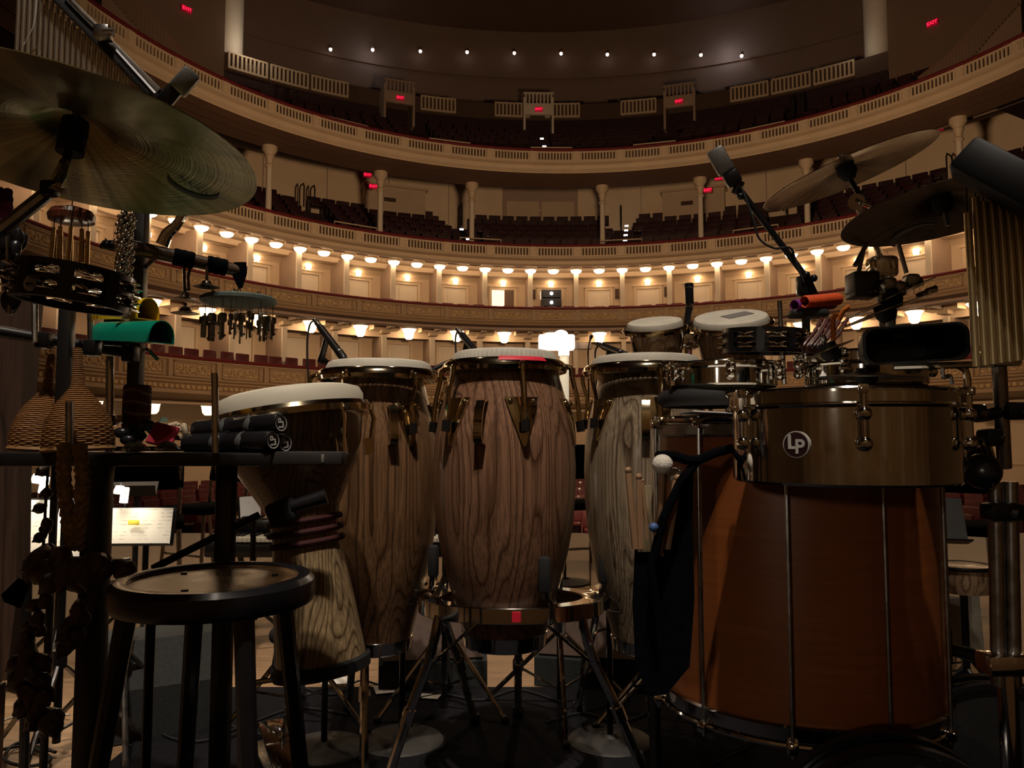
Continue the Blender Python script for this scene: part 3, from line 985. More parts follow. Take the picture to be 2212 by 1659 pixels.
def vomitory(f, lab, mat):
    c = pol(RT + 8.3, f, 15.0)
    a = -radians(f)
    t = thing('vomitory', lab, 'entrance', c, 'balcony entrances', a)
    t['kind'] = 'structure'
    for s in (-1, 1):
        loc_part('side_wall', MB().box((s * 0.66, 0.2, 0.9), (0.10, 1.4, 1.8)), mat, t)
    loc_part('lintel', MB().box((0, -0.5, 1.22), (1.4, 0.12, 0.55)), mat, t)
    bars = MB()
    for i in range(8):
        bars.box((-0.6 + 0.171 * i, -0.52, 1.72), (0.07, 0.08, 0.5))
    bars.box((0, -0.52, 1.98), (1.42, 0.12, 0.07))
    loc_part('railing', bars, mat, t)
    return c
for f, lab, nm in ((-20.2, 'cream balcony entrance left of the middle aisle', 'left balcony entrance'), (-1.6, 'brightly lit balcony entrance above the middle aisle', 'middle balcony entrance'), (17.0, 'cream balcony entrance right of the middle aisle', 'right balcony entrance')):
    vomitory(f, lab, 'pilaster_paint' if f == -1.6 else 'taupe_panel')  # paler paint stands in for brighter light on the middle entrance
    sign(pol(RT + 7.66, f, 16.16), -radians(f), 'small red exit sign on the ' + nm, 0.36)
def on_radius(x, y, R_):
    lo, hi = 15.0, 45.0
    for _ in range(40):
        mid = (lo + hi) / 2
        q = P(x, y, mid)
        if (Vector((q.x, q.y)) - Vector((HC.x, HC.y))).length < R_ or mid < HC.y + 3: lo = mid
        else: hi = mid
    return P(x, y, lo)
sign(P(794, 378, 31.0), radians(24), 'upper red exit sign of the pair beside a slender column')
sign(P(806, 403, 30.0), radians(24), 'lower red exit sign of the pair beside a slender column')
sign(P(1553, 385, 31.4), -radians(18), 'red exit sign right below the boxy condenser microphone')
sign(P(1529, 411, 30.5), -radians(18), 'red exit sign lower left of the boxy condenser microphone')
sign(P(2026, 277, 24.0), -radians(55), 'small red exit sign at the tip of the tilted golden cymbal', 0.34)
sign(on_radius(403, 20, RT + 8.1), radians(52), 'red exit sign high on the side wall above the left balcony stairs', 0.42)
sign(on_radius(2014, 50, RT + 8.1), -radians(52), 'red exit sign high on the side wall above the right balcony stairs', 0.42)

# small downlights in a row on the rear wall
for i, (x, y) in enumerate(((714, 107), (805, 108), (908, 111), (1009, 113), (1111, 115), (1212, 116), (1312, 118), (1413, 118), (1514, 119), (1602, 121))):
    f = 0
    # intersect the sight line with the rear wall radius
    lo, hi = 30.0, 45.0
    for _ in range(40):
        mid = (lo + hi) / 2
        q = P(x, y, mid)
        if (Vector((q.x, q.y)) - Vector((HC.x, HC.y))).length < RT + 12.9: lo = mid
        else: hi = mid
    q = P(x, y, lo)
    f = math.degrees(atan2(q.x - HC.x, q.y - HC.y))
    t = thing('downlight', 'tiny downlight along the balcony rear wall, %s from the left' % ordn(i + 1), 'lamp', q, 'rear wall downlights', -radians(f))
    loc_part('bulb', MB().sphere((0, 0, 0), 0.085, 10, 6), 'downlight_glow', t)
    loc_part('housing', MB().cyl((0, 0, 0.06), (0, 0, 0.20), 0.11, 0.09, 12).cyl((0, 0.0, 0.15), (0, 0.55, 0.15), 0.02, n=6), 'hall_ceiling', t)
for x, y, pw in ((800, 108, 8), (1570, 106, 18)):
    q = P(x, y, 37.9)
    l = bpy.data.lights.new('wall_washer', 'POINT'); l.energy = pw; l.color = (0.78, 0.85, 1.0); l.shadow_soft_size = 0.25
    o = bpy.data.objects.new('wall_washer', l); o.location = q; COL.objects.link(o)

# aisle step lights
st_me = MB().box((0, 0, 0), (0.16, 0.04, 0.06)).mesh('step_light', 'step_glow', smooth=False)
for f, rows, zb, dz, dr, r0, lab, grp, every in ((-1.6, NROW4, 10.8, 0.51, 0.85, RT + 1.2, 'bright step light in the middle balcony aisle', 'balcony aisle lights', 2), (9.8, NROW3, 7.42, 0.42, 0.82, RT + 1.15, 'white step light right of the dress circle double doors', 'right dress circle aisle lights', 1), (-13.4, NROW3, 7.42, 0.42, 0.82, RT + 1.15, 'white step light left of the dress circle double doors', 'left dress circle aisle lights', 2)):
    for i in range(1, rows, every):
        o = link('step_light', st_me, None, pol(r0 + dr * i - 0.03, f + 0.3, zb + dz * i - 0.12 + 0.30), -radians(f))
        tag(o, lab + ', %s from the bottom' % ordn((i - 1) // every + 1), 'step light', grp)
# hooped aisle handrails
def hoop(p, a, lab, h=0.95, w=0.5):
    R = Matrix.Rotation(a, 4, 'Z')
    t = MB()
    pts = [Vector((0, -w / 2, 0)), Vector((0, -w / 2, h - 0.12)), Vector((0, -w / 2 + 0.08, h)), Vector((0, w / 2 - 0.08, h)), Vector((0, w / 2, h - 0.12)), Vector((0, w / 2, 0))]
    t.tube([p + R @ q for q in pts], 0.03, 6)
    return tag(t.build('handrail', 'iron_rail', None, origin=p), lab, 'handrail', 'iron aisle handrails')
for f, w in ((-34.6, 'left one of the pair in the left dress circle aisle'), (-33.2, 'right one of the pair in the left dress circle aisle'), (-54, 'in the far left dress circle aisle'), (-13.0, 'in the dress circle aisle left of the double doors'), (9.4, 'in the dress circle aisle right of the double doors'), (31.0, 'in the dress circle aisle behind the boxy microphone'), (50.0, 'in the far right dress circle aisle')):
    hoop(pol(RT + 5.6, f, 9.9), -radians(f), 'iron hoop handrail ' + w)
for f, r_, z_, w in ((-36.2, 6.2, 13.86, 'left one of the pair in the left balcony aisle'), (-35.0, 6.2, 13.86, 'right one of the pair in the left balcony aisle'), (33.0, 6.2, 13.86, 'right one of the pair in the right balcony aisle'), (31.8, 6.2, 13.86, 'left one of the pair in the right balcony aisle'), (-42.6, 5.0, 12.84, 'against the left balcony side wall'), (42.4, 5.0, 12.84, 'first against the right balcony side wall'), (44.4, 5.0, 12.84, 'second against the right balcony side wall'), (47.2, 5.0, 12.84, 'third against the right balcony side wall')):
    hoop(pol(RT + r_, f, z_), -radians(f), 'iron hoop handrail ' + w)
# chrome guard rails at the foot of the aisles
for r0, z0, fs, lab in ((RT + 0.55, Z4 - 0.15, (-35.6, -18.6, -1.6, 15.4, 32.4), 'pale guard rail at the foot of a balcony aisle'), (RT + 0.55, Z3 - 0.15, (-34, -13.4, 9.8, 31.0), 'pale guard rail at the foot of a dress circle aisle')):
    gi = 0
    for f in fs:
        p = pol(r0, f, z0); R = Matrix.Rotation(-radians(f), 4, 'Z')
        t = MB(); t.tube([p + R @ Vector(q) for q in ((-0.75, 0, -0.35), (-0.75, 0, 0.42), (0.75, 0, 0.42), (0.75, 0, -0.35))], 0.025, 6)
        gi += 1; tag(t.build('guard_rail', 'cream_trim', None, origin=p), lab + ', %s from the left' % ordn(gi), 'rail', 'aisle guard rails')
# side stairs of the balcony with their slotted balustrades
def side_stair(sgn, lab):
    t0 = pol(RT + 3.2, 66 * sgn if sgn > 0 else -80, 10.72)
    t = thing('side_stair', lab, 'stair', t0)
    t['kind'] = 'structure'
    A = [pol(RT + 2.6, f * sgn, 0) for f in ((51, 54, 57, 60, 63) if sgn > 0 else (52, 55, 58, 62, 66))]
    zs = [12.6, 12.9, 13.4, 14.0, 14.5]
    for i in range(4):
        m = MB(); a, b = A[i], A[i + 1]
        m.add([(a.x, a.y, 10.7), (b.x, b.y, 10.7), (b.x, b.y, zs[i + 1] - 0.9), (a.x, a.y, zs[i] - 0.9)], [(0, 1, 2, 3)])
        m.build('stair_side', 'hall_wall_upper', t, smooth=False)
        m = MB()
        for j in range(8):
            u = (j + 0.5) / 8
            q = a.lerp(b, u); z = zs[i] + (zs[i + 1] - zs[i]) * u
            m.box((q.x, q.y, z - 0.45), (0.09, 0.09, 0.8))
        m.build('balusters', 'hall_wall_upper', t, smooth=False)
        m = MB(); m.tube([(a.x, a.y, zs[i]), (b.x, b.y, zs[i + 1])], 0.06, 6); m.build('stair_rail', 'dark_soffit', t)
side_stair(1, 'balcony side stair with slotted balustrade at the right wall')
side_stair(-1, 'balcony side stair with slotted balustrade at the left wall')
# ------------------------------------------------------------------ materials of the instruments
plain('chrome', (0.78, 0.76, 0.72), 0.07, 1.0, var=0.05, scale=25, rvar=0.03)
plain('chrome_warm', (0.80, 0.68, 0.46), 0.10, 1.0, var=0.08, scale=25, rvar=0.04)  # chrome tinted with the gold it only reflects from the lights
plain('steel_dull', (0.42, 0.41, 0.40), 0.28, 1.0, var=0.15, scale=40, rvar=0.08)
plain('black_metal', (0.012, 0.012, 0.013), 0.35, 0.3, var=0.2)
plain('black_plastic', (0.010, 0.010, 0.012), 0.28, var=0.2, coat=0.2)
plain('black_rubber', (0.012, 0.012, 0.013), 0.75, var=0.2, bump=0.1)
plain('black_cloth', (0.0025, 0.0025, 0.0035), 0.95, var=0.3, scale=60, bump=0.3, spec=0.05)
plain('drum_skin', (0.74, 0.69, 0.58), 0.55, var=0.10, scale=14, bump=0.1)
plain('djembe_skin', (0.80, 0.74, 0.60), 0.55, var=0.06, scale=10)
wood('conga_wood', (0.085, 0.036, 0.018), (0.37, 0.195, 0.115), 19.0, 8.5, 0.40, seed=2.3, pore=0.45)
wood('conga_wood_left', (0.06, 0.025, 0.010), (0.29, 0.155, 0.075), 19.0, 8.5, 0.38, seed=7.1, pore=0.45)
wood('conga_wood_right', (0.08, 0.045, 0.025), (0.46, 0.35, 0.23), 22.0, 8.5, 0.22, seed=11.7, pore=0.5)
wood('djembe_wood', (0.05, 0.025, 0.010), (0.40, 0.28, 0.15), 24.0, 8.5, 0.30, seed=4.4, pore=0.5, rough=0.35)
wood('bongo_wood', (0.18, 0.09, 0.05), (0.68, 0.46, 0.28), 10.0, 14.0, 2.0, seed=1.4)
plain('surdo_wood', (0.26, 0.075, 0.018), 0.38, var=0.14, scale=7.0, stretch=(0.5, 0.5, 12), coat=0.25)
plain('red_tape', (0.75, 0.02, 0.05), 0.5)
plain('white_paper', (0.80, 0.78, 0.74), 0.7, var=0.03)
plain('badge_maroon', (0.03, 0.008, 0.010), 0.4)
plain('badge_white', (0.62, 0.60, 0.56), 0.5)
cymbal_metal('bronze_left', (0.36, 0.30, 0.13), 0.32, 0.65)
cymbal_metal('bronze_gold', (0.34, 0.26, 0.14), 0.22, 0.8)
cymbal_metal('bronze_dark', (0.20, 0.17, 0.13), 0.36, 0.5)

def rad_pt(c, r, ang, z):
    """point at angle ang (0 = towards the camera, + = right) round a vertical axis"""
    return Vector((c.x + r * sin(ang), c.y - r * cos(ang), z))

def prof_r(prof_, z):
    for (r0, z0), (r1, z1) in zip(prof_, prof_[1:]):
        if z0 <= z <= z1:
            return r0 + (r1 - r0) * (z - z0) / (z1 - z0)
    return prof_[-1][0]

def scalloped(prof_, n, amp, M, teeth):
    """lathe with rippled radius (pleated skin collar)"""
    vs_, fs = [], []
    for k, (r, z, w) in enumerate(prof_):
        for i in range(n):
            a = 2 * pi * i / n
            rr = r + amp * w * abs(sin(teeth * a / 2))
            vs_.append(M @ Vector((rr * cos(a), rr * sin(a), z)))
    for k in range(len(prof_) - 1):
        for i in range(n):
            j = (i + 1) % n
            fs.append((k * n + i, k * n + j, (k + 1) * n + j, (k + 1) * n + i))
    return vs_, fs

# ------------------------------------------------------------------ congas
SHELL = [(0.0, 0.545), (0.06, 0.60), (0.14, 0.70), (0.22, 0.80), (0.30, 0.88), (0.40, 0.955), (0.50, 0.99), (0.60, 1.0), (0.70, 0.985), (0.78, 0.925), (0.84, 0.86), (0.90, 0.79), (0.955, 0.735)]
def conga(label, px, Y, ytop, ybot, rb, rh, matname, lug0, handle=None, tape=False):
    top, bot = P(px, ytop, Y), P(px, ybot, Y)
    c = bot
    H = top.z - bot.z
    t = thing('conga_drum', label, 'drum', c, 'three congas in the middle')
    M = Matrix.Translation(c)
    sp = [(rb * r, H * z) for z, r in SHELL]
    MB().lathe(sp + [(sp[-1][0] - 0.012, sp[-1][1])] + [(r - 0.014, z) for r, z in reversed(sp)], 56, M, closed=True).build('shell', matname, t)
    MB().lathe([(sp[0][0] + 0.002, -0.004), (sp[0][0] + 0.006, 0.0), (sp[0][0] + 0.010, 0.034), (sp[0][0] + 0.004, 0.038)], 40, M).build('bottom_ring', 'chrome', t)
    # head
    m = MB()
    v, f = scalloped([(rh * 0.99, H - 0.036, 1), (rh * 0.985, H - 0.016, 1), (rh * 0.955, H - 0.004, 0.4), (rh * 0.90, H, 0), (rh * 0.5, H + 0.001, 0), (0.001, H + 0.001, 0)], 144, 0.0028, M, 72)
    m.add(v, f); m.build('head', 'drum_skin', t)
    MB().lathe([(rh + 0.004, H - 0.030), (rh + 0.016, H - 0.026), (rh + 0.026, H - 0.034), (rh + 0.030, H - 0.046), (rh + 0.026, H - 0.056), (rh + 0.018, H - 0.058), (rh + 0.010, H - 0.050), (rh + 0.002, H - 0.044)], 64, M, closed=True).build('crown_rim', 'chrome_warm', t)
    for k in range(6):
        a = radians(lug0 + 60 * k)
        zt = bot.z + H
        m = MB()
        r1 = rh + 0.026
        r2 = rb * prof_r([(r, z) for z, r in SHELL], (H - 0.21) / H) + 0.020
        zz = zt - 0.15
        rsh = rb * prof_r([(z, r) for z, r in []] or [(r, z) for z, r in SHELL], 0) if False else None
        p0 = rad_pt(c, rh + 0.016, a, zt - 0.040)
        p1 = rad_pt(c, r1 + 0.014, a, zt - 0.046)
        p2 = rad_pt(c, r1 + 0.018, a, zt - 0.070)
        rs = lambda z: rb * interp(SHELL, (z - bot.z) / H)
        p3 = rad_pt(c, max(r1, rs(zt - 0.17) + 0.022), a, zt - 0.13)
        p4 = rad_pt(c, rs(zt - 0.19) + 0.024, a, zt - 0.19)
        m.tube(smooth_path([p0, p1, p2, p3, p4], 4), 0.0065, 8)
        lug = m.build('tension_lug', 'chrome_warm', t)
        n = MB(); n.cyl(rad_pt(c, rs(zt - 0.19) + 0.024, a, zt - 0.186), rad_pt(c, rs(zt - 0.21) + 0.024, a, zt - 0.214), 0.011, n=6)
        n.build('nut', 'black_metal', lug)
        # triangular side plate following the shell
        m = MB()
        rows = [(0.128, 0.042), (0.16, 0.033), (0.19, 0.024), (0.22, 0.014), (0.25, 0.004)]
        vs_, fs = [], []
        for dz, w in rows:
            z = zt - dz
            for s in (-1, 0, 1):
                for off in (0.001, 0.006):
                    aa = a + s * w / max(rs(z), 0.05)
                    vs_.append(rad_pt(c, rs(z) + off + (0.004 if dz > 0.15 and dz < 0.2 and s == 0 else 0), aa, z))
        for i in range(len(rows) - 1):
            b0, b1 = i * 6, (i + 1) * 6
            fs += [(b0 + 1, b0 + 3, b1 + 3, b1 + 1), (b0 + 3, b0 + 5, b1 + 5, b1 + 3), (b0, b0 + 1, b1 + 1, b1), (b0 + 5, b0 + 4, b1 + 4, b1 + 5)]
        fs += [(0, 1, 3, 2), (2, 3, 5, 4)]
        m.add(vs_, fs)
        plate = m.build('side_plate', 'chrome_warm', t)
        bolts = MB()
        for s in (-1, 1):
            q = rad_pt(c, rs(zt - 0.14) + 0.007, a + s * 0.030 / rs(zt - 0.14), zt - 0.14)
            bolts.sphere(q, 0.008, 8, 6)
        bolts.build('bolts', 'chrome_warm', plate)
    if handle is not None:
        a = radians(handle)
        zt = bot.z + H
        rs = lambda z: rb * interp(SHELL, (z - bot.z) / H)
        m = MB()
        pts = []
        for dz, off in ((0.135, 0.002), (0.140, 0.026), (0.16, 0.034), (0.19, 0.036), (0.225, 0.034), (0.24, 0.026), (0.245, 0.002)):
            pts.append(rad_pt(c, rs(zt - dz) + off, a, zt - dz))
        rt = Vector((cos(a), sin(a), 0))
        vs_, fs = [], []
        for i, p in enumerate(pts):
            tn = (pts[min(i + 1, len(pts) - 1)] - pts[max(i - 1, 0)]).normalized()
            nn = rt.cross(tn).normalized()
            for s, h in ((-1, -1), (1, -1), (1, 1), (-1, 1)):
                vs_.append(p + rt * (0.011 * s) + nn * (0.003 * h))
        for i in range(len(pts) - 1):
            for j in range(4):
                k2 = (j + 1) % 4
                fs.append((i * 4 + j, i * 4 + k2, i * 4 + 4 + k2, i * 4 + 4 + j))
        m.add(vs_, fs); m.build('handle', 'chrome_warm', t)
    if tape:
        m = MB()
        m.lathe([(rh + 0.0165, H - 0.0245), (rh + 0.0275, H - 0.0335), (rh + 0.0285, H - 0.036), (rh + 0.0165, H - 0.0262)], 20, M @ Matrix.Rotation(radians(-95), 4, 'Z'), closed=True, a0=0, a1=radians(44))
        tag(m.build('tape_strip', 'red_tape', t), 'red tape strip stuck along the rim')
    return t, c, H

def interp(tab, z):
    z = min(max(z, tab[0][0]), tab[-1][0])
    for (z0, r0), (z1, r1) in zip(tab, tab[1:]):
        if z0 <= z <= z1:
            return r0 + (r1 - r0) * (z - z0) / (z1 - z0)
    return tab[-1][1]

conga('chestnut conga in the middle with red tape along its rim', 1090, 2.07, 762, 1388, 0.190, 0.140, 'conga_wood', 15, -17, True)
conga('dark chestnut conga behind the tilted djembe', 812, 2.30, 783, 1398, 0.178, 0.156, 'conga_wood_left', 40, 22)
conga('pale striped conga beside the tall orange drum', 1402, 2.30, 772, 1398, 0.186, 0.160, 'conga_wood_right', -58, -10)

def conga_stand(label, px, Y, y, R, feet, tape=None, arms=(30, 150, 270), flat=0.62):
    c = P(px, y, Y)
    def rp(r, a, z):
        q = rad_pt(c, r, a, z); q.y = c.y + (q.y - c.y) * flat; return q
    t = thing('conga_stand', label, 'stand', (c.x, c.y, 0), 'chrome conga stands')
    M = Matrix.Translation(c)
    MB().lathe([(R, -0.020), (R + 0.003, -0.018), (R + 0.003, 0.018), (R, 0.020), (R - 0.05, 0.020), (R - 0.052, 0.016), (R - 0.006, 0.012), (R - 0.006, -0.020)], 56, M @ Matrix.Diagonal((1, flat, 1, 1)), closed=True).build('ring', 'chrome', t)
    for a in arms:
        q0 = rp(R - 0.02, radians(a), c.z); q1 = rad_pt(c, 0.165, radians(a), c.z + 0.10)
        arm = MB().tube(smooth_path([q0, q0.lerp(q1, 0.5) - Vector((0, 0, 0.02)), q1], 5), 0.008, 8).build('arm', 'chrome', t)
        MB().bbox(q1, (0.03, 0.03, 0.09), 0.008).build('rubber_pad', 'black_rubber', arm)
    for a, foot in feet:
        q0 = rp(R - 0.01, radians(a), c.z - 0.01)
        foot = Vector(foot)
        knee = q0.lerp(foot, 0.14) + Vector((0, 0, -0.03))
        leg = MB().tube(smooth_path([q0, knee, q0.lerp(foot, 0.5), foot + Vector((0, 0, 0.02))], 5), 0.0125, 10).build('leg', 'chrome', t)
        MB().cyl(foot + Vector((0, 0, 0.04)), foot, 0.016, 0.019, 10).build('rubber_foot', 'black_rubber', leg)
        sleeve = MB(); mid = q0.lerp(foot, 0.52); d = (foot - q0).normalized()
        sleeve.cyl(mid - d * 0.02, mid + d * 0.02, 0.017, n=10); sleeve.build('leg_clamp', 'chrome', leg)
        brace = MB(); brace.tube([q0.lerp(foot, 0.3), rp(R * 0.75, radians(a) * 0.5, c.z - 0.02)], 0.004, 6); brace.build('brace', 'chrome', leg)
    if tape:
        m = MB(); q = rp(R + 0.007, radians(tape), c.z); m.box(q, (0.022, 0.004, 0.024), radians(tape)); tag(m.build('tape_patch', 'red_tape', t), 'small red tape patch')
    return t
conga_stand('chrome basket stand with red tape patch under the middle conga', 1104, 2.07, 1304, 0.242, [(-52, (-0.33, 1.98, 0)), (50, (0.36, 2.03, 0)), (175, (0.02, 2.62, 0))], 3)
conga_stand('chrome basket stand under the dark conga behind the djembe', 838, 2.32, 1276, 0.170, [(-18, (-0.40, 2.14, 0)), (100, (-0.12, 2.55, 0)), (220, (-0.55, 2.65, 0))], arms=(60, 180, 300))
conga_stand('chrome basket stand under the pale striped conga', 1402, 2.32, 1290, 0.200, [(-8, (0.375, 2.06, 0)), (130, (0.62, 2.55, 0)), (230, (0.22, 2.66, 0))], arms=(60, 180, 300))

# ------------------------------------------------------------------ djembe, leaning
A, B = P(695, 1440, 1.80), P(638, 884, 1.86)
axis = (B - A).normalized()
axis = (axis + Vector((0, -0.06, 0.0))).normalized()
L = (B - A).length
t = thing('djembe', 'striped wooden djembe with white skin leaning beside the stool', 'drum', A)
Mx = axis_matrix(A, axis)
sp = [(0.104, 0.0), (0.100, 0.05), (0.092, 0.14), (0.082, 0.24), (0.076, 0.31), (0.082, 0.355), (0.105, 0.40), (0.135, 0.455), (0.155, 0.51), (0.163, 0.56), (0.165, L - 0.012)]
MB().lathe(sp + [(0.15, L - 0.012)] + [(r - 0.016, z) for r, z in reversed(sp)], 48, Mx, closed=True).build('shell', 'djembe_wood', t)
MB().lathe([(0.098, -0.012), (0.110, -0.010), (0.112, 0.014), (0.106, 0.02)], 40, Mx).build('rubber_base', 'black_rubber', t)
MB().lathe([(0.170, L - 0.012), (0.171, L + 0.012), (0.164, L + 0.027), (0.145, L + 0.034), (0.001, L + 0.036)], 56, Mx).build('head', 'djembe_skin', t)
MB().lathe([(0.172, L - 0.012), (0.186, L - 0.010), (0.192, L - 0.020), (0.190, L - 0.034), (0.178, L - 0.036), (0.168, L - 0.03)], 56, Mx, closed=True).build('crown_rim', 'chrome_warm', t)
for dz in (0.285, 0.31, 0.335):
    MB().lathe([(sp_r + 0.006 * cos(a), dz + 0.007 * sin(a)) for sp_r in (0.083,) for a in [2 * pi * k / 8 for k in range(8)]], 40, Mx, closed=True).build('rope_ring', plain('cord_red_dark', (0.05, 0.006, 0.006), 0.8) if 'cord_red_dark' not in MT else 'cord_red_dark', t)
for k in range(6):
    a = 2 * pi * k / 6 + 0.35
    m = MB(); m.M = Mx
    m.tube([(0.186 * cos(a), 0.186 * sin(a), L - 0.02), (0.192 * cos(a), 0.192 * sin(a), L - 0.05), (0.178 * cos(a), 0.178 * sin(a), L - 0.10), (0.176 * cos(a), 0.176 * sin(a), L - 0.13)], 0.006, 8)
    lug = m.build('tension_lug', 'chrome_warm', t)
    m = MB(); m.M = Mx; m.box((0.166 * cos(a), 0.166 * sin(a), L - 0.115), (0.012, 0.03, 0.04), a); m.build('side_plate', 'chrome_warm', lug)

# ------------------------------------------------------------------ round stool
c = P(465, 1250, 1.36)
t = thing('round_stool', 'round black stool with worn brown seat', 'stool', (c.x, c.y, 0))
M = Matrix.Translation(c)
MB().lathe([(0.001, -0.002), (0.138, -0.002), (0.140, 0.001)], 48, M).build('seat_inset', plain('worn_brown', (0.15, 0.085, 0.04), 0.28, var=0.35, scale=9, rvar=0.12), t)
MB().lathe([(0.140, -0.010), (0.140, 0.003), (0.146, 0.006), (0.160, 0.005), (0.168, -0.004), (0.170, -0.030), (0.166, -0.040), (0.12, -0.042), (0.001, -0.042)], 48, M).build('seat_rim', 'black_plastic', t)
for i in range(3):
    a = i * 2.1 + 0.4
    MB().cyl(c + Vector((0.10 * cos(a), 0.10 * sin(a), -0.003)), c + Vector((0.10 * cos(a), 0.10 * sin(a), 0.001)), 0.006, n=8).build('screw', 'black_metal', t)
for a in (-62, 40, 140, 215):
    top = rad_pt(c, 0.135, radians(a), c.z - 0.035); foot = rad_pt(c, 0.225, radians(a), 0.0)
    leg = MB().tube([top, foot], [0.017, 0.014], 10).build('leg', 'black_plastic', t)
MB().torus(Vector((c.x, c.y, 0.26)), (0, 0, 1), 0.19, 0.009, 40, 8).build('foot_ring', 'black_plastic', t)

# ------------------------------------------------------------------ tall orange drum (surdo)
sc_ = P(1722, 1492, 1.75)
zt = P(1722, 918, 1.75).z
c = sc_; H = zt - c.z; R = 0.292
t = thing('surdo_drum', 'tall orange-brown wooden drum with chrome hoops and tension rods', 'drum', c)
M = Matrix.Translation(c)
MB().lathe([(R, 0.012), (R, H - 0.01), (R - 0.01, H - 0.01), (R - 0.01, 0.012)], 72, M, closed=True).build('shell', 'surdo_wood', t)
for z0, s in ((0.0, 1), (H, -1)):
    MB().lathe([(R + 0.004, z0), (R + 0.013, z0 - 0.002), (R + 0.015, z0 + 0.022 * s), (R + 0.010, z0 + 0.026 * s), (R + 0.002, z0 + 0.024 * s)], 72, M, closed=True).build('hoop', 'steel_dull' if s < 0 else 'chrome', t)
    MB().torus(c + Vector((0, 0, z0 - 0.012 * s)), (0, 0, 1), R + 0.008, 0.006, 72, 8).build('hoop_ring', 'chrome', t)
MB().lathe([(R - 0.002, H + 0.008), (R - 0.02, H + 0.012), (0.001, H + 0.012)], 64, M).build('head', 'drum_skin', t)
for k in range(11):
    a = radians(-54.5 + 360 / 11 * k)
    rod = MB().cyl(rad_pt(c, R + 0.018, a, c.z - 0.03), rad_pt(c, R + 0.018, a, c.z + H + 0.02), 0.0038, n=8).build('tension_rod', 'steel_dull', t)
    for z0 in (c.z - 0.012, c.z + H + 0.002):
        q = rad_pt(c, R + 0.016, a, z0)
        MB().bbox(q, (0.022, 0.026, 0.022), 0.005, Matrix.Rotation(a, 4, 'Z')).build('claw', 'chrome', rod)
# leg with clamp at the right
br = P(2022, 1388, 1.72)
cl = MB(); cl.bbox(br + Vector((-0.01, 0, 0)), (0.065, 0.06, 0.085), 0.008); cl.cyl(br + Vector((0.02, -0.01, -0.01)), br + Vector((0.07, -0.02, -0.022)), 0.014, n=10)
brk_o = cl.build('leg_bracket', 'black_metal', t)
MB().cyl(br + Vector((0.012, 0, 0.06)), Vector((br.x + 0.022, br.y, 0.0)), 0.0125, n=10).build('leg', 'black_metal', t)
for a in (-105, 150):
    q_ = rad_pt(c, R + 0.02, radians(a), c.z + 0.12)
    MB().cyl(q_ + Vector((0, 0, 0.15)), Vector((q_.x, q_.y, 0)), 0.0125, n=10).build('leg', 'black_metal', t)
MB().cyl(br + Vector((0.004, 0.02, 0.02)), P(2018, 1045, 1.74), 0.0045, n=8).build('thin_rod', 'steel_dull', t)
pp = P(1538, 893, 1.56)
m = MB(); m.box(pp, (0.11, 0.14, 0.003), 0.2, Matrix.Rotation(0.05, 4, 'Y')); tag(m.build('paper_sheet', 'white_paper', None, origin=pp), 'white paper sheet lying on the orange drum', 'paper')

# ------------------------------------------------------------------ chrome drums
def chrome_drum(label, px, Y, ytop, ybot, R, lug0, nl, badge=None, hoop=0.028, grp=None):
    c = P(px, ybot, Y); H = P(px, ytop, Y).z - c.z
    t = thing('timbale_drum', label, 'drum', c, grp)
    M = Matrix.Translation(c)
    MB().lathe([(R - 0.004, 0.0), (R, 0.004), (R, H - 0.004), (R - 0.004, H - 0.004), (R - 0.004, 0.004)], 72, M, closed=True).build('shell', 'chrome', t)
    MB().lathe([(R + 0.002, H - hoop), (R + 0.010, H - hoop), (R + 0.012, H - hoop + 0.004), (R + 0.007, H - hoop + 0.008), (R + 0.007, H - 0.004), (R + 0.011, H), (R + 0.009, H + 0.003), (R + 0.002, H + 0.002)], 72, M, closed=True).build('hoop', 'chrome', t)
    MB().lathe([(R + 0.002, H - 0.012), (R - 0.01, H - 0.008), (0.001, H - 0.008)], 64, M).build('head', 'drum_skin', t)
    for k in range(nl):
        a = radians(lug0 + 360 / nl * k)
        m = MB()
        m.cyl(rad_pt(c, R + 0.014, a, c.z + H + 0.004), rad_pt(c, R + 0.014, a, c.z + H * 0.50), 0.0042, n=8)
        m.bbox(rad_pt(c, R + 0.014, a, c.z + H - 0.002), (0.014, 0.016, 0.014), 0.003, Matrix.Rotation(a, 4, 'Z'))
        rod = m.build('tension_rod', 'chrome', t)
        m = MB()
        m.cyl(rad_pt(c, R + 0.010, a, c.z + H * 0.74), rad_pt(c, R + 0.010, a, c.z + H * 0.44), 0.007, n=10)
        for u in (0.74, 0.44):
            m.sphere(rad_pt(c, R + 0.012, a, c.z + H * u), 0.0115, 10, 8)
        m.build('lug', 'chrome', rod)
    if badge is not None:
        a = radians(badge)
        zc = c.z + H * 0.43
        q0 = rad_pt(c, R - 0.002, a, zc); n = Vector((sin(a), -cos(a), 0))
        b = MB().cyl(q0, q0 + n * 0.006, 0.0205, n=32).build('badge', 'badge_white', t)
        MB().cyl(q0 + n * 0.005, q0 + n * 0.0068, 0.0188, n=32).build('badge_field', 'badge_maroon', b)
        me = text_mesh('badge_letter', 'L', 0.030, 0.0004, 'badge_white', True)
        R3 = Matrix.Rotation(a, 4, 'Z') @ Matrix.Rotation(pi / 2, 4, 'X')
        rt = Vector((cos(a), sin(a), 0))
        place_mesh('badge_letter', me, Matrix.Translation(q0 + n * 0.0072 - rt * 0.006 + Vector((0, 0, 0.003))) @ R3, b)
        me = text_mesh('badge_letter', 'P', 0.030, 0.0004, 'badge_white', True)
        place_mesh('badge_letter', me, Matrix.Translation(q0 + n * 0.0072 + rt * 0.006 + Vector((0, 0, -0.004))) @ R3, b)
    return t, c, H
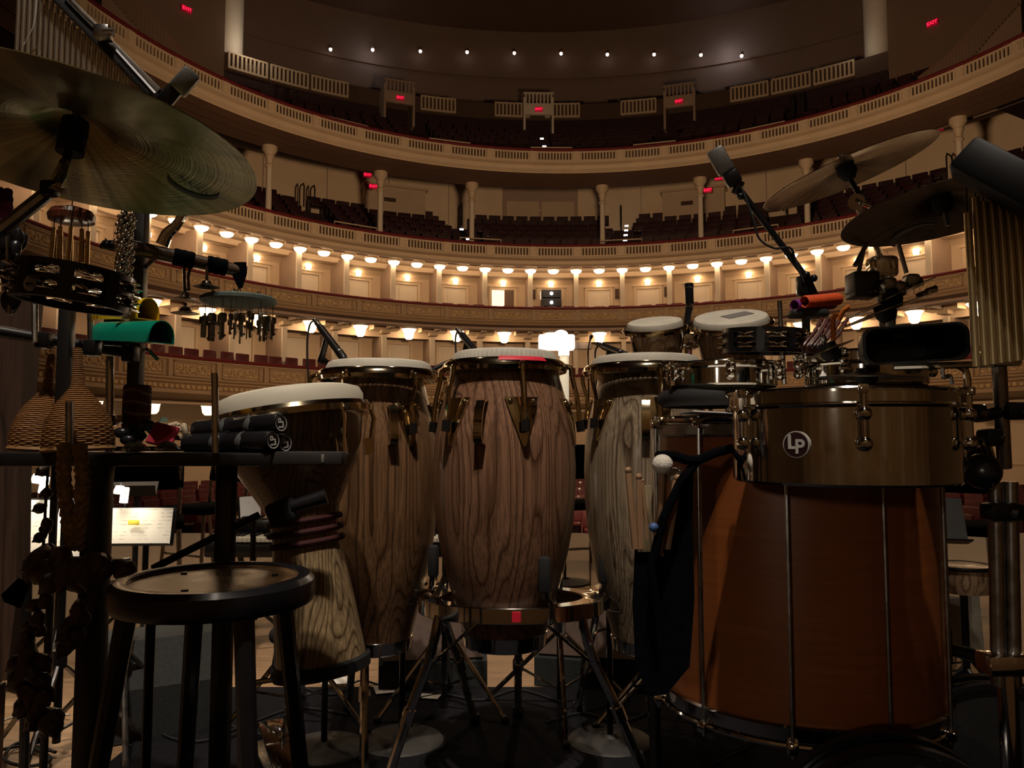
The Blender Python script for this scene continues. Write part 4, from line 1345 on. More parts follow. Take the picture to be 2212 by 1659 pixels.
tim, tc_, tH = chrome_drum('large mirror-chrome timbale with a round LP badge', 1822, 1.30, 852, 1040, 0.178, -14, 6, -44)
chrome_drum('small chrome timbale behind the large one, under the black cowbell', 1868, 1.68, 768, 836, 0.126, 20, 6)
sn, sc2, sH = chrome_drum('shallow chrome snare drum above the orange drum', 1562, 1.78, 790, 838, 0.121, -8, 6, hoop=0.014)
m = MB(); q = P(1545, 862, 1.80)
m.lathe([(0.118 + 0.016 * cos(2 * pi * k / 10), 0.020 * sin(2 * pi * k / 10)) for k in range(10)], 40, Matrix.Translation(q), closed=True)
tag(m.build('padded_ring', 'black_rubber', None, origin=q), 'fat black padded ring under the shallow chrome snare', 'ring')
# ------------------------------------------------------------------ bongos, tambourine, microphones, cymbals on the right
def drum_frame(px, py, Y, dx, dy, ratio, under):
    """unit normal of a disc whose image is an ellipse: long axis (dx, dy) pixels, short/long = ratio"""
    c = P(px, py, Y)
    d = (c - EYE).normalized()
    mx = Vector((-dy, 0, -dx)); mx = Vector((dy, 0, dx)) if mx.z < 0 else mx
    # image up-ish direction perpendicular to the long axis
    l = sqrt(dx * dx + dy * dy)
    m = Vector((-dy / l * -1 if False else 0, 0, 0))
    ux, uy = dy / l, -dx / l            # perpendicular in pixels
    if uy > 0: ux, uy = -ux, -uy        # make it point up in the picture
    m = Vector((ux, 0, -uy))
    m = (m - d * m.dot(d)).normalized()
    n = d * (ratio if under else -ratio) + m * sqrt(max(0, 1 - ratio * ratio))
    return c, n.normalized()

def bongo(t, px, py, Y, R, Hb, tilt, name, lug0):
    c = P(px, py, Y)
    n = Vector(tilt).normalized()
    M = axis_matrix(c, n)
    sh = MB().lathe([(R * 0.80, -Hb), (R * 0.90, -Hb * 0.55), (R * 0.95, -0.02), (R * 0.93, -0.02), (R * 0.76, -Hb)], 40, M, closed=True).build(name + '_shell', 'bongo_wood', t)
    for z in (0.35, 0.55, 0.75):
        MB().lathe([(R * (0.955 - 0.15 * z) , -Hb * z - 0.003), (R * (0.955 - 0.15 * z) + 0.002, -Hb * z), (R * (0.955 - 0.15 * z), -Hb * z + 0.003)], 40, M).build('groove_band', 'grille_dark', sh)
    m = MB(); v, f = scalloped([(R * 0.985, -0.022, 1), (R * 0.98, -0.008, 1), (R * 0.95, 0.0, 0.3), (R * 0.88, 0.002, 0), (0.001, 0.002, 0)], 96, 0.002, M, 48)
    m.add(v, f); hd = m.build(name + '_head', 'drum_skin', t)
    MB().lathe([(R + 0.002, -0.016), (R + 0.012, -0.016), (R + 0.017, -0.024), (R + 0.015, -0.034), (R + 0.004, -0.034)], 48, M, closed=True).build(name + '_rim', 'chrome_warm', t)
    MB().lathe([(R * 0.80, -Hb - 0.004), (R * 0.80 + 0.008, -Hb - 0.004), (R * 0.80 + 0.010, -Hb + 0.012), (R * 0.80 + 0.002, -Hb + 0.014)], 40, M, closed=True).build(name + '_bottom_ring', 'chrome', t)
    for k in range(4):
        a = radians(lug0 + 90 * k)
        m = MB(); m.M = M
        ca, sa = cos(a), sin(a)
        m.tube(smooth_path([((R + 0.014) * ca, (R + 0.014) * sa, -0.024), ((R + 0.022) * ca, (R + 0.022) * sa, -0.045), ((R * 0.93 + 0.018) * ca, (R * 0.93 + 0.018) * sa, -Hb * 0.55), ((R * 0.82 + 0.014) * ca, (R * 0.82 + 0.014) * sa, -Hb)], 4), 0.004, 8)
        m.build('tension_lug', 'chrome', t)
    return M, hd
q = P(1487, 760, 2.62)
t = thing('bongo_drums', 'two joined wooden bongos with pale skin heads behind the striped conga', 'bongos', q)
bongo(t, 1414, 694, 2.62, 0.095, 0.16, (-0.12, -0.31, 1), 'small', 40)
M2, hd2 = bongo(t, 1578, 684, 2.62, 0.127, 0.168, (-0.13, -0.36, 1), 'large', 30)
m = MB(); m.M = M2; m.box((0.024, 0.0, 0.0035), (0.10, 0.053, 0.001), 0.35); tag(m.build('tape_patch', plain('grey_tape', (0.22, 0.21, 0.19), 0.6), hd2), 'grey tape patch')
MB().bbox(P(1487, 738, 2.62), (0.06, 0.06, 0.052), 0.008).build('joining_block', 'chrome', t)
MB().cyl(P(1487, 750, 2.62), P(1487, 800, 2.62), 0.013, n=10).build('stand_post', 'chrome', t)
st = thing('bongo_stand', 'slim dark pole stand below the bongos', 'stand', (q.x, q.y, 0))
MB().cyl(P(1487, 800, 2.62), (q.x, q.y, 0.25), 0.012, n=10).build('pole', 'steel_dull', st)
for a in (20, 140, 260):
    MB().tube([Vector((q.x, q.y, 0.30)), rad_pt(Vector((q.x, q.y, 0)), 0.26, radians(a), 0.01)], 0.009, 8).build('leg', 'steel_dull', st)

jingle_me = None
def tambourine(label, px, py, Y, R, h, normal, rows=2, nj=8, logo=None):
    global jingle_me
    c = P(px, py, Y)
    M = axis_matrix(c, normal)
    t = thing('tambourine', label, 'tambourine', c)
    # frame: three hoops joined by posts, jingles in the slots
    th = 0.010
    n = nj * 2
    for i in range(rows + 1):
        z = -h / 2 + h * i / rows
        MB().lathe([(R, z - 0.006), (R + th, z - 0.006), (R + th, z + 0.006), (R, z + 0.006)], 56, M, closed=True).build('frame_hoop', 'black_plastic', t)
    for k in range(nj):
        a = 2 * pi * (k + 0.5) / nj
        m = MB(); m.M = M; m.box(((R + th / 2) * cos(a), (R + th / 2) * sin(a), 0), (th, 0.020, h), a); m.build('frame_post', 'black_plastic', t)
        for i in range(rows):
            z = -h / 2 + h * (i + 0.5) / rows
            b = 2 * pi * k / nj
            m = MB(); m.M = M @ Matrix.Translation(((R + th / 2) * cos(b), (R + th / 2) * sin(b), z))
            for s in (-1, 1):
                m.lathe([(0.001, 0.001 * s), (0.006, 0.003 * s), (0.011, 0.0025 * s), (0.023, 0.0065 * s)], 12)
            m.build('jingle', 'chrome', t)
    if logo:
        a = radians(logo)
        # small round maker mark on the frame
        v = M.to_3x3() @ Vector((cos(a), sin(a), 0))
        q0 = c + v * (R + th) + M.to_3x3() @ Vector((0, 0, -h * 0.30))
        b = MB().cyl(q0, q0 + v * 0.0015, 0.011, n=20).build('badge', 'badge_white', t)
        MB().box(q0 + v * 0.002, (0.012, 0.001, 0.003), 0, axis_matrix((0, 0, 0), M.to_3x3() @ Vector((0, 0, 1)), v.cross(Vector((0, 0, 1))))).build('badge_bar', 'black_plastic', b)
    return t
tambourine('black two-row tambourine beside the large bongo', 1650, 738, 2.05, 0.098, 0.052, (0.02, -0.06, 1), 2, 8)
m = MB(); m.cyl(P(1684, 650, 2.12), P(1694, 830, 2.12), 0.007, n=8); tag(m.build('support_rod', 'steel_dull', None, origin=P(1694, 830, 2.12)), 'thin upright steel rod behind the black tambourine', 'rod')

def pencil_mic(label, tail, head, r=0.0105, capsule=0.011, chrome_tail=True):
    tail, head = Vector(tail), Vector(head)
    d = (head - tail).normalized(); L = (head - tail).length
    t = thing('microphone', label, 'microphone', tail)
    MB().lathe([(r * 0.75, L * 0.14), (r, L * 0.18), (r, L * 0.80), (r * 1.08, L * 0.81)], 16, axis_matrix(tail, d)).build('body', 'black_plastic', t)
    MB().lathe([(r * 1.08, L * 0.81), (r * 1.1, L * 0.96), (r * 0.9, L), (0.0005, L)], 16, axis_matrix(tail, d)).build('capsule', 'black_metal', t)
    MB().lathe([(r * 1.09, L * 0.82), (r * 1.13, L * 0.825), (r * 1.13, L * 0.84), (r * 1.09, L * 0.845)], 16, axis_matrix(tail, d)).build('capsule_band', 'steel_dull', t)
    MB().lathe([(0.0005, -0.012), (r * 0.6, -0.01), (r * 0.62, L * 0.02), (r * 0.75, L * 0.03), (r * 0.75, L * 0.14)], 14, axis_matrix(tail, d)).build('connector', 'steel_dull', t)
    return t
def disc_stand(label, base_px, base_py, Y, top, clip_to, cable=True):
    b = P(base_px, base_py, Y); b.z = 0.0
    t = thing('microphone_stand', label, 'stand', b)
    M = Matrix.Translation(b)
    MB().lathe([(0.128, 0.0), (0.128, 0.008), (0.120, 0.014), (0.03, 0.020), (0.018, 0.03), (0.001, 0.03)], 40, M).build('base', 'stand_base', t)
    top = Vector(top)
    pole_top = Vector((b.x, b.y, top.z - 0.10)) if abs(top.x - b.x) > 0.05 else Vector((b.x, b.y, top.z - 0.01))
    MB().cyl(b + Vector((0, 0, 0.02)), pole_top, 0.0095, n=10).build('pole', 'black_metal', t)
    if (pole_top - top).length > 0.03:
        MB().tube(smooth_path([pole_top - Vector((0, 0, 0.02)), pole_top.lerp(top, 0.5) + Vector((0, 0, 0.01)), top], 4), 0.007, 8).build('boom', 'black_metal', t)
    clip_to = Vector(clip_to)
    MB().tube([top, clip_to], [0.011, 0.009], 8).build('clip', 'black_plastic', t)
    return t
plain('stand_base', (0.06, 0.058, 0.055), 0.55, 0.5, var=0.2, scale=30)
# conga microphones
pencil_mic('pencil microphone aimed at the conga behind the djembe', P(682, 694, 2.38), P(744, 776, 2.26), 0.0115)
disc_stand('round-base microphone stand standing behind the djembe', 700, 1600, 2.36, P(692, 782, 2.36), P(706, 730, 2.34))
pencil_mic('pencil microphone peeping above the middle conga', P(990, 714, 2.46), P(1040, 775, 2.34), 0.0115)
disc_stand('round-base microphone stand between the left and middle congas', 868, 1588, 2.42, P(1004, 770, 2.46), P(1008, 742, 2.42))
pencil_mic('pencil microphone lying low above the striped conga', P(1294, 744, 2.48), P(1352, 768, 2.36), 0.0115)
disc_stand('round-base microphone stand between the middle and striped congas', 1318, 1588, 2.42, P(1310, 790, 2.46), P(1316, 760, 2.43))
m = MB(); q = P(1487, 625, 2.3)
tt = pencil_mic('upright microphone standing between the two bongos', P(1490, 668, 2.68), P(1488, 612, 2.68), 0.015)
m = MB(); m.tube(smooth_path([P(1484, 735, 2.68), P(1484, 700, 2.68), P(1489, 664, 2.68)], 4), [0.012] * 8 + [0.014], 8); tag(m.build('microphone_clip', 'black_plastic', None, origin=P(1484, 735, 2.68)), 'black clip holding the upright microphone between the bongos', 'clip')
def cable(label, pts, r=0.003, mat='black_rubber', k=6, grp=None):
    m = MB(); m.tube(smooth_path(pts, k), r, 6)
    o = m.build('cable', mat, None, origin=Vector(pts[0]))
    return tag(o, label, 'cable', grp)
cable('black cable dropping from the microphone behind the djembe', [P(682, 693, 2.38), P(670, 700, 2.40), P(664, 740, 2.41), P(666, 830, 2.41)])
cable('black cable dropping from the microphone above the middle conga', [P(990, 712, 2.46), P(984, 730, 2.47), P(985, 770, 2.47), P(986, 860, 2.47)])
cable('black cable dropping from the microphone above the striped conga', [P(1294, 744, 2.48), P(1286, 760, 2.49), P(1287, 800, 2.49), P(1290, 870, 2.49)])

# boxy condenser microphone on a boom
t = thing('microphone', 'boxy grey condenser microphone on the long black boom', 'microphone', P(1570, 380, 2.25))
A, B = P(1542, 322, 2.25), P(1588, 402, 2.25)
d = (B - A).normalized()
Mx = axis_matrix(A, d, (0.9, -0.3, 0.3))
m = MB(); m.M = Mx; m.bbox((0, 0, 0.042), (0.052, 0.036, 0.084), 0.010); m.build('head_grille', plain('mic_grey', (0.20, 0.20, 0.19), 0.45, 0.6, var=0.2, scale=300), t)
m = MB(); m.M = Mx; m.bbox((0.004, 0, 0.105), (0.046, 0.034, 0.045), 0.008); m.build('body', 'black_metal', t)
m = MB(); m.M = Mx; m.cyl((0.02, 0, 0.125), (-0.012, 0, 0.150), 0.013, n=10); m.build('swivel', 'black_plastic', t)
t = thing('boom_stand', 'long black boom stand reaching up to the boxy condenser microphone', 'stand', Vector((P(1742, 700, 2.25).x, 2.25, 0)))
pa, pb = P(1592, 402, 2.25), P(1742, 600, 2.25)
MB().cyl(pa, pb, 0.0095, n=10).build('boom', 'black_metal', t)
MB().tube([pb, P(1760, 640, 2.25), P(1764, 655, 2.25)], 0.013, 8).build('counterweight', 'black_metal', t)
MB().bbox(P(1732, 618, 2.25), (0.03, 0.03, 0.06), 0.008).build('clutch', 'black_plastic', t)
for x, y in ((1742, 594), (1758, 601), (1600, 424)):
    MB().sphere(P(x, y, 2.23), 0.011, 10, 8).build('knob', 'black_plastic', t)
MB().cyl(P(1738, 600, 2.25), Vector((P(1742, 700, 2.25).x, 2.25, 0.12)), 0.012, n=10).build('pole', 'black_metal', t)
for a in (30, 150, 270):
    MB().tube([Vector((P(1742, 700, 2.25).x, 2.25, 0.15)), rad_pt(Vector((P(1742, 700, 2.25).x, 2.25, 0)), 0.3, radians(a), 0.01)], 0.009, 8).build('leg', 'black_metal', t)
cable('black cable looping below the boom of the boxy microphone', [P(1600, 400, 2.24), P(1626, 470, 2.22), P(1640, 515, 2.22), P(1672, 536, 2.22), P(1706, 535, 2.23), P(1718, 560, 2.24), P(1736, 610, 2.23)], 0.0035)

# ---- cymbals
def crescent(R0, w, a0, a1, n=28):
    out, inn = [], []
    for i in range(n + 1):
        u = i / n
        a = a0 + (a1 - a0) * u
        k = sin(pi * u) ** 0.8
        out.append((R0 * cos(a), R0 * sin(a)))
        inn.append(((R0 - w * k) * cos(a), (R0 - w * k) * sin(a)))
    return out, inn
def cymbal(label, px, py, Y, dx, dy, ratio, R, mat, under=True, bell=0.065, bow=0.030, logo=None, grp=None, parts=True, normal=None):
    c, n = drum_frame(px, py, Y, dx, dy, ratio, under)
    ax = Vector((dx, 0, -dy)).normalized()
    if normal:
        n = Vector(normal).normalized(); ax = Vector((1, 0, 0)); c = P(px, py, Y)
    M = axis_matrix((0, 0, 0), n, ax)
    t = thing('cymbal', label, 'cymbal', c, grp)
    bh = 0.020 if bow > 0.02 else 0.006
    pr = [(0.006, bh + bow), (bell * 0.5, bh * 0.85 + bow), (bell * 0.9, bh * 0.2 + bow), (bell, bow), (R * 0.5, bow * 0.68), (R * 0.8, bow * 0.28), (R, 0.0)]
    mb = MB().lathe(pr + [(R, -0.0015)] + [(r, z - 0.0015) for r, z in reversed(pr[:-1])], 80, M, closed=True)
    me = mb.mesh('cymbal_disc', mat)
    link('disc', me, t)
    if parts:
        link('wing_nut', MB().lathe([(0.004, bow + 0.012), (0.007, bow + 0.02), (0.007, bow + 0.028), (0.003, bow + 0.03), (0.001, bow + 0.03)], 10, M).mesh('wing_nut', 'steel_dull'), t)
        link('felt', MB().lathe([(0.018, bow + 0.010), (0.020, bow - 0.012), (0.012, bow - 0.026), (0.001, bow - 0.026)], 14, M).mesh('felt', 'black_rubber'), t)
    if logo:
        side = -1 if under else 1
        rr, ang, size, lm, a0, a1 = logo
        zl = -0.0028 if under else 0.001
        def h(x, y):
            r = sqrt(x * x + y * y)
            for (r0, z0), (r1, z1) in zip(pr, pr[1:]):
                if r0 <= r <= r1:
                    return z0 + (z1 - z0) * (r - r0) / (r1 - r0) + zl
            return zl
        cx, cy = rr * cos(ang), rr * sin(ang)
        o_, i_ = crescent(size, size * 0.36, a0, a1)
        m = MB(); m.M = M
        vs_ = [(cx + x, cy + y, h(cx + x, cy + y)) for x, y in o_] + [(cx + x, cy + y, h(cx + x, cy + y)) for x, y in i_]
        k = len(o_)
        m.add(vs_, [(i, i + 1, k + i + 1, k + i) for i in range(k - 1)])
        link('crescent_mark', m.mesh('crescent_mark', lm), t)
        m = MB(); m.M = M
        for i in range(7):   # worn, illegible maker lettering inside the crescent
            u = (i - 3) * size * 0.20
            x, y = cx + u * cos(a0 + 0.9) , cy + u * sin(a0 + 0.9)
            s_ = size * 0.10
            for (ax_, ay_, bx_, by_) in (((-1, -1, -0.6, 1.2), (-0.6, 1.2, 0.5, 0.4)) if i % 2 else ((0, -1.2, 0.3, 1.2), (0.3, -0.2, 0.8, -1.0))):
                p, q = Vector((x + ax_ * s_, y + ay_ * s_)), Vector((x + bx_ * s_, y + by_ * s_))
                d2 = (q - p).normalized(); w2 = Vector((-d2.y, d2.x)) * size * 0.022
                pts = [p + w2, p - w2, q - w2, q + w2]
                m.add([(a.x, a.y, h(a.x, a.y)) for a in pts], [(0, 1, 2, 3)])
        link('worn_lettering', m.mesh('worn_lettering', lm), t)
    return t, c, n
plain('ink_dark', (0.012, 0.010, 0.008), 0.5)
plain('ink_grey', (0.34, 0.32, 0.32), 0.5)
_, c1, n1 = cymbal('tilted golden cymbal beside the boxy condenser microphone', 1831, 374, 1.58, 192, -84, 0.165, 0.179, 'bronze_gold', bell=0.045, bow=0.012, normal=(-0.342, 0.0155, 1))
_, c2, n2 = cymbal('dark bronze cymbal with a pale crescent behind the hanging chimes', 2040, 456, 1.46, 202, -46, 0.30, 0.188, 'bronze_dark', logo=(0.150, radians(82), 0.050, 'ink_grey', radians(110), radians(300)), normal=(-0.117, 0.099, 1), bow=0.022, bell=0.05)
t = thing('cymbal_stand', 'chrome cymbal stand holding the tilted golden cymbal', 'stand', Vector((P(1905, 700, 2.12).x, 2.12, 0)))
MB().cyl(c1 - n1 * 0.01, P(1862, 432, 1.58), 0.0055, n=8).build('rod', 'black_metal', t)
m = MB(); m.cyl(P(1850, 436, 1.56), P(1850, 436, 1.60), 0.017, n=14); m.tube([P(1850, 440, 1.57), P(1868, 428, 1.57)], 0.008, 8); m.build('tilter', 'chrome', t)
MB().tube(smooth_path([P(1850, 432, 1.55), P(1864, 440, 1.54), P(1880, 446, 1.54)], 4), [0.004] * 8 + [0.007], 8).build('wing_bolt', 'chrome', t)
MB().cyl(P(1852, 445, 1.58), P(1905, 560, 2.12), 0.007, n=10).build('boom', 'steel_dull', t)
MB().cyl(P(1905, 560, 2.12), Vector((P(1905, 700, 2.12).x, 2.12, 0.2)), 0.0125, n=10).build('pole', 'steel_dull', t)
MB().bbox(P(1905, 578, 2.10), (0.072, 0.06, 0.060), 0.012).build('clamp', 'chrome', t)
for x, y in ((1884, 568), (1928, 570), (1918, 602)):
    MB().cyl(P(x, y - 6, 2.07), P(x + 3, y + 10, 2.07), 0.009, n=8).build('clamp_bolt', 'chrome', t)
for a in (30, 150, 270):
    MB().tube([Vector((P(1905, 700, 2.12).x, 2.12, 0.22)), rad_pt(Vector((P(1905, 700, 2.12).x, 2.12, 0)), 0.28, radians(a), 0.01)], 0.010, 8).build('leg', 'steel_dull', t)
t = thing('cymbal_stand', 'slim steel rods holding up the dark bronze cymbal', 'stand', P(1850, 650, 1.5))
for a, b in (((1868, 532), (1848, 620)), ((1940, 530), (1958, 590)), ((1872, 532), (1846, 575))):
    MB().cyl(P(a[0], a[1] - 4, 1.62), P(b[0], b[1], 1.62), 0.005, n=8).build('rod', 'steel_dull', t)
MB().cyl(c2 + n2 * 0.03, c2 - n2 * 0.03, 0.005, n=8).build('rod', 'steel_dull', t)
# grey woodblock-like box and clamp bar
q = P(1862, 612, 1.55); m = MB(); m.bbox(q, (0.052, 0.05, 0.042), 0.004); m.bbox(q + Vector((0, 0, -0.025)), (0.050, 0.048, 0.012), 0.003)
tag(m.build('jam_block', plain('charcoal_plastic', (0.035, 0.035, 0.032), 0.4), None, origin=q), 'charcoal square block below the dark cymbal', 'block')
t = thing('clamp_rail', 'chrome rail crowded with clamps between charcoal block and chimes', 'rail', P(1930, 620, 1.52))
MB().cyl(P(1880, 628, 1.52), P(1990, 606, 1.52), 0.007, n=8).build('bar', 'chrome', t)
for x, y in ((1918, 616), (1938, 626), (1968, 608)):
    MB().bbox(P(x, y, 1.51), (0.026, 0.03, 0.028), 0.006).build('clamp', 'steel_dull', t)
for x, y in ((1992, 610), (2002, 634), (2022, 624)):
    MB().tube([P(x - 22, y + 4, 1.50), P(x, y, 1.50)], [0.004, 0.0075], 8).build('wing_bolt', 'chrome', t)
MB().cyl(P(1925, 630, 1.52), P(1925, 760, 1.55), 0.009, n=8).build('post', 'steel_dull', t)
# pair of small cymbals seen edge-on
cymbal('upper of two thin cymbals seen edge-on beside the chimes', 1925, 644, 1.50, 80, -40, 0.035, 0.085, 'bronze_gold', grp='edge-on hi-hat cymbals', bow=0.004, bell=0.02)
cymbal('lower of two thin cymbals seen edge-on beside the chimes', 1912, 672, 1.48, 92, -36, 0.03, 0.092, 'bronze_gold', grp='edge-on hi-hat cymbals', bow=0.004, bell=0.02)
cymbal('small dark cymbal lying nearly flat above the chrome timbale', 1872, 816, 1.45, 112, 4, 0.04, 0.098, 'bronze_dark', bow=0.008, bell=0.03)
cymbal('thin splash cymbal tilted beside the small timbale', 1790, 756, 1.58, 50, -22, 0.04, 0.052, 'bronze_gold', bow=0.004, bell=0.02)

# ---- cowbells, coloured tubes
def loft(mb, rings):
    n = len(rings[0]); vs_ = [p for r in rings for p in r]; fs = []
    for k in range(len(rings) - 1):
        for i in range(n):
            j = (i + 1) % n
            fs.append((k * n + i, k * n + j, (k + 1) * n + j, (k + 1) * n + i))
    return mb.add(vs_, fs)
def rrect(w, h, r, n=5):
    pts = []
    for cx, cy, a0 in ((w / 2 - r, h / 2 - r, 0), (-w / 2 + r, h / 2 - r, 90), (-w / 2 + r, -h / 2 + r, 180), (w / 2 - r, -h / 2 + r, 270)):
        for i in range(n + 1):
            a = radians(a0 + 90 * i / n)
            pts.append((cx + r * cos(a), cy + r * sin(a)))
    return pts
def cowbell(label, M, w, h, L, mat):
    """mouth at local z = 0 opening to -z, closed end at z = L"""
    t = thing('cowbell', label, 'cowbell', M.to_translation())
    rings = []
    for (sx, z, d) in ((1.0, 0.004, 0.004), (1.0, 0.0, 0.0), (1.02, 0.004, 0), (0.72, L * 0.97, 0), (0.62, L, 0)):
        rings.append([(x * sx, y * sx, z) for x, y in rrect(w, h, h * 0.30)])
    m = MB(); m.M = M
    loft(m, rings)
    n = len(rings[0]); b = (len(rings) - 1) * n
    m.f.append(tuple(range(b, b + n))); m.mi.append(0)
    # inside
    inner = [[(x * 0.94, y * 0.90, 0.0) for x, y in rrect(w, h, h * 0.30)], [(x * 0.68, y * 0.64, L * 0.95) for x, y in rrect(w, h, h * 0.30)]]
    b0 = len(m.v); loft(m, inner)
    m.f.append(tuple(range(b0 + n, b0 + 2 * n))); m.mi.append(0)
    for i in range(n):
        j = (i + 1) % n
        m.f.append((n + i, n + j, b0 + j, b0 + i)); m.mi.append(0)
    m.build('bell', mat, t)
    k = MB(); k.M = M; k.bbox((0, h * 0.42, L * 0.62), (0.03, 0.028, 0.05), 0.006); k.build('mount', 'black_metal', t)
    return t
q = P(1978, 742, 1.25)
cowbell('black cowbell with its wide mouth facing out above the chrome timbale', axis_matrix(q, Vector((0.25, 1, 0.05)), (1, 0, 0.05)) @ Matrix.Diagonal((1, -1, 1, 1)), 0.160, 0.062, 0.17, 'black_metal')
t = thing('mount_bar', 'flat chrome bar with bent arm below the black cowbell', 'bar', P(2080, 830, 1.28))
MB().cyl(P(1930, 793, 1.30), P(2110, 787, 1.27), 0.006, n=8).build('bar', 'chrome', t)
MB().tube(smooth_path([P(2070, 790, 1.28), P(2085, 800, 1.28), P(2090, 830, 1.28), P(2082, 850, 1.28)], 5), 0.006, 8).build('bent_arm', 'chrome', t)
MB().tube(smooth_path([P(2036, 795, 1.28), P(2038, 815, 1.28), P(2052, 812, 1.28), P(2056, 830, 1.28)], 5), 0.0035, 8).build('hook', 'steel_dull', t)
def foam_tube(label, p0, p1, r, mat, squash=1.0, wall=0.3):
    p0, p1 = Vector(p0), Vector(p1)
    L = (p1 - p0).length
    M = axis_matrix(p0, p1 - p0)
    m = MB(M=M)
    m.lathe([(r * (1 - wall), 0.001), (r * 0.86, -0.001), (r, 0.004), (r, L - 0.006), (r * 0.86, L), (0.001, L)], 28)
    m.lathe([(r * (1 - wall), 0.001), (r * (1 - wall), L * 0.8), (0.001, L * 0.8)], 28)
    return tag(m.build('foam_tube', mat, None, origin=p0), label, 'tube')
plain('orange_foam', (0.95, 0.115, 0.025), 0.7, var=0.12, scale=60, bump=0.25)
plain('purple_foam', (0.26, 0.025, 0.27), 0.65, var=0.1, scale=60, bump=0.2)
plain('orange_rubber', (0.85, 0.24, 0.035), 0.6, var=0.1, scale=40, bump=0.15)
foam_tube('bright orange foam tube clamped beside the boom stand', P(1738, 652, 1.95), P(1812, 646, 2.02), 0.0165, 'orange_foam')
foam_tube('purple foam tube tucked beneath the orange one', P(1716, 660, 1.97), P(1800, 655, 2.05), 0.0165, 'purple_foam')
q = P(1745, 678, 1.99); m = MB(); m.bbox(q, (0.10, 0.05, 0.022), 0.009); tag(m.build('clamp_block', 'charcoal_plastic', None, origin=q), 'charcoal clamp block under the foam tubes', 'block')
for i, (a, b, c_) in enumerate((((1800, 735), (1800, 690), (1808, 678)), ((1812, 690), (1822, 672), (1836, 662)))):
    m = MB(); m.tube(smooth_path([P(a[0], a[1], 1.88), P(b[0], b[1], 1.87), P(c_[0], c_[1], 1.86)], 5), 0.0062, 10)
    tag(m.build('orange_mallet', 'orange_rubber', None, origin=P(a[0], a[1], 1.88)), ('long upright' if i == 0 else 'short bent') + ' orange rubber mallet below the foam tubes', 'mallet')
# coil of dark red beaded cord
rnd = random.Random(3)
t = thing('beaded_cord', 'bundle of dark red beaded cords hanging below the foam tubes', 'cord', P(1775, 740, 1.92))
plain('bead_red', (0.075, 0.008, 0.008), 0.35, var=0.5, scale=60)
plain('bead_pale', (0.20, 0.10, 0.07), 0.4, var=0.3, scale=60)
for i in range(9):
    x0, y0 = 1750 + 7 * i, 700 + rnd.uniform(-6, 6)
    pts = [P(x0 + 26, y0 - 10, 1.95), P(x0 + 8, y0 + 22, 1.92), P(x0 - 14, y0 + 52, 1.90), P(x0 - 10, y0 + 84, 1.90)]
    MB().tube(smooth_path(pts, 6), [0.0035 + 0.0016 * (k % 2) for k in range(19)], 7).build('cord_strand', 'bead_pale' if i % 4 == 1 else 'bead_red', t)
q = P(1772, 812, 1.5); m = MB(); m.add([P(1764, 822, 1.5), P(1790, 820, 1.5), P(1778, 800, 1.52), P(1772, 814, 1.54)], [(0, 1, 2), (0, 2, 3), (1, 3, 2), (0, 3, 1)])
tag(m.build('paper_scrap', 'white_paper', None, smooth=False, origin=q), 'folded white paper scrap on the chrome timbale', 'paper')

# ---- hanging bar chimes at the right edge
plain('chime_brass', (0.56, 0.45, 0.25), 0.42, 0.9, var=0.15, scale=30, stretch=(1, 1, 0.1), rvar=0.08)
plain('chime_silver', (0.66, 0.60, 0.50), 0.32, 1.0, var=0.12, scale=30, stretch=(1, 1, 0.1))
t = thing('bar_chimes', 'golden bar chimes hanging from a thick black mantle at the right edge', 'chimes', P(2150, 600, 1.2))
a, b = P(2090, 345, 1.2), P(2290, 452, 1.12)
Mx = axis_matrix(a.lerp(b, 0.5), b - a, (0.3, 0.0, 1))
m = MB(); m.M = Mx; m.bbox((0, 0, 0), (0.062, 0.058, (b - a).length * 1.12), 0.010); m.build('mantle', plain('mantle_black', (0.004, 0.004, 0.005), 0.5, spec=0.25), t)
for i in range(13):
    u = i / 12
    x = 2090 + 17.5 * i
    Yc = 1.215 - 0.05 * u
    ytop = 424 + (0 if i != 1 else -10) + 26 * (i > 4) * (i - 4) / 8 + (24 if i == 0 else 0)
    yb = 792 - 2.5 * i
    p0, p1 = P(x, ytop + 12, Yc), P(x, yb, Yc)
    p1.x = p0.x + 0.004; p1.y = p0.y
    tb = MB().cyl(p0, p1, 0.0058, n=12).build('chime_tube', 'chime_brass', t)
    MB().cyl(p0 + Vector((0, 0, -0.012)), p0 + Vector((0.0, 0, 0.05)), 0.0010, n=5).build('cord', 'black_cloth', tb)
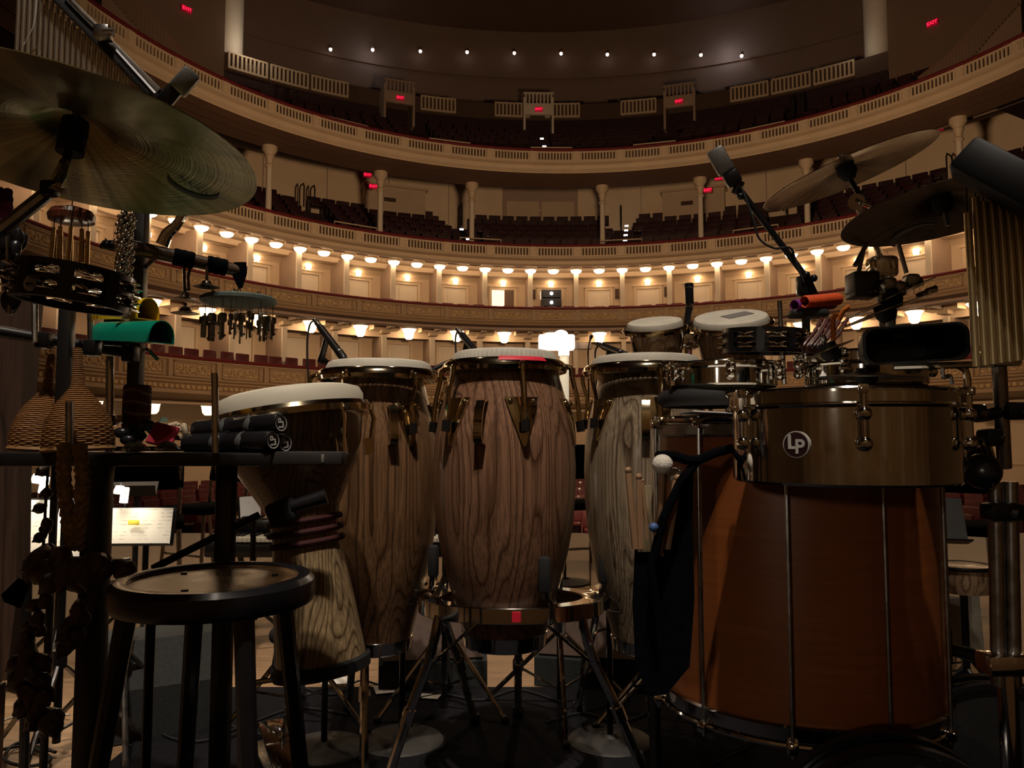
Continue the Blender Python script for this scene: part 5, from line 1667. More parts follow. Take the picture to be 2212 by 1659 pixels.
# stand below them
t = thing('chime_stand', 'stout double-post chrome stand below the golden chimes', 'stand', Vector((P(2165, 1200, 1.35).x, 1.35, 0)))
MB().bbox(P(2158, 772, 1.3), (0.050, 0.05, 0.034), 0.006).build('top_clamp', 'chrome', t)
MB().cyl(P(2158, 785, 1.3), P(2170, 1010, 1.34), 0.0115, n=12).build('upper_post', 'steel_dull', t)
for x in (2150, 2182):
    MB().cyl(P(x, 1040, 1.35), P(x + 8, 1480, 1.36), 0.0125, n=12).build('post', 'steel_dull', t)
MB().cyl(P(2174, 1440, 1.36), Vector((P(2182, 1500, 1.36).x, 1.36, 0.02)), 0.016, n=12).build('lower_post', 'chrome', t)
MB().bbox(P(2172, 1432, 1.35), (0.08, 0.05, 0.035), 0.006).build('collar', 'chrome', t)
for x, y, w in ((2100, 892, 0.035), (2190, 888, 0.04), (2120, 1022, 0.05), (2165, 1105, 0.06), (2138, 945, 0.03)):
    c_ = MB(); c_.bbox(P(x, y, 1.31), (w, 0.04, 0.03), 0.008); cl_o = c_.build('clamp', 'black_metal', t)
    MB().tube([P(x + 10, y, 1.30), P(x + 34, y + 6, 1.29)], [0.006, 0.010], 8).build('wing_bolt', 'steel_dull', cl_o)
MB().tube(smooth_path([P(2064, 888, 1.3), P(2110, 900, 1.31), P(2160, 890, 1.31)], 4), 0.010, 8).build('arm', 'black_metal', t)
MB().tube(smooth_path([P(2066, 955, 1.3), P(2110, 952, 1.31), P(2128, 960, 1.31), P(2140, 1000, 1.32)], 4), 0.009, 8).build('arm', 'chrome', t)
MB().tube(smooth_path([P(2078, 870, 1.31), P(2085, 1000, 1.31), P(2110, 1040, 1.33)], 5), 0.007, 8).build('arm', 'chrome', t)
MB().sphere(P(2122, 1018, 1.29), 0.030, 14, 10).build('ball_joint', 'black_plastic', t)
for a in (-40, 80, 200):
    MB().tube([Vector((P(2182, 1500, 1.36).x, 1.36, 0.10)), rad_pt(Vector((P(2182, 1500, 1.36).x, 1.36, 0)), 0.26, radians(a), 0.01)], 0.010, 8).build('leg', 'chrome', t)

# ---- stick bag with mallets hung on the orange drum
def bag_pt(px, py, Y): return P(px, py, Y)
t = thing('stick_bag', 'open black cloth stick bag hung on the orange drum', 'bag', P(1440, 1500, 1.44))
outl = [(1498, 1000), (1476, 1040), (1448, 1090), (1420, 1150), (1372, 1172), (1366, 1300), (1372, 1430), (1400, 1505), (1440, 1500), (1490, 1440), (1500, 1300), (1496, 1150)]
fr = [P(x, y, 1.40) for x, y in outl]; bk = [P(x, y, 1.40) + Vector((0.012, 0.05, 0)) for x, y in outl]
m = MB(); n = len(fr)
m.add(fr + bk, [tuple(range(n)), tuple(range(2 * n - 1, n - 1, -1))] + [(i, (i + 1) % n, n + (i + 1) % n, n + i) for i in range(n)])
m.build('bag_body', 'black_cloth', t, smooth=False)
m = MB()
vs_ = [(1506, 996, 1.385), (1470, 1040, 1.37), (1432, 1120, 1.36), (1406, 1230, 1.365), (1420, 1330, 1.37)]
for k in range(len(vs_) - 1):
    m.tube(smooth_path([P(*vs_[k]), P(*vs_[k + 1])], 2), 0.008, 8)
m.build('bag_piping', 'black_cloth', t)
m = MB(); m.tube(smooth_path([P(1420, 985, 1.40), P(1455, 985, 1.38), P(1500, 995, 1.38), P(1545, 978, 1.41), P(1600, 965, 1.46)], 5), 0.009, 8); m.build('strap', 'black_cloth', t)
m = MB(); m.torus(P(1470, 1014, 1.365), (0, 1, 0), 0.0042, 0.0013, 16, 6); m.build('eyelet', 'steel_dull', t)
plain('felt_white', (0.75, 0.70, 0.62), 0.9, var=0.08, scale=80, bump=0.5)
plain('stick_wood', (0.34, 0.20, 0.11), 0.5, var=0.2, scale=20, stretch=(4, 4, 0.3))
plain('blue_rubber', (0.06, 0.11, 0.30), 0.5)
def stick(label, tip, tail, r, headr=0, hm=None, cat='drumstick'):
    tip, tail = Vector(tip), Vector(tail)
    t = thing(cat.replace(' ', '_'), label, cat, tail, 'sticks in the bag')
    MB().tube([tail, tip.lerp(tail, 0.06), tip], [r, r, r * 0.75], 8).build('shaft', 'stick_wood', t)
    if headr:
        MB().sphere(tip, headr, 18, 12, (1, 1, 0.96)).build('head', hm, t)
    else:
        MB().sphere(tip, r * 1.05, 8, 6).build('tip', 'stick_wood', t)
    return t
stick('soft mallet with a big round white felt head in the stick bag', P(1431, 1003, 1.36), P(1424, 1180, 1.385), 0.005, 0.0185, 'felt_white', 'mallet')
stick('second white felt mallet half hidden behind the first', P(1456, 1026, 1.40), P(1440, 1180, 1.40), 0.005, 0.014, 'felt_white', 'mallet')
stick('small mallet with a blue rubber head beside the stick bag', P(1412, 1139, 1.355), P(1430, 1200, 1.385), 0.004, 0.0085, 'blue_rubber', 'mallet')
for i, (x, y, x2, r, lb) in enumerate(((1357, 1016, 1372, 0.0062, 'leftmost bare wooden drumstick in the stick bag'), (1380, 1030, 1384, 0.0060, 'bare wooden drumstick second from the left in the bag'), (1388, 1038, 1400, 0.003, 'thin wooden stick beside the flat pale beater'), (1433, 1026, 1424, 0.009, 'thick wooden stick right below the white felt head'), (1464, 1032, 1440, 0.008, 'short thick stick nearest the bag piping'))):
    stick(lb, P(x, y, 1.385), P(x2, 1185, 1.395), r)
m = MB(); q = P(1394, 1120, 1.395); m.bbox(q, (0.030, 0.008, 0.120), 0.003); tag(m.build('flat_beater', wood('slat_wood', (0.14, 0.10, 0.06), (0.36, 0.28, 0.18), 8, 20, 2, seed=3), None, origin=q), 'flat pale wooden beater standing in the stick bag', 'beater')

# ---- black hoops low at the right corner
for px, py, Y, r, lb in ((1950, 1722, 1.30, 0.20, 'black hooped drum lying on its side below the orange drum'), (2160, 1622, 1.62, 0.20, 'black hooped drum lying behind the chime stand')):
    c_ = P(px, py, Y)
    c_.z = r + 0.018
    t = thing('floor_drum', lb, 'drum', Vector((c_.x, c_.y, c_.z - r)))
    Mx = axis_matrix(c_, (0.12, 1, 0.0))
    MB().lathe([(r - 0.006, 0.0), (r - 0.006, 0.07)], 48, Mx).build('shell', 'black_plastic', t)
    MB().lathe([(r - 0.007, 0.006), (0.001, 0.006)], 48, Mx).build('head', 'black_rubber', t)
    for z in (0.0, 0.058):
        MB().lathe([(r - 0.004, z), (r + 0.006, z), (r + 0.008, z + 0.012), (r - 0.004, z + 0.014)], 48, Mx, closed=True).build('hoop', 'black_plastic', t)
# ------------------------------------------------------------------ left: percussion table and what hangs and lies on it
rnd = random.Random(11)
plain('shelf_black', (0.010, 0.009, 0.009), 0.4, var=0.2, coat=0.2)
plain('shelf_grey', (0.030, 0.026, 0.024), 0.6, var=0.2)
YT = 1.50
t = thing('percussion_table', 'black percussion table with posts and crossbar, laden with hand instruments', 'table', Vector((P(215, 1000, YT).x, YT, 0)))
table = t
zt_ = P(300, 978, YT).z
x0, x1 = P(-60, 990, YT).x, P(586, 990, YT).x
MB().bbox(((x0 + x1) / 2, YT + 0.09, zt_ - 0.013), (x1 - x0, 0.19, 0.026), 0.004).build('shelf', 'shelf_black', t)
xa, xb = P(584, 985, YT).x, P(737, 985, YT).x
MB().bbox(((xa + xb) / 2, YT + 0.03, zt_ - 0.011), (xb - xa, 0.05, 0.026), 0.003).build('shelf_extension', 'shelf_grey', t)
MB().bbox((P(696, 985, YT).x, YT + 0.004, zt_ - 0.011), (0.006, 0.002, 0.016), 0.0008).build('tape_mark', 'grey_tape', t)
def post(px, Y, z0, z1, w, name='post', mat='shelf_black'):
    x = P(px, 990, Y).x
    return MB().bbox((x, Y, (z0 + z1) / 2), (w, w, abs(z1 - z0)), 0.004).build(name, mat, t)
post(214, YT + 0.02, 0.0, zt_ - 0.02, 0.043)
post(491, YT + 0.155, 0.0, zt_ - 0.02, 0.036)
post(121, YT + 0.16, 0.0, zt_ - 0.02, 0.014)
post(133, YT + 0.08, zt_, P(133, 660, YT + 0.08).z, 0.026)
post(287, YT + 0.165, zt_, P(287, 440, YT + 0.165).z, 0.028)
MB().tube([P(-60, 706, YT + 0.06), P(298, 766, YT + 0.22)], 0.0125, 12).build('crossbar', 'shelf_black', t)
for x, y, yy in ((238, 768, 905), ):
    MB().cyl(P(x, 770, YT + 0.16), P(x - 2, 975, YT + 0.16), 0.0085, n=12).build('chrome_rod', 'chrome', t)
MB().cyl(P(150, 868, YT - 0.04), P(150, 984, YT - 0.04), 0.0072, n=12).build('chrome_rod', 'steel_dull', t)
MB().cyl(P(464, 806, YT - 0.02), P(466, 978, YT - 0.02), 0.0068, n=12).build('chrome_rod', 'chrome', t)
m = MB(); m.bbox(P(234, 908, YT + 0.15), (0.032, 0.03, 0.024), 0.004); m.cyl(P(252, 906, YT + 0.14), P(268, 906, YT + 0.14), 0.009, n=10); m.build('rod_clamp', 'chrome', t)
MB().tube(smooth_path([P(300, 758, 1.70), P(318, 755, 1.68), P(332, 768, 1.68), P(342, 778, 1.68)], 4), 0.004, 8).build('clamp_wing', 'chrome', t)
for x in (96, 200, 282):
    MB().bbox(P(x, 735 + (x - 96) * 0.16, YT + 0.10), (0.028, 0.03, 0.034), 0.005).build('bar_clamp', 'black_metal', t)
MB().cyl(P(75, 640, 1.60), P(76, 740, 1.58), 0.0065, n=8).build('rod', 'steel_dull', t)
MB().cyl(P(195, 668, 1.60), P(197, 750, 1.60), 0.0065, n=8).build('rod', 'steel_dull', t)

# cloth-wrapped cylinder round the rear post
def wavy(name, a, b, scale):
    m_, nt, bs = nodes_of(name)
    N, Lk = nt.nodes, nt.links
    bs.inputs['Roughness'].default_value = 0.8
    tc = N.new('ShaderNodeTexCoord'); wv = N.new('ShaderNodeTexWave')
    wv.bands_direction = 'Z'; wv.inputs['Scale'].default_value = scale; wv.inputs['Distortion'].default_value = 4.0; wv.inputs['Detail'].default_value = 1.0
    Lk.new(tc.outputs['Object'], wv.inputs['Vector'])
    rp = N.new('ShaderNodeValToRGB'); rp.color_ramp.elements[0].color = (*a, 1); rp.color_ramp.elements[0].position = 0.80
    rp.color_ramp.elements[1].color = (*b, 1); rp.color_ramp.elements[1].position = 0.98
    Lk.new(wv.outputs['Fac'], rp.inputs[0]); Lk.new(rp.outputs[0], bs.inputs['Base Color'])
wavy('wrap_cloth', (0.07, 0.010, 0.010), (0.22, 0.13, 0.10), 14)
q0, q1 = P(294, 928, 1.665), P(294, 832, 1.665)
m = MB().lathe([(0.0275, 0), (0.029, 0.01), (0.0285, 0.09), (0.026, (q1 - q0).z)], 24, Matrix.Translation(q0))
tag(m.build('wrapped_sleeve', 'wrap_cloth', None, origin=q0), 'dark red wavy-patterned cloth sleeve around the table post', 'cloth')

# caxixi baskets: woven cane coils, bottle shaped
def wicker(name, c):
    m_, nt, bs = nodes_of(name)
    N, Lk = nt.nodes, nt.links
    bs.inputs['Roughness'].default_value = 0.55
    tc = N.new('ShaderNodeTexCoord'); nz = N.new('ShaderNodeTexNoise'); nz.inputs['Scale'].default_value = 120
    Lk.new(tc.outputs['Object'], nz.inputs['Vector'])
    rp = N.new('ShaderNodeValToRGB'); rp.color_ramp.elements[0].color = (*[x * 0.5 for x in c], 1); rp.color_ramp.elements[1].color = (*c, 1)
    Lk.new(nz.outputs['Fac'], rp.inputs[0]); Lk.new(rp.outputs[0], bs.inputs['Base Color'])
wicker('cane', (0.42, 0.215, 0.075))
def caxixi(label, base_px, base_py, Y, rb, H, lean, neck):
    c = P(base_px, base_py, Y)
    t = thing('caxixi', label, 'basket rattle', c)
    ax = Vector(lean).normalized()
    M = axis_matrix(c, ax)
    pr = [(0.0, 1.0), (0.10, 1.02), (0.22, 0.97), (0.34, 0.84), (0.44, 0.66), (0.52, 0.44), (0.58, 0.28), (0.64, 0.19), (0.75, 0.15), (0.95, 0.14), (1.0, 0.11)]
    coil = 0.0043
    n = int(H * 0.60 / (coil * 0.95))
    m = MB(); m.M = M
    nn = 60
    vs_, fs = [], []
    levels = []
    zc = 0.0
    while zc < H:
        r = rb * interp(pr, zc / H)
        levels += [(r - 0.0012, zc), (r + 0.0010, zc + coil * 0.5)]
        zc += coil
    levels.append((0.001, H))
    for k, (r, z) in enumerate(levels):
        for i in range(nn):
            a = 2 * pi * i / nn
            w = 0.0009 * (1 if (i // 2 + k // 2) % 2 else -1) if z < H * 0.6 else 0
            vs_.append((max(0.0005, r + w) * cos(a), max(0.0005, r + w) * sin(a), z))
    for k in range(len(levels) - 1):
        for i in range(nn):
            j = (i + 1) % nn
            fs.append((k * nn + i, k * nn + j, (k + 1) * nn + j, (k + 1) * nn + i))
    m.add(vs_, fs); m.build('woven_body', 'cane', t, smooth=False)
    m = MB(); m.lathe([(rb * 1.02, 0.0), (rb * 1.06, 0.004), (rb * 1.02, 0.010)], 40, M); m.build('rim_coil', 'cane', t)
    MB().lathe([(0.001, 0.001), (rb, 0.001)], 32, M).build('gourd_base', plain('gourd', (0.14, 0.07, 0.03), 0.4) if 'gourd' not in MT else 'gourd', t)
    return t
caxixi('woven cane basket rattle with tall neck, nearer the middle', 170, 975, 1.545, 0.064, 0.21, (-0.05, 0.0, 1), 0)
caxixi('woven cane basket rattle half hidden behind the other one', 88, 975, 1.64, 0.060, 0.21, (0.05, 0.03, 1), 0)

# three taped black shaker tubes
def shaker(label, p0, p1, r):
    p0, p1 = Vector(p0), Vector(p1)
    L_ = (p1 - p0).length
    M = axis_matrix(p0, p1 - p0)
    t = thing('tube_shaker', label, 'shaker', p0, 'taped black shakers')
    MB().lathe([(0.001, 0.0), (r * 0.8, 0.001), (r, 0.005), (r, L_ * 0.46), (r * 0.93, L_ * 0.47), (r * 0.93, L_ * 0.52), (r, L_ * 0.53), (r, L_ - 0.006), (r * 0.86, L_), (0.001, L_)], 28, M).build('tube', 'black_plastic', t)
    for u in (0.36, 0.66):
        sh = Matrix.Shear('XY', 4, (0.0, 0.35)) if False else Matrix.Identity(4)
        m = MB(); m.lathe([(r + 0.0006, 0), (r + 0.0012, 0.001), (r + 0.0012, 0.015), (r + 0.0006, 0.016)], 28, M @ Matrix.Translation((0, 0, L_ * u)) @ Matrix.Rotation(0.18, 4, 'X')); m.build('tape_band', plain('dark_tape', (0.085, 0.085, 0.085), 0.55) if 'dark_tape' not in MT else 'dark_tape', t)
    # end mark: ring and letters
    E_ = M @ Matrix.Translation((0, 0, L_ + 0.0006))
    m = MB(); m.lathe([(r * 0.68, 0), (r * 0.76, 0.0005)], 28, E_); mk = m.build('end_ring', 'badge_white', t)
    me = text_mesh('end_letters', 'LP', r * 1.0, 0.0002, 'badge_white', True)
    place_mesh('end_letters', me, E_ @ Matrix.Rotation(radians(100), 4, 'Z'), mk)
    return t
shaker('top one of three taped black tube shakers', P(424, 930, 1.64), P(607, 914, 1.53), 0.0205)
shaker('lower front one of three taped black tube shakers', P(404, 958, 1.62), P(590, 952, 1.50), 0.0200)
shaker('lower rear one of three taped black tube shakers', P(450, 955, 1.67), P(617, 958, 1.55), 0.0195)

# small things on the table
plain('leaf_green', (0.015, 0.05, 0.025), 0.6, var=0.3)
plain('rope_beige', (0.52, 0.42, 0.28), 0.8, var=0.2, scale=60, bump=0.3)
t = thing('ribbon_bunch', 'bunch of dark green ribbons on the table', 'ribbons', P(310, 975, 1.62))
for i in range(14):
    a = rnd.uniform(0, 2 * pi); l = rnd.uniform(0.02, 0.045)
    c = P(312 + rnd.uniform(-30, 30), 945 + rnd.uniform(-14, 12), 1.62 + rnd.uniform(-0.02, 0.02))
    d = Vector((cos(a), 0.4 * sin(a), rnd.uniform(-0.1, 0.6))) * l
    w = Vector((0, 0.008, 0.006))
    m = MB(); mid = c + d * 0.6 + Vector((0, 0, 0.012))
    m.add([c - w, c + w, mid + w, mid - w, c + d + w * 0.6, c + d - w * 0.6], [(0, 1, 2, 3), (3, 2, 4, 5)])
    m.add([p + Vector((0, 0, 0.0012)) for p in (c - w, c + w, mid + w, mid - w)], [(0, 1, 2, 3)])
    m.build('ribbon', 'leaf_green', t)
def striped(name, cols, scale):
    m_, nt, bs = nodes_of(name)
    N, Lk = nt.nodes, nt.links
    bs.inputs['Roughness'].default_value = 0.9
    tc = N.new('ShaderNodeTexCoord'); sp_ = N.new('ShaderNodeSeparateXYZ'); Lk.new(tc.outputs['Object'], sp_.inputs[0])
    ml = N.new('ShaderNodeMath'); ml.operation = 'MULTIPLY_ADD'; ml.inputs[1].default_value = scale; ml.inputs[2].default_value = 0.5; Lk.new(sp_.outputs['X'], ml.inputs[0])
    rp = N.new('ShaderNodeValToRGB'); rp.color_ramp.interpolation = 'CONSTANT'
    els = rp.color_ramp.elements
    for i, c in enumerate(cols):
        e = els[i] if i < 2 else els.new(0)
        e.position = i / len(cols); e.color = (*c, 1)
    Lk.new(ml.outputs[0], rp.inputs[0]); Lk.new(rp.outputs[0], bs.inputs['Base Color'])
striped('woven_stripes', [(0.5, 0.03, 0.06), (0.45, 0.40, 0.16), (0.16, 0.30, 0.16), (0.42, 0.40, 0.28), (0.5, 0.03, 0.06), (0.30, 0.03, 0.05)], 22)
q = P(352, 940, 1.54); m = MB(); m.bbox((0, 0, 0), (0.050, 0.05, 0.010), 0.004)
o = tag(m.build('woven_pouch', 'woven_stripes', None), 'small woven pouch with red and green stripes on the table', 'pouch'); o.location = q; o.rotation_euler = (1.0, 0.25, 0.15)
t = thing('rope_coil', 'crumpled beige rope on the table behind the woven pouch', 'rope', P(382, 965, 1.68))
pts = [P(348 + 56 * rnd.random(), 912 + 40 * rnd.random(), 1.61 + 0.05 * rnd.random()) for _ in range(12)]
MB().tube(smooth_path(pts, 6), 0.0062, 8).build('rope', 'rope_beige', t)
for x, y, r in ((292, 972, 0.026), (362, 971, 0.024)):
    c = P(x, y, 1.50)
    t = thing('finger_bell', 'small domed metal bell on the table, ' + ('nearer the basket rattles' if x < 300 else 'nearer the black shakers'), 'bell', c)
    MB().lathe([(r, 0), (r * 0.95, 0.004), (r * 0.6, 0.012), (r * 0.2, 0.016), (0.001, 0.017)], 24, Matrix.Translation(c)).build('dome', 'steel_dull', t)
    MB().torus(c + Vector((0, 0, 0.001)), (0, 0, 1), r, 0.0015, 24, 6).build('edge', 'chrome', t)
for i, (x, y) in enumerate(((262, 935), (276, 950), (318, 918))):
    q = P(x, y, 1.58); m = MB(); m.sphere(q, 0.014, 10, 8, (1.2, 0.8, 0.8)); m.cyl(q, q + Vector((0.016, 0, -0.014)), 0.004, n=6)
    tag(m.build('seed_rattle', 'black_plastic', None, origin=q), ('dark knobbly rattle leftmost on the table', 'dark knobbly rattle beside the green ribbons', 'dark knobbly rattle on top of the green ribbons')[i], 'rattle')

# coloured plastic bells on the crossbar
plain('teal_plastic', (0.0, 0.26, 0.17), 0.3, var=0.05, coat=0.3)
plain('yellow_plastic', (0.85, 0.55, 0.02), 0.35, var=0.05, coat=0.3)
def dblock(label, p0, p1, w, h, mat, up=(0, 0, 1), name='plastic_bell'):
    """hollow D-section block from p0 (closed) to p1 (open mouth)"""
    p0, p1 = Vector(p0), Vector(p1)
    d = p1 - p0; L_ = d.length
    t = thing(name, label, 'bell', p0)
    right = Vector(up).cross(d.normalized()).normalized()
    M = axis_matrix(p0, d, right)
    def sect(s):
        pts = [(-w / 2 * s, -h / 2 * s)]
        for i in range(13):
            a = pi - pi * i / 12
            pts.append((w / 2 * s * cos(a), (-h / 2 + h * (sin(a) ** 0.75)) * s))
        pts.append((w / 2 * s, -h / 2 * s))
        return pts
    m = MB(); m.M = M
    a_, b_ = sect(0.92), sect(1.0)
    loft(m, [[(x, y, 0) for x, y in a_], [(x, y, L_) for x, y in b_], [(x * 0.93, y * 0.93, L_) for x, y in b_], [(x * 0.88, y * 0.88, 0.01) for x, y in a_]])
    k = len(a_)
    m.f.append(tuple(range(k))); m.mi.append(0); m.f.append(tuple(range(3 * k, 4 * k))); m.mi.append(0)
    m.build('bell_shell', mat, t, angle=50)
    m = MB(); m.M = M; m.bbox((0, -h * 0.55, L_ * 0.25), (w * 0.4, 0.012, L_ * 0.3), 0.003); m.build('mount', 'black_metal', t)
    return t
dblock('teal green hollow plastic bell on the crossbar', P(222, 716, 1.62), P(350, 717, 1.46), 0.052, 0.044, 'teal_plastic')
dblock('yellow hollow plastic bell behind the teal one', P(225, 672, 1.66), P(322, 667, 1.57), 0.050, 0.046, 'yellow_plastic')

# left tambourine and wind chime cup above it
tambourine('black two-row tambourine with a round maker mark above the crossbar', 160, 622, 1.22, 0.076, 0.046, (0.12, 0.02, 1), 2, 8, -100)
plain('brown_gloss', (0.13, 0.035, 0.02), 0.2, var=0.2, scale=8, coat=0.5)
plain('brass', (0.50, 0.34, 0.12), 0.2, 1.0, var=0.15, scale=40, rvar=0.06)
c = P(155, 468, 1.6)
t = thing('cup_chime', 'glossy brown wooden disc hung with short brass tubes', 'wind chime', c)
MB().lathe([(0.001, 0.020), (0.02, 0.019), (0.040, 0.012), (0.046, 0.002), (0.044, -0.010), (0.030, -0.014), (0.001, -0.014)], 32, Matrix.Translation(c)).build('wooden_disc', 'brown_gloss', t)
for i in range(10):
    a = 2 * pi * i / 10 + 0.2; r = 0.033
    q = c + Vector((r * cos(a), r * sin(a), -0.030)); e = q + Vector((0.004 * sin(3 * i), 0, -0.072 - 0.006 * (i % 3)))
    tb = MB().cyl(q, e, 0.0042, n=10).build('brass_tube', 'brass', t)
    MB().cyl(q, q + Vector((0, 0, 0.02)), 0.0008, n=5).build('cord', 'black_cloth', tb)
MB().cyl(c + Vector((0, 0, 0.018)), c + Vector((0, 0, 0.16)), 0.0012, n=5).build('hanging_cord', 'black_cloth', t)

# strand of small silver bells
c = P(270, 450, 1.52)
t = thing('bell_strand', 'hanging strand clustered with tiny silver jingle bells', 'bells', c)
bell_me = MB().sphere((0, 0, 0), 0.0062, 10, 7).mesh('jingle_bell', 'chrome')
for i in range(110):
    u = i / 110
    a = i * 2.4
    r = 0.012 + 0.004 * sin(i)
    y = 462 + 148 * u
    q = P(273 - 8 * u, y, 1.52) + Vector((r * cos(a), r * sin(a), 0))
    o = link('jingle_bell', bell_me, t); o.location = q - c; s_ = 0.65 + 0.45 * rnd.random(); o.scale = (s_, s_, s_)
MB().cyl(P(272, 455, 1.52), P(265, 612, 1.52), 0.004, n=6).build('cord', 'black_cloth', t)

# wooden stick hung with finger cymbals and a disc of keys
wood('stick_dark', (0.035, 0.018, 0.010), (0.13, 0.075, 0.045), 8, 12, 12, seed=5)
A_, B_ = P(252, 527, 1.60), P(532, 588, 1.72)
t = thing('hanging_stick', 'dark wooden stick with black cloth wraps and hanging cords', 'stick', A_)
pts = [A_.lerp(B_, u) for u in (0, 0.25, 0.5, 0.75, 1.0)]
MB().tube(pts, [0.0165, 0.016, 0.0155, 0.015, 0.014], 14).build('shaft', 'stick_dark', t)
for u0, u1 in ((0.42, 0.58), (0.68, 0.84)):
    MB().tube([A_.lerp(B_, u0 + (u1 - u0) * k / 6) for k in range(7)], [0.0185, 0.0195, 0.0185, 0.0198, 0.0185, 0.0195, 0.018], 12).build('cloth_wrap', 'black_cloth', t)
m = MB(); e = P(528, 578, 1.715); m.add([P(505, 566, 1.70), P(532, 566, 1.70), P(534, 590, 1.70), P(524, 622, 1.70), P(515, 624, 1.70), P(502, 596, 1.70)] + [P(505, 566, 1.74), P(532, 566, 1.74), P(534, 590, 1.74), P(524, 622, 1.74), P(515, 624, 1.74), P(502, 596, 1.74)], [(0, 1, 2, 3, 4, 5), (11, 10, 9, 8, 7, 6)] + [(i, (i + 1) % 6, 6 + (i + 1) % 6, 6 + i) for i in range(6)])
m.build('leather_cap', 'black_cloth', t, smooth=False)
MB().tube([P(232, 520, 1.60), P(222, 528, 1.60), P(252, 530, 1.60)], [0.008, 0.010, 0.012], 8).build('stick_knob', 'black_rubber', t)
MB().cyl(P(300, 590, 1.70), P(337, 556, 1.62), 0.005, n=8).build('support_rod', 'steel_dull', t)
MB().tube(smooth_path([P(350, 530, 1.64), P(362, 505, 1.64), P(378, 490, 1.64), P(392, 470, 1.64), P(398, 455, 1.64)], 5), [0.014 - 0.0003 * k for k in range(21)], 10).build('chrome_neck', 'chrome', t)
for (xa, ya), (xb, yb) in (((397, 560), (399, 640)), ((447, 575), (446, 618)), ((413, 570), (408, 628))):
    MB().tube(smooth_path([P(xa, ya, 1.67), P((xa + xb) / 2 - (4 if xa == 413 else 0), (ya + yb) / 2, 1.67), P(xb, yb, 1.67)], 4), 0.0035, 6).build('cord', 'stick_dark', t)
def small_cymbal(label, px, py, Y, R, up=1):
    c = P(px, py, Y)
    t = thing('finger_cymbal', label, 'cymbal', c, 'little hanging cymbals')
    MB().lathe([(R, 0), (R * 0.55, 0.004 * up), (R * 0.42, 0.006 * up), (R * 0.30, 0.013 * up), (0.002, 0.016 * up), (0.002, 0.0145 * up), (R * 0.28, 0.0115 * up), (R * 0.55, 0.0028 * up)], 28, Matrix.Translation(c), closed=True).build('dish', 'bronze_small', t)
    MB().sphere(c + Vector((0, 0, 0.020 * up)), 0.004, 8, 6).build('knot', 'stick_dark', t)
cymbal_metal('bronze_small', (0.42, 0.36, 0.27), 0.28, 0.4)
small_cymbal('upper dish of the pair of little hanging cymbals', 400, 645, 1.67, 0.024)
small_cymbal('lower dish of the pair of little hanging cymbals', 400, 677, 1.67, 0.030)
small_cymbal('single little cymbal hanging from the middle of the stick', 446, 620, 1.67, 0.028)

c = P(516, 648, 1.74)
plain('disc_teal_grey', (0.10, 0.13, 0.115), 0.6, var=0.2, scale=30)
t = thing('key_chime', 'grey-green disc hung all round with small metal keys', 'chime', c)
MB().lathe([(0.001, 0.006), (0.078, 0.006), (0.084, 0.002), (0.084, -0.005), (0.078, -0.008), (0.001, -0.008)], 40, Matrix.Translation(c)).build('disc', 'disc_teal_grey', t)
key_me = [MB().bbox((0, 0, -0.012), (0.012, 0.003, 0.016), 0.003).box((0, 0, -0.032), (0.005, 0.0025, 0.028)).box((0.003, 0, -0.042), (0.006, 0.0022, 0.004)).mesh('key', 'key_metal') if False else None]
plain('key_metal', (0.30, 0.28, 0.23), 0.3, 1.0, var=0.3, scale=60)
kb = MB(); kb.bbox((0, 0, -0.010), (0.014, 0.003, 0.018), 0.004); kb.box((0, 0, -0.032), (0.006, 0.0025, 0.030)); kb.box((0.004, 0, -0.042), (0.005, 0.0022, 0.004))
key_me = kb.mesh('metal_key', 'key_metal')
for i in range(34):
    a = 2 * pi * i / 34
    r = 0.076 if i % 2 else 0.062
    dz = -0.034 - 0.008 * rnd.random()
    o = link('metal_key', key_me, t, (r * cos(a), r * sin(a), dz), rnd.uniform(0, pi)); s_ = 0.75 + 0.5 * rnd.random(); o.scale = (s_, s_, s_)
    cd = MB().cyl(c + Vector((r * cos(a), r * sin(a), -0.006)), c + Vector((r * cos(a), r * sin(a), dz)), 0.0006, n=4).build('thread', 'key_metal', t)
for i in range(8):
    a = 2 * pi * i / 8 + 0.2
    MB().sphere(c + Vector((0.068 * cos(a), 0.068 * sin(a), 0.009)), 0.004, 8, 6).build('knot', 'chrome', t)
MB().tube(smooth_path([c + Vector((0, 0, 0.006)), P(512, 632, 1.73), P(517, 622, 1.72), P(521, 632, 1.73), c + Vector((0.003, 0, 0.006))], 4), 0.0014, 6).build('hanger', 'brass', t)

# ---- big bronze cymbal, its stand, and the chimes and microphone behind it
_, c3, n3 = cymbal('big tarnished bronze cymbal with a dark crescent mark', 153, 315, 1.1, 402, 128, 0.385, 0.262, 'bronze_left', bell=0.06, bow=0.030, logo=(0.186, radians(49), 0.041, 'ink_dark', radians(10), radians(215)), normal=(0.0905, 0.0912, 1))
t = thing('cymbal_stand', 'dark boom stand with chrome tilter under the big bronze cymbal', 'stand', P(20, 480, 1.0))
MB().cyl(c3 + n3 * 0.03, P(140, 360, 1.08), 0.006, n=8).build('rod', 'black_metal', t)
MB().cyl(c3 + n3 * 0.018, c3 - n3 * 0.012, 0.019, n=14).build('sleeve', 'black_rubber', t)
m = MB(); m.tube([P(140, 350, 1.08), P(128, 385, 1.06), P(112, 412, 1.05)], [0.007, 0.010, 0.010], 10); m.build('tilter', 'chrome', t)
MB().bbox(P(108, 408, 1.04), (0.020, 0.022, 0.022), 0.005).build('tilter_block', 'black_metal', t)
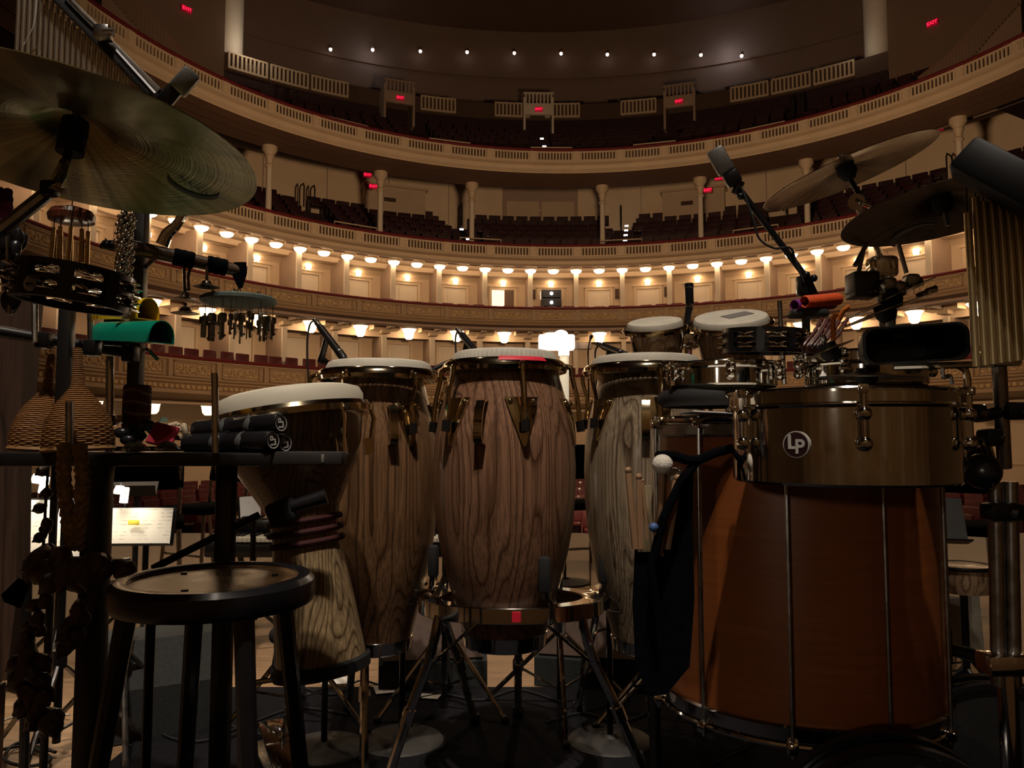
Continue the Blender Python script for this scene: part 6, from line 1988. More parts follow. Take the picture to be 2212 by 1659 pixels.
for b in ((140, 414), (128, 400)):
    MB().tube([P(112, 404, 1.03), P(b[0], b[1], 1.02)], 0.0035, 8).build('wing_bolt', 'chrome', t)
MB().cyl(P(104, 416, 1.05), P(-40, 530, 1.02), 0.010, n=10).build('boom', 'steel_dull', t)

t = thing('bar_chimes', 'silver bar chimes hanging from a slanted bar above the bronze cymbal', 'chimes', P(150, 60, 1.5))
a, b = P(100, -36, 1.5), P(338, 206, 1.5)
Mx = axis_matrix(a.lerp(b, 0.5), b - a, (0, 0, 1))
m = MB(); m.M = Mx; m.bbox((0, 0, 0), (0.032, 0.014, (b - a).length), 0.002); m.build('bar', plain('bar_alu', (0.34, 0.32, 0.29), 0.35, 0.9, var=0.1), t)
m = MB(); m.M = Mx; m.bbox((-0.004, 0.010, 0), (0.018, 0.012, (b - a).length * 0.99), 0.002); m.build('felt_strip', 'black_rubber', t)
for i in range(21):
    x = 44 + 11.6 * i
    yt = -36 + (x - 100) * 1.016 + 26
    p0 = P(x, yt, 1.507); p1 = P(x, 330, 1.507); p1.x = p0.x; p1.y = p0.y; p1.z = p0.z - 0.30 + 0.004 * i
    MB().cyl(p0, p1, 0.0040, n=10).build('chime_tube', 'chime_silver', t)
m = MB(); m.bbox(P(224, 72, 1.47), (0.034, 0.03, 0.030), 0.008); m.cyl(P(222, 66, 1.45), P(246, 66, 1.45), 0.005, n=8); m.build('mount', 'steel_dull', t)
MB().tube([P(210, 60, 1.48), P(178, 30, 1.48), P(140, -10, 1.48)], 0.0025, 6).build('wire', 'steel_dull', t)
MB().tube(smooth_path([P(80, -5, 1.49), P(74, 50, 1.49), P(62, 80, 1.49), P(52, 98, 1.49)], 5), 0.0012, 5).build('loose_cord', 'badge_white', t)
MB().cyl(P(250, 110, 1.47), P(336, 205, 1.46), 0.006, n=8).build('bar_arm', 'black_metal', t)

t = thing('microphone', 'boxy grey condenser microphone behind the rim of the bronze cymbal', 'microphone', P(385, 190, 1.5))
A_, B_ = P(418, 156, 1.5), P(345, 238, 1.5)
Mx = axis_matrix(A_, B_ - A_, (0.7, -0.4, 0.5))
m = MB(); m.M = Mx; m.bbox((0, 0, 0.026), (0.050, 0.036, 0.052), 0.006); m.build('head_grille', 'mic_grey', t)
m = MB(); m.M = Mx; m.bbox((-0.004, 0.004, 0.07), (0.036, 0.030, 0.05), 0.005); m.build('body', 'black_metal', t)
m = MB(); m.M = Mx; m.cyl((0, 0, 0.085), (-0.01, 0.01, 0.16), 0.009, n=10); m.build('swivel', 'steel_dull', t)

# ---- far left: purple foil, dark hanging cluster, wooden wing board
plain('purple_foil', (0.20, 0.03, 0.22), 0.25, 0.5, var=0.6, scale=120)
q = P(6, 438, 1.18); m = MB()
for i in range(7):
    m.tube(smooth_path([P(-8 + 5 * i, 408 + rnd.uniform(-4, 4), 1.18), P(-7 + 5 * i, 440, 1.17), P(-8 + 5 * i, 470, 1.18)], 4), [0.003 + 0.0012 * (k % 2) for k in range(9)], 6)
tag(m.build('foil_tassel', 'purple_foil', None, origin=q), 'shiny purple foil tassel at the left edge', 'tassel')
t = thing('pod_cluster', 'cluster of dark glossy pods hanging at the left edge', 'pods', P(20, 500, 1.3))
for i in range(14):
    MB().sphere(P(4 + 40 * rnd.random(), 490 + 170 * rnd.random(), 1.3 + 0.04 * rnd.random()), 0.018, 10, 8, (0.8, 0.6, 1.2), Matrix.Rotation(rnd.uniform(-0.6, 0.6), 4, 'Y')).build('pod', 'black_plastic', t)
MB().cyl(P(15, 470, 1.3), P(22, 680, 1.3), 0.004, n=6).build('cord', 'steel_dull', t)
wood('board_brown', (0.03, 0.015, 0.010), (0.10, 0.055, 0.035), 7, 5, 0.8, seed=8, rough=0.6, coat=0.0)
m = MB(); a = [P(-140, 610, 2.1), P(66, 640, 2.1), P(40, 960, 2.1), P(34, 1300, 2.1), P(14, 1470, 2.1), P(-140, 1480, 2.1)]
n = len(a); m.add(a + [p + Vector((0, 0.06, 0)) for p in a], [tuple(range(n)), tuple(range(2 * n - 1, n - 1, -1))] + [(i, (i + 1) % n, n + (i + 1) % n, n + i) for i in range(n)])
m2 = MB(); foot_c = P(-40, 1480, 2.13)
t = thing('wooden_board', 'tall dark brown wooden board standing at the left edge', 'board', Vector((foot_c.x, foot_c.y, 0)))
m.build('panel', 'board_brown', t, smooth=False)
MB().box((foot_c.x, 2.13, foot_c.z / 2), (0.10, 0.05, foot_c.z)).build('foot', 'board_brown', t)
MB().cyl(P(60, 1210, 2.06), Vector((P(62, 1450, 2.06).x, 2.06, 0)), 0.012, n=8).build('prop', 'black_metal', t)

# ---- seed-pod strands, braids and shells hanging on the table front
plain('braid_straw', (0.40, 0.27, 0.14), 0.8, var=0.3, scale=90, bump=0.4)
plain('pod_dark', (0.035, 0.017, 0.011), 0.35, var=0.4, scale=30, coat=0.3)
plain('pod_brown', (0.075, 0.034, 0.020), 0.45, var=0.4, scale=30)
def braid(label, pts, r):
    t = thing('braided_strap', label, 'strap', pts[0], 'braided straps')
    path = smooth_path(pts, 10)
    for s in range(3):
        q = []
        for i, p in enumerate(path):
            a = i * 0.9 + s * 2 * pi / 3
            q.append(p + Vector((r * 0.7 * sin(a), 0.5 * r * sin(2 * a), 0)))
        MB().tube(q, r * 0.62, 6).build('strand', 'braid_straw', t)
braid('braided straw strap hanging farther left on the table front', [P(140, 962, 1.44), P(138, 1030, 1.43), P(146, 1110, 1.43), P(158, 1180, 1.43)], 0.011)
braid('braided straw strap hanging beside the thick table post', [P(172, 962, 1.44), P(178, 1030, 1.43), P(176, 1100, 1.43), P(164, 1185, 1.43)], 0.011)
def pods(label, path, n, r, mat, spread, name='seed_strand', grp=None):
    t = thing(name, label, 'seed pods', path[0], grp)
    path = smooth_path(path, 8)
    MB().tube(path, 0.003, 6).build('cord', 'black_cloth', t)
    for i in range(n):
        p = path[int((len(path) - 1) * (i + 0.5) / n)]
        a = rnd.uniform(0, 2 * pi)
        d = Vector((cos(a) * spread, -0.5 * spread * abs(sin(a)), rnd.uniform(-0.3, 0.3) * spread))
        M = axis_matrix((0, 0, 0), (d + Vector((0, 0, -0.6 * spread))).normalized())
        m = MB(); m.lathe([(0.001, -1.3 * r), (0.55 * r, -0.8 * r), (r, 0.0), (0.85 * r, 0.6 * r), (0.3 * r, 1.1 * r), (0.12 * r, 1.4 * r), (0.001, 1.45 * r)], 10, Matrix.Translation(p + d) @ M)
        m.build('pod', mat if rnd.random() < 0.7 else 'pod_brown', t)
pods('strand of small dark seed pods in front of the lit sheet music', [P(104, 1010, 1.47), P(98, 1100, 1.46), P(96, 1150, 1.46), P(92, 1195, 1.46)], 7, 0.011, 'pod_dark', 0.010)
pods('big bunch of brown shell pods tied round the table leg', [P(100, 1205, 1.42), P(140, 1240, 1.40), P(190, 1235, 1.40), P(240, 1215, 1.41)], 34, 0.021, 'pod_brown', 0.032)
pods('strand of dark pods below the big bunch', [P(90, 1290, 1.45), P(80, 1340, 1.45), P(68, 1390, 1.45)], 12, 0.012, 'pod_brown', 0.010)
pods('heavy strand of dark shell pods hanging lowest', [P(70, 1400, 1.42), P(66, 1470, 1.41), P(84, 1530, 1.41), P(110, 1560, 1.41)], 26, 0.017, 'pod_dark', 0.022)
pods('strand of brown pods beside the thick table post', [P(170, 1310, 1.44), P(160, 1350, 1.44), P(150, 1400, 1.44)], 10, 0.014, 'pod_brown', 0.012)
m = MB(); q = P(36, 1275, 1.46); m.add([P(2, 1285, 1.46), P(40, 1248, 1.46), P(66, 1262, 1.46), P(44, 1315, 1.46), P(8, 1300, 1.48)] + [P(2, 1285, 1.50), P(40, 1248, 1.50), P(66, 1262, 1.50), P(44, 1315, 1.50), P(8, 1300, 1.51)], [(0, 1, 2, 3, 4), (9, 8, 7, 6, 5)] + [(i, (i + 1) % 5, 5 + (i + 1) % 5, 5 + i) for i in range(5)])
tag(m.build('black_pouch', 'black_cloth', None, smooth=False, origin=q), 'small black cloth pouch beside the shell pods', 'pouch')

# microphone on a short boom aimed at the djembe waist
t = thing('boom_stand', 'dark boom arm with clamp reaching to the djembe waist', 'stand', P(330, 1230, 1.62))
MB().cyl(P(330, 1228, 1.62), P(560, 1112, 1.66), 0.008, n=10).build('boom', 'black_metal', t)
MB().bbox(P(610, 1105, 1.66), (0.06, 0.045, 0.05), 0.01, Matrix.Rotation(-0.4, 4, 'Y')).build('clamp', 'black_rubber', t)
MB().tube([P(630, 1095, 1.65), P(705, 1072, 1.66)], [0.014, 0.017], 12).build('microphone_body', 'black_plastic', t)
MB().cyl(P(330, 1228, 1.62), Vector((P(322, 1400, 1.62).x, 1.62, 0.0)), 0.010, n=10).build('pole', 'black_metal', t)
# ------------------------------------------------------------------ stage floor things beyond the drums
rnd = random.Random(21)
m = MB(); m.bbox((0.80, 1.55, 0.004), (3.9, 2.75, 0.008), 0.003)
tag(m.build('stage_rug', plain('rug_black', (0.013, 0.013, 0.016), 0.95, var=0.4, scale=160, bump=0.5, spec=0.1), None), 'thin black rug under the drums', 'rug')

def sheet_mat(name, base, line, yellow=False):
    m_, nt, bs = nodes_of(name)
    N, Lk = nt.nodes, nt.links
    bs.inputs['Roughness'].default_value = 0.8
    tc = N.new('ShaderNodeTexCoord'); wv = N.new('ShaderNodeTexWave'); wv.bands_direction = 'Z'; wv.inputs['Scale'].default_value = 22; wv.inputs['Distortion'].default_value = 0.0
    Lk.new(tc.outputs['Object'], wv.inputs['Vector'])
    nz = N.new('ShaderNodeTexNoise'); nz.inputs['Scale'].default_value = 40; Lk.new(tc.outputs['Object'], nz.inputs['Vector'])
    mu = N.new('ShaderNodeMath'); mu.operation = 'MULTIPLY'; Lk.new(wv.outputs['Fac'], mu.inputs[0]); Lk.new(nz.outputs['Fac'], mu.inputs[1])
    rp = N.new('ShaderNodeValToRGB'); rp.color_ramp.elements[0].position = 0.45; rp.color_ramp.elements[0].color = (*base, 1); rp.color_ramp.elements[1].position = 0.62; rp.color_ramp.elements[1].color = (*line, 1)
    Lk.new(mu.outputs[0], rp.inputs[0]); Lk.new(rp.outputs[0], bs.inputs['Base Color'])
sheet_mat('score_paper', (0.80, 0.77, 0.70), (0.50, 0.47, 0.42))
plain('marker_yellow', (0.9, 0.72, 0.10), 0.7)
emitter('stand_lamp_glow', (1.0, 0.86, 0.66), 14.0)

def music_stand(label, px, py, Y, w, h, rz, tilt, sheets, lamp=None, mat='score_paper', light=0.0, zrot=0.0):
    c = P(px, py, Y)
    t = thing('music_stand', label, 'music stand', Vector((c.x, c.y + 0.05, 0)), 'music stands')
    Mx = Matrix.Translation(c) @ Matrix.Rotation(rz, 4, 'Z') @ Matrix.Rotation(-tilt, 4, 'X')
    m = MB(); m.M = Mx; m.box((0, 0.012, 0), (w * 1.02, 0.006, h * 1.0)); m.box((0, -0.02, -h / 2), (w * 1.02, 0.06, 0.006)); m.build('desk', 'black_metal', t)
    MB().cyl(c + Vector((0, 0.05, -0.02)), Vector((c.x, c.y + 0.05, 0.2)), 0.012, n=10).build('pole', 'black_metal', t)
    for a in (20, 140, 260):
        MB().tube([Vector((c.x, c.y + 0.05, 0.22)), rad_pt(Vector((c.x, c.y + 0.05, 0)), 0.24, radians(a), 0.008)], 0.008, 8).build('leg', 'black_metal', t)
    for i, (sx, sw, sh, lb) in enumerate(sheets):
        m = MB(); m.M = Mx
        vs_, fs = [], []
        for k in range(7):
            u = k / 6
            vs_ += [(sx - sw / 2 + sw * u, -0.004 - 0.006 * sin(pi * u), -h / 2 + 0.004), (sx - sw / 2 + sw * u, -0.004 - 0.008 * sin(pi * u), -h / 2 + sh)]
        for k in range(6):
            fs.append((2 * k, 2 * k + 2, 2 * k + 3, 2 * k + 1))
        vb = [(x, y + 0.002, z) for x, y, z in vs_]
        nv = len(vs_)
        fs += [tuple(nv + j for j in reversed(f)) for f in fs[:6]] + [(0, 1, nv + 1, nv), (12, nv + 12, nv + 13, 13)]
        m.add(vs_ + vb, fs)
        o = m.build('score_sheet', mat, None, origin=c); tag(o, lb, 'sheet music')
    if lamp:
        lx, lz, label2 = lamp
        l = thing('stand_lamp', label2, 'lamp', Mx @ Vector((lx, 0, h / 2 + 0.02)))
        m = MB(); m.M = Mx
        m.tube([(lx, 0.0, h / 2 - 0.01), (lx, -0.01, h / 2 + 0.05), (lx, -0.06, h / 2 + 0.085)], 0.005, 8); m.build('gooseneck', 'black_metal', l)
        m = MB(); m.M = Mx; m.lathe([(0.016, 0.03), (0.026, 0.0), (0.024, 0.0), (0.014, 0.03)], 16, Matrix.Translation((lx, -0.065, h / 2 + 0.045)), closed=True); m.build('shade', 'badge_white', l)
        m = MB(); m.M = Mx; m.cyl((lx, -0.02, h / 2 + 0.075), (lx, -0.02, h / 2 + 0.015), 0.015, n=12); m.build('glowing_tube', 'stand_lamp_glow', l)
        ld = bpy.data.lights.new('stand_lamp_light', 'SPOT'); ld.energy = light; ld.color = (1.0, 0.84, 0.62); ld.spot_size = radians(130); ld.spot_blend = 0.9; ld.shadow_soft_size = 0.03
        lo = bpy.data.objects.new('stand_lamp_light', ld); lo.location = Mx @ Vector((lx, -0.11, h / 2 + 0.10))
        lo.rotation_euler = (Mx @ Vector((lx, 0.0, -h * 0.3)) - lo.location).to_track_quat('-Z', 'Y').to_euler(); COL.objects.link(lo)
    return t, c
music_stand('music stand with brightly lit white score at the left', 116, 1140, 2.9, 0.29, 0.225, 0.0, 0.25, [(-0.07, 0.135, 0.215, 'brightly lit white score page at the far left'), (0.075, 0.13, 0.195, 'brightly lit score page behind the braided straps')], (-0.055, 0, 'small lamp glowing over the far left score'), light=15.0)
music_stand('music stand with lit cream score beside the thick table post', 304, 1136, 3.1, 0.255, 0.15, 0.04, 0.20, [(0.0, 0.245, 0.145, 'lit cream score page with a yellow highlight')], (-0.07, 0, 'small lamp glowing over the cream score page'), light=6.0)
q = P(292, 1128, 3.085); m = MB(); m.bbox(q + Vector((0, -0.012, 0)), (0.045, 0.001, 0.020), 0.0004); tag(m.build('highlight_mark', 'marker_yellow', None, origin=q), 'yellow highlighter patch on the cream score page', 'mark')
music_stand('dark music stand tilted behind the lit cream score', 285, 1052, 3.4, 0.20, 0.09, 0.3, 0.9, [])
music_stand('music stand with a blue-grey page right of the orange drum', 2040, 1122, 3.1, 0.15, 0.184, -0.2, 0.35, [(0.0, 0.145, 0.178, 'blue-grey score page right of the orange drum')], mat=plain('paper_bluegrey', (0.30, 0.33, 0.36), 0.8, var=0.05))
music_stand('small music stand with white page behind the djembe', 540, 1096, 3.3, 0.09, 0.10, 0.6, 0.3, [(0.0, 0.085, 0.095, 'small bright white page behind the djembe')], mat='white_paper')

# the tall lamp glowing between the congas
plain('shade_white', (0.85, 0.80, 0.72), 0.7, emit=(1.0, 0.86, 0.70), estr=1.6)
plain('column_glow', (0.75, 0.68, 0.52), 0.5, emit=(1.0, 0.84, 0.58), estr=0.55)
c = P(1208, 740, 5.0)
t = thing('floor_lamp', 'glowing white floor lamp with wide flat shade between the congas', 'lamp', Vector((c.x, c.y, 0)))
m = MB(); loft_r = []
m.bbox((P(1202, 740, 5.0).x, 5.0, c.z), (0.235, 0.10, 0.098), 0.012); m.build('shade', 'shade_white', t)
MB().bbox((P(1258, 747, 5.0).x, 5.02, P(1258, 747, 5.0).z), (0.12, 0.05, 0.044), 0.004).build('side_panel', 'taupe_panel', t)
MB().sphere(P(1212, 722, 4.97), 0.034, 14, 10, (1.3, 1, 0.8)).build('bulb', emitter('bulb_glow', (1.0, 0.86, 0.68), 14.0), t)
MB().cyl(P(1218, 757, 5.0), P(1218, 768, 5.0), 0.036, n=18).build('collar', 'shade_white', t)
MB().cyl(P(1219, 768, 5.0), P(1219, 905, 5.0), 0.030, n=18).build('column', 'column_glow', t)
MB().cyl(P(1219, 905, 5.0), Vector((P(1219, 905, 5.0).x, 5.0, 0.02)), 0.009, n=10).build('pole', 'black_metal', t)
MB().lathe([(0.16, 0.0), (0.16, 0.012), (0.03, 0.03)], 28, Matrix.Translation((P(1219, 768, 5.0).x, 5.0, 0))).build('base', 'stand_base', t)
ld = bpy.data.lights.new('floor_lamp_light', 'POINT'); ld.energy = 5; ld.color = (1.0, 0.8, 0.58); ld.shadow_soft_size = 0.05
lo = bpy.data.objects.new('floor_lamp_light', ld); lo.location = P(1212, 708, 4.9); COL.objects.link(lo)
m = MB(); m.tube(smooth_path([P(1278, 724, 4.6), P(1272, 745, 4.6), P(1270, 770, 4.6), P(1271, 800, 4.6), Vector((P(1272, 830, 4.6).x, 4.6, 0.0))], 4), [0.010, 0.012, 0.006] + [0.004] * 14, 6); tag(m.build('slim_pole', 'iron_rail', None, origin=P(1272, 830, 4.6)), 'slim dark pole right of the glowing floor lamp', 'pole')

# electric piano
kx0, kx1 = P(455, 1166, 3.6).x, P(975, 1166, 3.6).x
zk = P(700, 1166, 3.6).z
t = thing('electric_piano', 'black electric piano seen from behind the congas, white keys showing', 'piano', Vector(((kx0 + kx1) / 2, 3.75, 0)))
MB().bbox(((kx0 + kx1) / 2, 3.80, zk - 0.05), (kx1 - kx0 + 0.08, 0.36, 0.07), 0.01).build('case', 'black_plastic', t)
MB().bbox(((kx0 + kx1) / 2, 3.90, zk + 0.03), (kx1 - kx0 + 0.08, 0.15, 0.09), 0.01).build('panel', 'black_plastic', t)
plain('key_ivory', (0.78, 0.74, 0.62), 0.35, var=0.03)
nk = 52; kw = (kx1 - kx0) / nk
kwm = MB().bbox((0, 0, 0), (kw * 0.93, 0.14, 0.02), 0.0015).mesh('white_key', 'key_ivory'); kbm = MB().bbox((0, 0.03, 0.012), (kw * 0.55, 0.09, 0.014), 0.002).mesh('black_key', 'black_plastic')
for i in range(nk):
    link('white_key', kwm, t, (kx0 + kw * (i + 0.5) - (kx0 + kx1) / 2, 3.66 - 3.75, zk))
    if i % 7 in (0, 1, 3, 4, 5) and i < nk - 1:
        link('black_key', kbm, t, (kx0 + kw * (i + 1) - (kx0 + kx1) / 2, 3.66 - 3.75, zk))
for x in (kx0 + 0.1, kx1 - 0.1):
    MB().tube([(x, 3.7, zk - 0.08), (x, 3.95, 0.02)], 0.014, 8).build('leg', 'black_metal', t)
    MB().tube([(x, 3.95, zk - 0.08), (x, 3.65, 0.02)], 0.014, 8).build('leg', 'black_metal', t)

# wedge monitors
def wedge(label, px, py, Y, w, h, d, rz):
    c = P(px, py, Y); c.z = 0.0
    t = thing('monitor_wedge', label, 'loudspeaker', c, 'floor monitors')
    M = Matrix.Translation(c) @ Matrix.Rotation(rz, 4, 'Z') @ Matrix.Rotation(pi / 2, 4, 'Z') @ Matrix.Rotation(pi / 2, 4, 'X')
    poly = [(-d / 2, 0.004), (d / 2, 0.004), (d / 2, h * 0.35), (d * 0.15, h), (-d * 0.30, h), (-d / 2, h * 0.55)]
    MB().prism(poly, -w / 2, w / 2, M).build('cabinet', plain('wedge_grey', (0.026, 0.028, 0.026), 0.8, var=0.3, scale=120, bump=0.3) if 'wedge_grey' not in MT else 'wedge_grey', t, smooth=False)
    a, b = Vector((d / 2, h * 0.35)), Vector((d * 0.15, h))
    m = MB()
    nrm = Vector((b.y - a.y, -(b.x - a.x))).normalized()
    p2 = [a + (b - a) * 0.06 + nrm * 0.002, a + (b - a) * 0.94 + nrm * 0.002, a + (b - a) * 0.94 + nrm * 0.008, a + (b - a) * 0.06 + nrm * 0.008]
    m.prism([(p.x, p.y) for p in p2], -w * 0.46, w * 0.46, M); m.build('grille', 'grille_dark', t, smooth=False)
    for s in (-1, 1):
        m = MB(); m.prism([(-d * 0.1, h * 0.45), (d * 0.1, h * 0.45), (d * 0.1, h * 0.6), (-d * 0.1, h * 0.6)], s * w / 2 - 0.002, s * w / 2 + 0.004, M); m.build('handle', 'black_plastic', t, smooth=False)
wedge('grey floor monitor wedge behind the round stool', 330, 1520, 2.62, 0.38, 0.29, 0.40, 0.5)
wedge('grey floor monitor wedge behind the middle and striped congas', 1290, 1475, 3.1, 0.42, 0.30, 0.40, 2.9)
wedge('grey floor monitor wedge between the left and middle congas', 930, 1440, 3.1, 0.40, 0.28, 0.40, 3.3)

# orchestra chairs
def chair(label, px, py, Y, rz):
    c = P(px, py, Y); c.z = 0
    t = thing('orchestra_chair', label, 'chair', c, 'black orchestra chairs', rz)
    def lp(name, mb, mat): return link(name, mb.mesh(name, mat), t)
    lp('seat', MB().bbox((0, 0, 0.45), (0.42, 0.42, 0.05), 0.02), 'black_cloth')
    lp('backrest', MB().bbox((0, 0.21, 0.75), (0.40, 0.04, 0.26), 0.018, Matrix.Rotation(-0.15, 4, 'X')), 'black_cloth')
    for sx in (-1, 1):
        lp('leg', MB().tube([(sx * 0.18, -0.17, 0.43), (sx * 0.20, -0.20, 0.0)], 0.012, 8), 'steel_dull')
        lp('leg', MB().tube([(sx * 0.18, 0.20, 0.80), (sx * 0.18, 0.17, 0.43), (sx * 0.20, 0.24, 0.0)], 0.012, 8), 'steel_dull')
    lp('stretcher', MB().tube([(-0.19, -0.19, 0.16), (0.19, -0.19, 0.16)], 0.008, 6), 'steel_dull')
chair('black orchestra chair behind the round stool, left one', 305, 1330, 4.4, 0.4)
chair('black orchestra chair behind the round stool, right one', 440, 1330, 5.3, -0.5)
chair('black orchestra chair between the left and middle congas', 800, 1320, 5.0, 2.7)
chair('black orchestra chair between the middle and striped congas', 1250, 1300, 5.6, 0.3)
chair('black orchestra chair right of the orange drum', 2060, 1300, 4.2, -0.6)
# wooden crate and pale cloth at the right
q = P(2080, 1250, 2.5)
t = thing('wooden_drum', 'small wooden drum on a black tripod right of the orange drum', 'drum', Vector((q.x, q.y, 0)))
MB().lathe([(0.075, -0.04), (0.085, 0.0), (0.085, 0.04), (0.07, 0.045), (0.001, 0.045)], 28, Matrix.Translation(q)).build('shell', 'bongo_wood', t)
MB().torus(q + Vector((0, 0, 0.04)), (0, 0, 1), 0.087, 0.006, 28, 8).build('hoop', 'black_metal', t)
MB().cyl(q - Vector((0, 0, 0.04)), (q.x, q.y, 0.15), 0.012, n=8).build('pole', 'black_metal', t)
for a in (10, 130, 250):
    MB().tube([Vector((q.x, q.y, 0.2)), rad_pt(Vector((q.x, q.y, 0)), 0.22, radians(a), 0.006)], 0.008, 8).build('leg', 'black_metal', t)
q = P(2075, 1340, 2.65)
m = MB(); vs_, fs = [], []
for i in range(7):
    for j in range(6):
        u, v = i / 6, j / 5
        vs_.append(q + Vector((-0.07 + 0.14 * u, 0.012 * sin(9 * u + 2 * v), 0.08 - (0.17 + 0.05 * u) * v)))
for i in range(6):
    for j in range(5):
        a = i * 6 + j
        fs.append((a, a + 1, a + 7, a + 6))
m.add(vs_, fs)
m.add([p + Vector((0, 0.004, 0)) for p in vs_], [tuple(reversed(f)) for f in fs])
tag(m.build('draped_cloth', plain('pale_cloth', (0.42, 0.38, 0.31), 0.9, var=0.15, scale=30, bump=0.2), None, origin=q), 'pale cloth draped over a stand right of the orange drum', 'cloth')
# black hook stand near the cable coil
t = thing('tripod_stand', 'dark tripod standing on the lit floor at the right', 'stand', Vector((P(2000, 1400, 3.2).x, 3.2, 0)))
b0 = Vector((P(2000, 1400, 3.2).x, 3.2, 0))
MB().cyl(b0 + Vector((0, 0, 0.15)), b0 + Vector((0, 0, 0.75)), 0.011, n=8).build('pole', 'black_metal', t)
for a in (40, 160, 280):
    MB().tube([b0 + Vector((0, 0, 0.25)), rad_pt(b0, 0.22, radians(a), 0.006)], 0.009, 8).build('leg', 'black_metal', t)
# wooden riser edge at the right and dark board
q = P(2110, 1500, 2.4); m = MB(); m.bbox((q.x, 2.45, 0.02), (0.5, 0.5, 0.035), 0.004, Matrix.Rotation(0.3, 4, 'Z'))
tag(m.build('riser_board', plain('board_olive', (0.13, 0.10, 0.06), 0.6, var=0.2, scale=20), None, origin=(q.x, 2.45, 0)), 'low olive-brown board on the floor at the right', 'board')
q = P(1010, 1250, 3.9)
# cables on the floor
def floor_pt(px, py):
    d = P(px, py, 1.0) - EYE
    return EYE + d * (-(EYE.z - 0.008) / d.z) if False else EYE + d * ((0.014 - EYE.z) / d.z)
def floor_cable(label, pts, r=0.004, mat='black_rubber'):
    return cable(label, [floor_pt(x, y) for x, y in pts], r, mat, 6, 'cables on the stage floor')
floor_cable('black cable winding across the floor behind the stool', [(240, 1600), (300, 1560), (380, 1575), (450, 1560), (540, 1580), (600, 1600)])
floor_cable('black cable crossing the floor between stool and djembe', [(300, 1540), (360, 1590), (440, 1600), (520, 1570), (640, 1530), (760, 1545)])
floor_cable('black cable snaking behind the left conga stand', [(640, 1480), (720, 1500), (780, 1470), (860, 1490), (900, 1450), (950, 1470)])
floor_cable('black cable crossing below the middle conga', [(860, 1520), (950, 1500), (1040, 1512), (1120, 1490), (1220, 1520)])
floor_cable('black cable curling between the middle and striped stands', [(1180, 1560), (1260, 1540), (1340, 1560), (1420, 1530)])
floor_cable('black cable tangle on the lit floor at the right', [(2010, 1440), (2050, 1405), (2080, 1430), (2060, 1450), (2040, 1420), (2100, 1400), (2120, 1440)], 0.003)
floor_cable('thin black cable on the lit floor beside the orange drum', [(2005, 1425), (2060, 1432), (2120, 1424)], 0.004)
floor_cable('coiled cable on the pale floor at the lower left', [(0, 1620), (60, 1612), (110, 1640), (60, 1655), (10, 1640), (40, 1605), (120, 1625)], 0.005)
floor_cable('pale cable curving across the floor at the lower left', [(-20, 1570), (20, 1552), (80, 1540), (150, 1545)], 0.004, 'badge_white')
# loose papers
for (x, y, w, h, rz, lab) in ((836, 1488, 0.09, 0.06, 0.3, 'white paper lying on the floor behind the left conga stand'), (926, 1504, 0.08, 0.03, -0.2, 'narrow white paper lying between the conga stands'), (725, 1470, 0.10, 0.05, 0.1, 'pale paper lying on the floor behind the djembe')):
    q = floor_pt(x, y); m = MB(); m.box(q, (w, h * 1.6, 0.002), rz); tag(m.build('loose_paper', 'white_paper', None, origin=q), lab, 'paper')
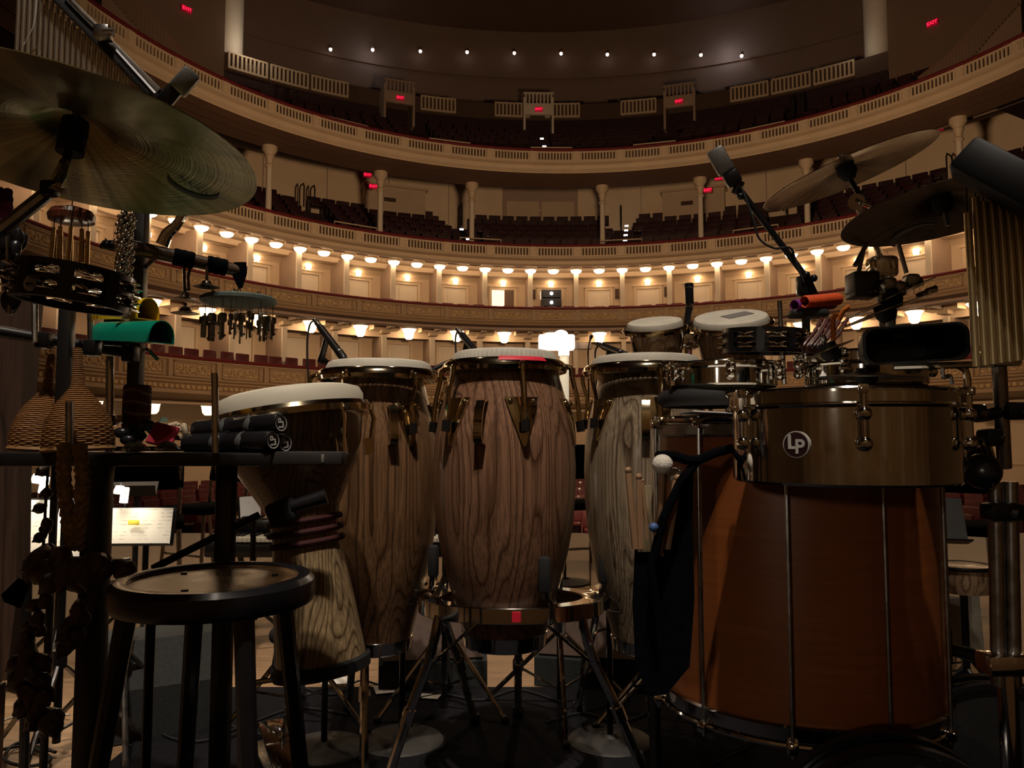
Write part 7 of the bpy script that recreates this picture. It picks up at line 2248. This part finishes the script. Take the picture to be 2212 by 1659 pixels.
# foot pedals
def pedal(label, px, py, rz):
    q = floor_pt(px, py); q.z = 0.012
    t = thing('foot_pedal', label, 'pedal', q, 'foot pedals', rz)
    def lp(name, mb, mat): return link(name, mb.mesh(name, mat), t)
    lp('base_plate', MB().bbox((0, 0, 0.006), (0.10, 0.28, 0.010), 0.003), 'steel_dull')
    lp('footboard', MB().bbox((0, -0.01, 0.045), (0.075, 0.25, 0.010), 0.003, Matrix.Rotation(0.22, 4, 'X')), 'chrome')
    for s in (-1, 1):
        lp('upright', MB().cyl((s * 0.05, 0.12, 0.0), (s * 0.05, 0.12, 0.20), 0.007, n=8), 'chrome')
    lp('axle', MB().cyl((-0.06, 0.12, 0.19), (0.06, 0.12, 0.19), 0.008, n=8), 'chrome')
    lp('beater_rod', MB().cyl((0, 0.12, 0.19), (0, 0.04, 0.33), 0.004, n=8), 'chrome')
    lp('beater', MB().sphere((0, 0.04, 0.34), 0.025, 12, 8), 'felt_white' if False else 'black_rubber')
pedal('chrome foot pedal behind the round stool', 600, 1640, 0.5)
# extra tripods seen under the drums
def tripod(label, px, py, h, spread, mat='chrome', a0=20):
    b = floor_pt(px, py); b.z = 0.010
    t = thing('tripod_stand', label, 'stand', b, 'tripod stands')
    MB().cyl(b + Vector((0, 0, 0.05)), b + Vector((0, 0, h)), 0.011, n=10).build('pole', 'black_metal', t)
    MB().cyl(b + Vector((0, 0, 0.26)), b + Vector((0, 0, 0.31)), 0.020, n=10).build('collar', 'black_plastic', t)
    for k in range(3):
        a = radians(a0 + 120 * k)
        leg = MB().tube([b + Vector((0, 0, 0.28)), rad_pt(b, spread, a, 0.02)], 0.008, 8).build('leg', mat, t)
        MB().tube([b + Vector((0, 0, 0.08)), rad_pt(b, spread * 0.55, a, 0.14)], 0.005, 6).build('brace', mat, leg)
        MB().sphere(rad_pt(b, spread, a, 0.018), 0.014, 8, 6).build('rubber_foot', 'black_rubber', leg)
tripod('chrome tripod under the snare, between congas and orange drum', 1455, 1560, 0.80, 0.26, 'chrome', 40)
tripod('dark tripod behind the middle conga', 1210, 1540, 0.62, 0.28, 'chrome', 0)
tripod('chrome tripod behind the stool beneath the djembe', 640, 1560, 0.42, 0.26, 'chrome', 70)
tripod('dark tripod behind the thick table post', 260, 1600, 0.55, 0.25, 'steel_dull', 30)
tripod('chrome tripod at the lower left corner', 120, 1640, 0.70, 0.24, 'steel_dull', 10)
tripod('chrome tripod beside the left conga stand', 960, 1530, 0.70, 0.24, 'chrome', 60)
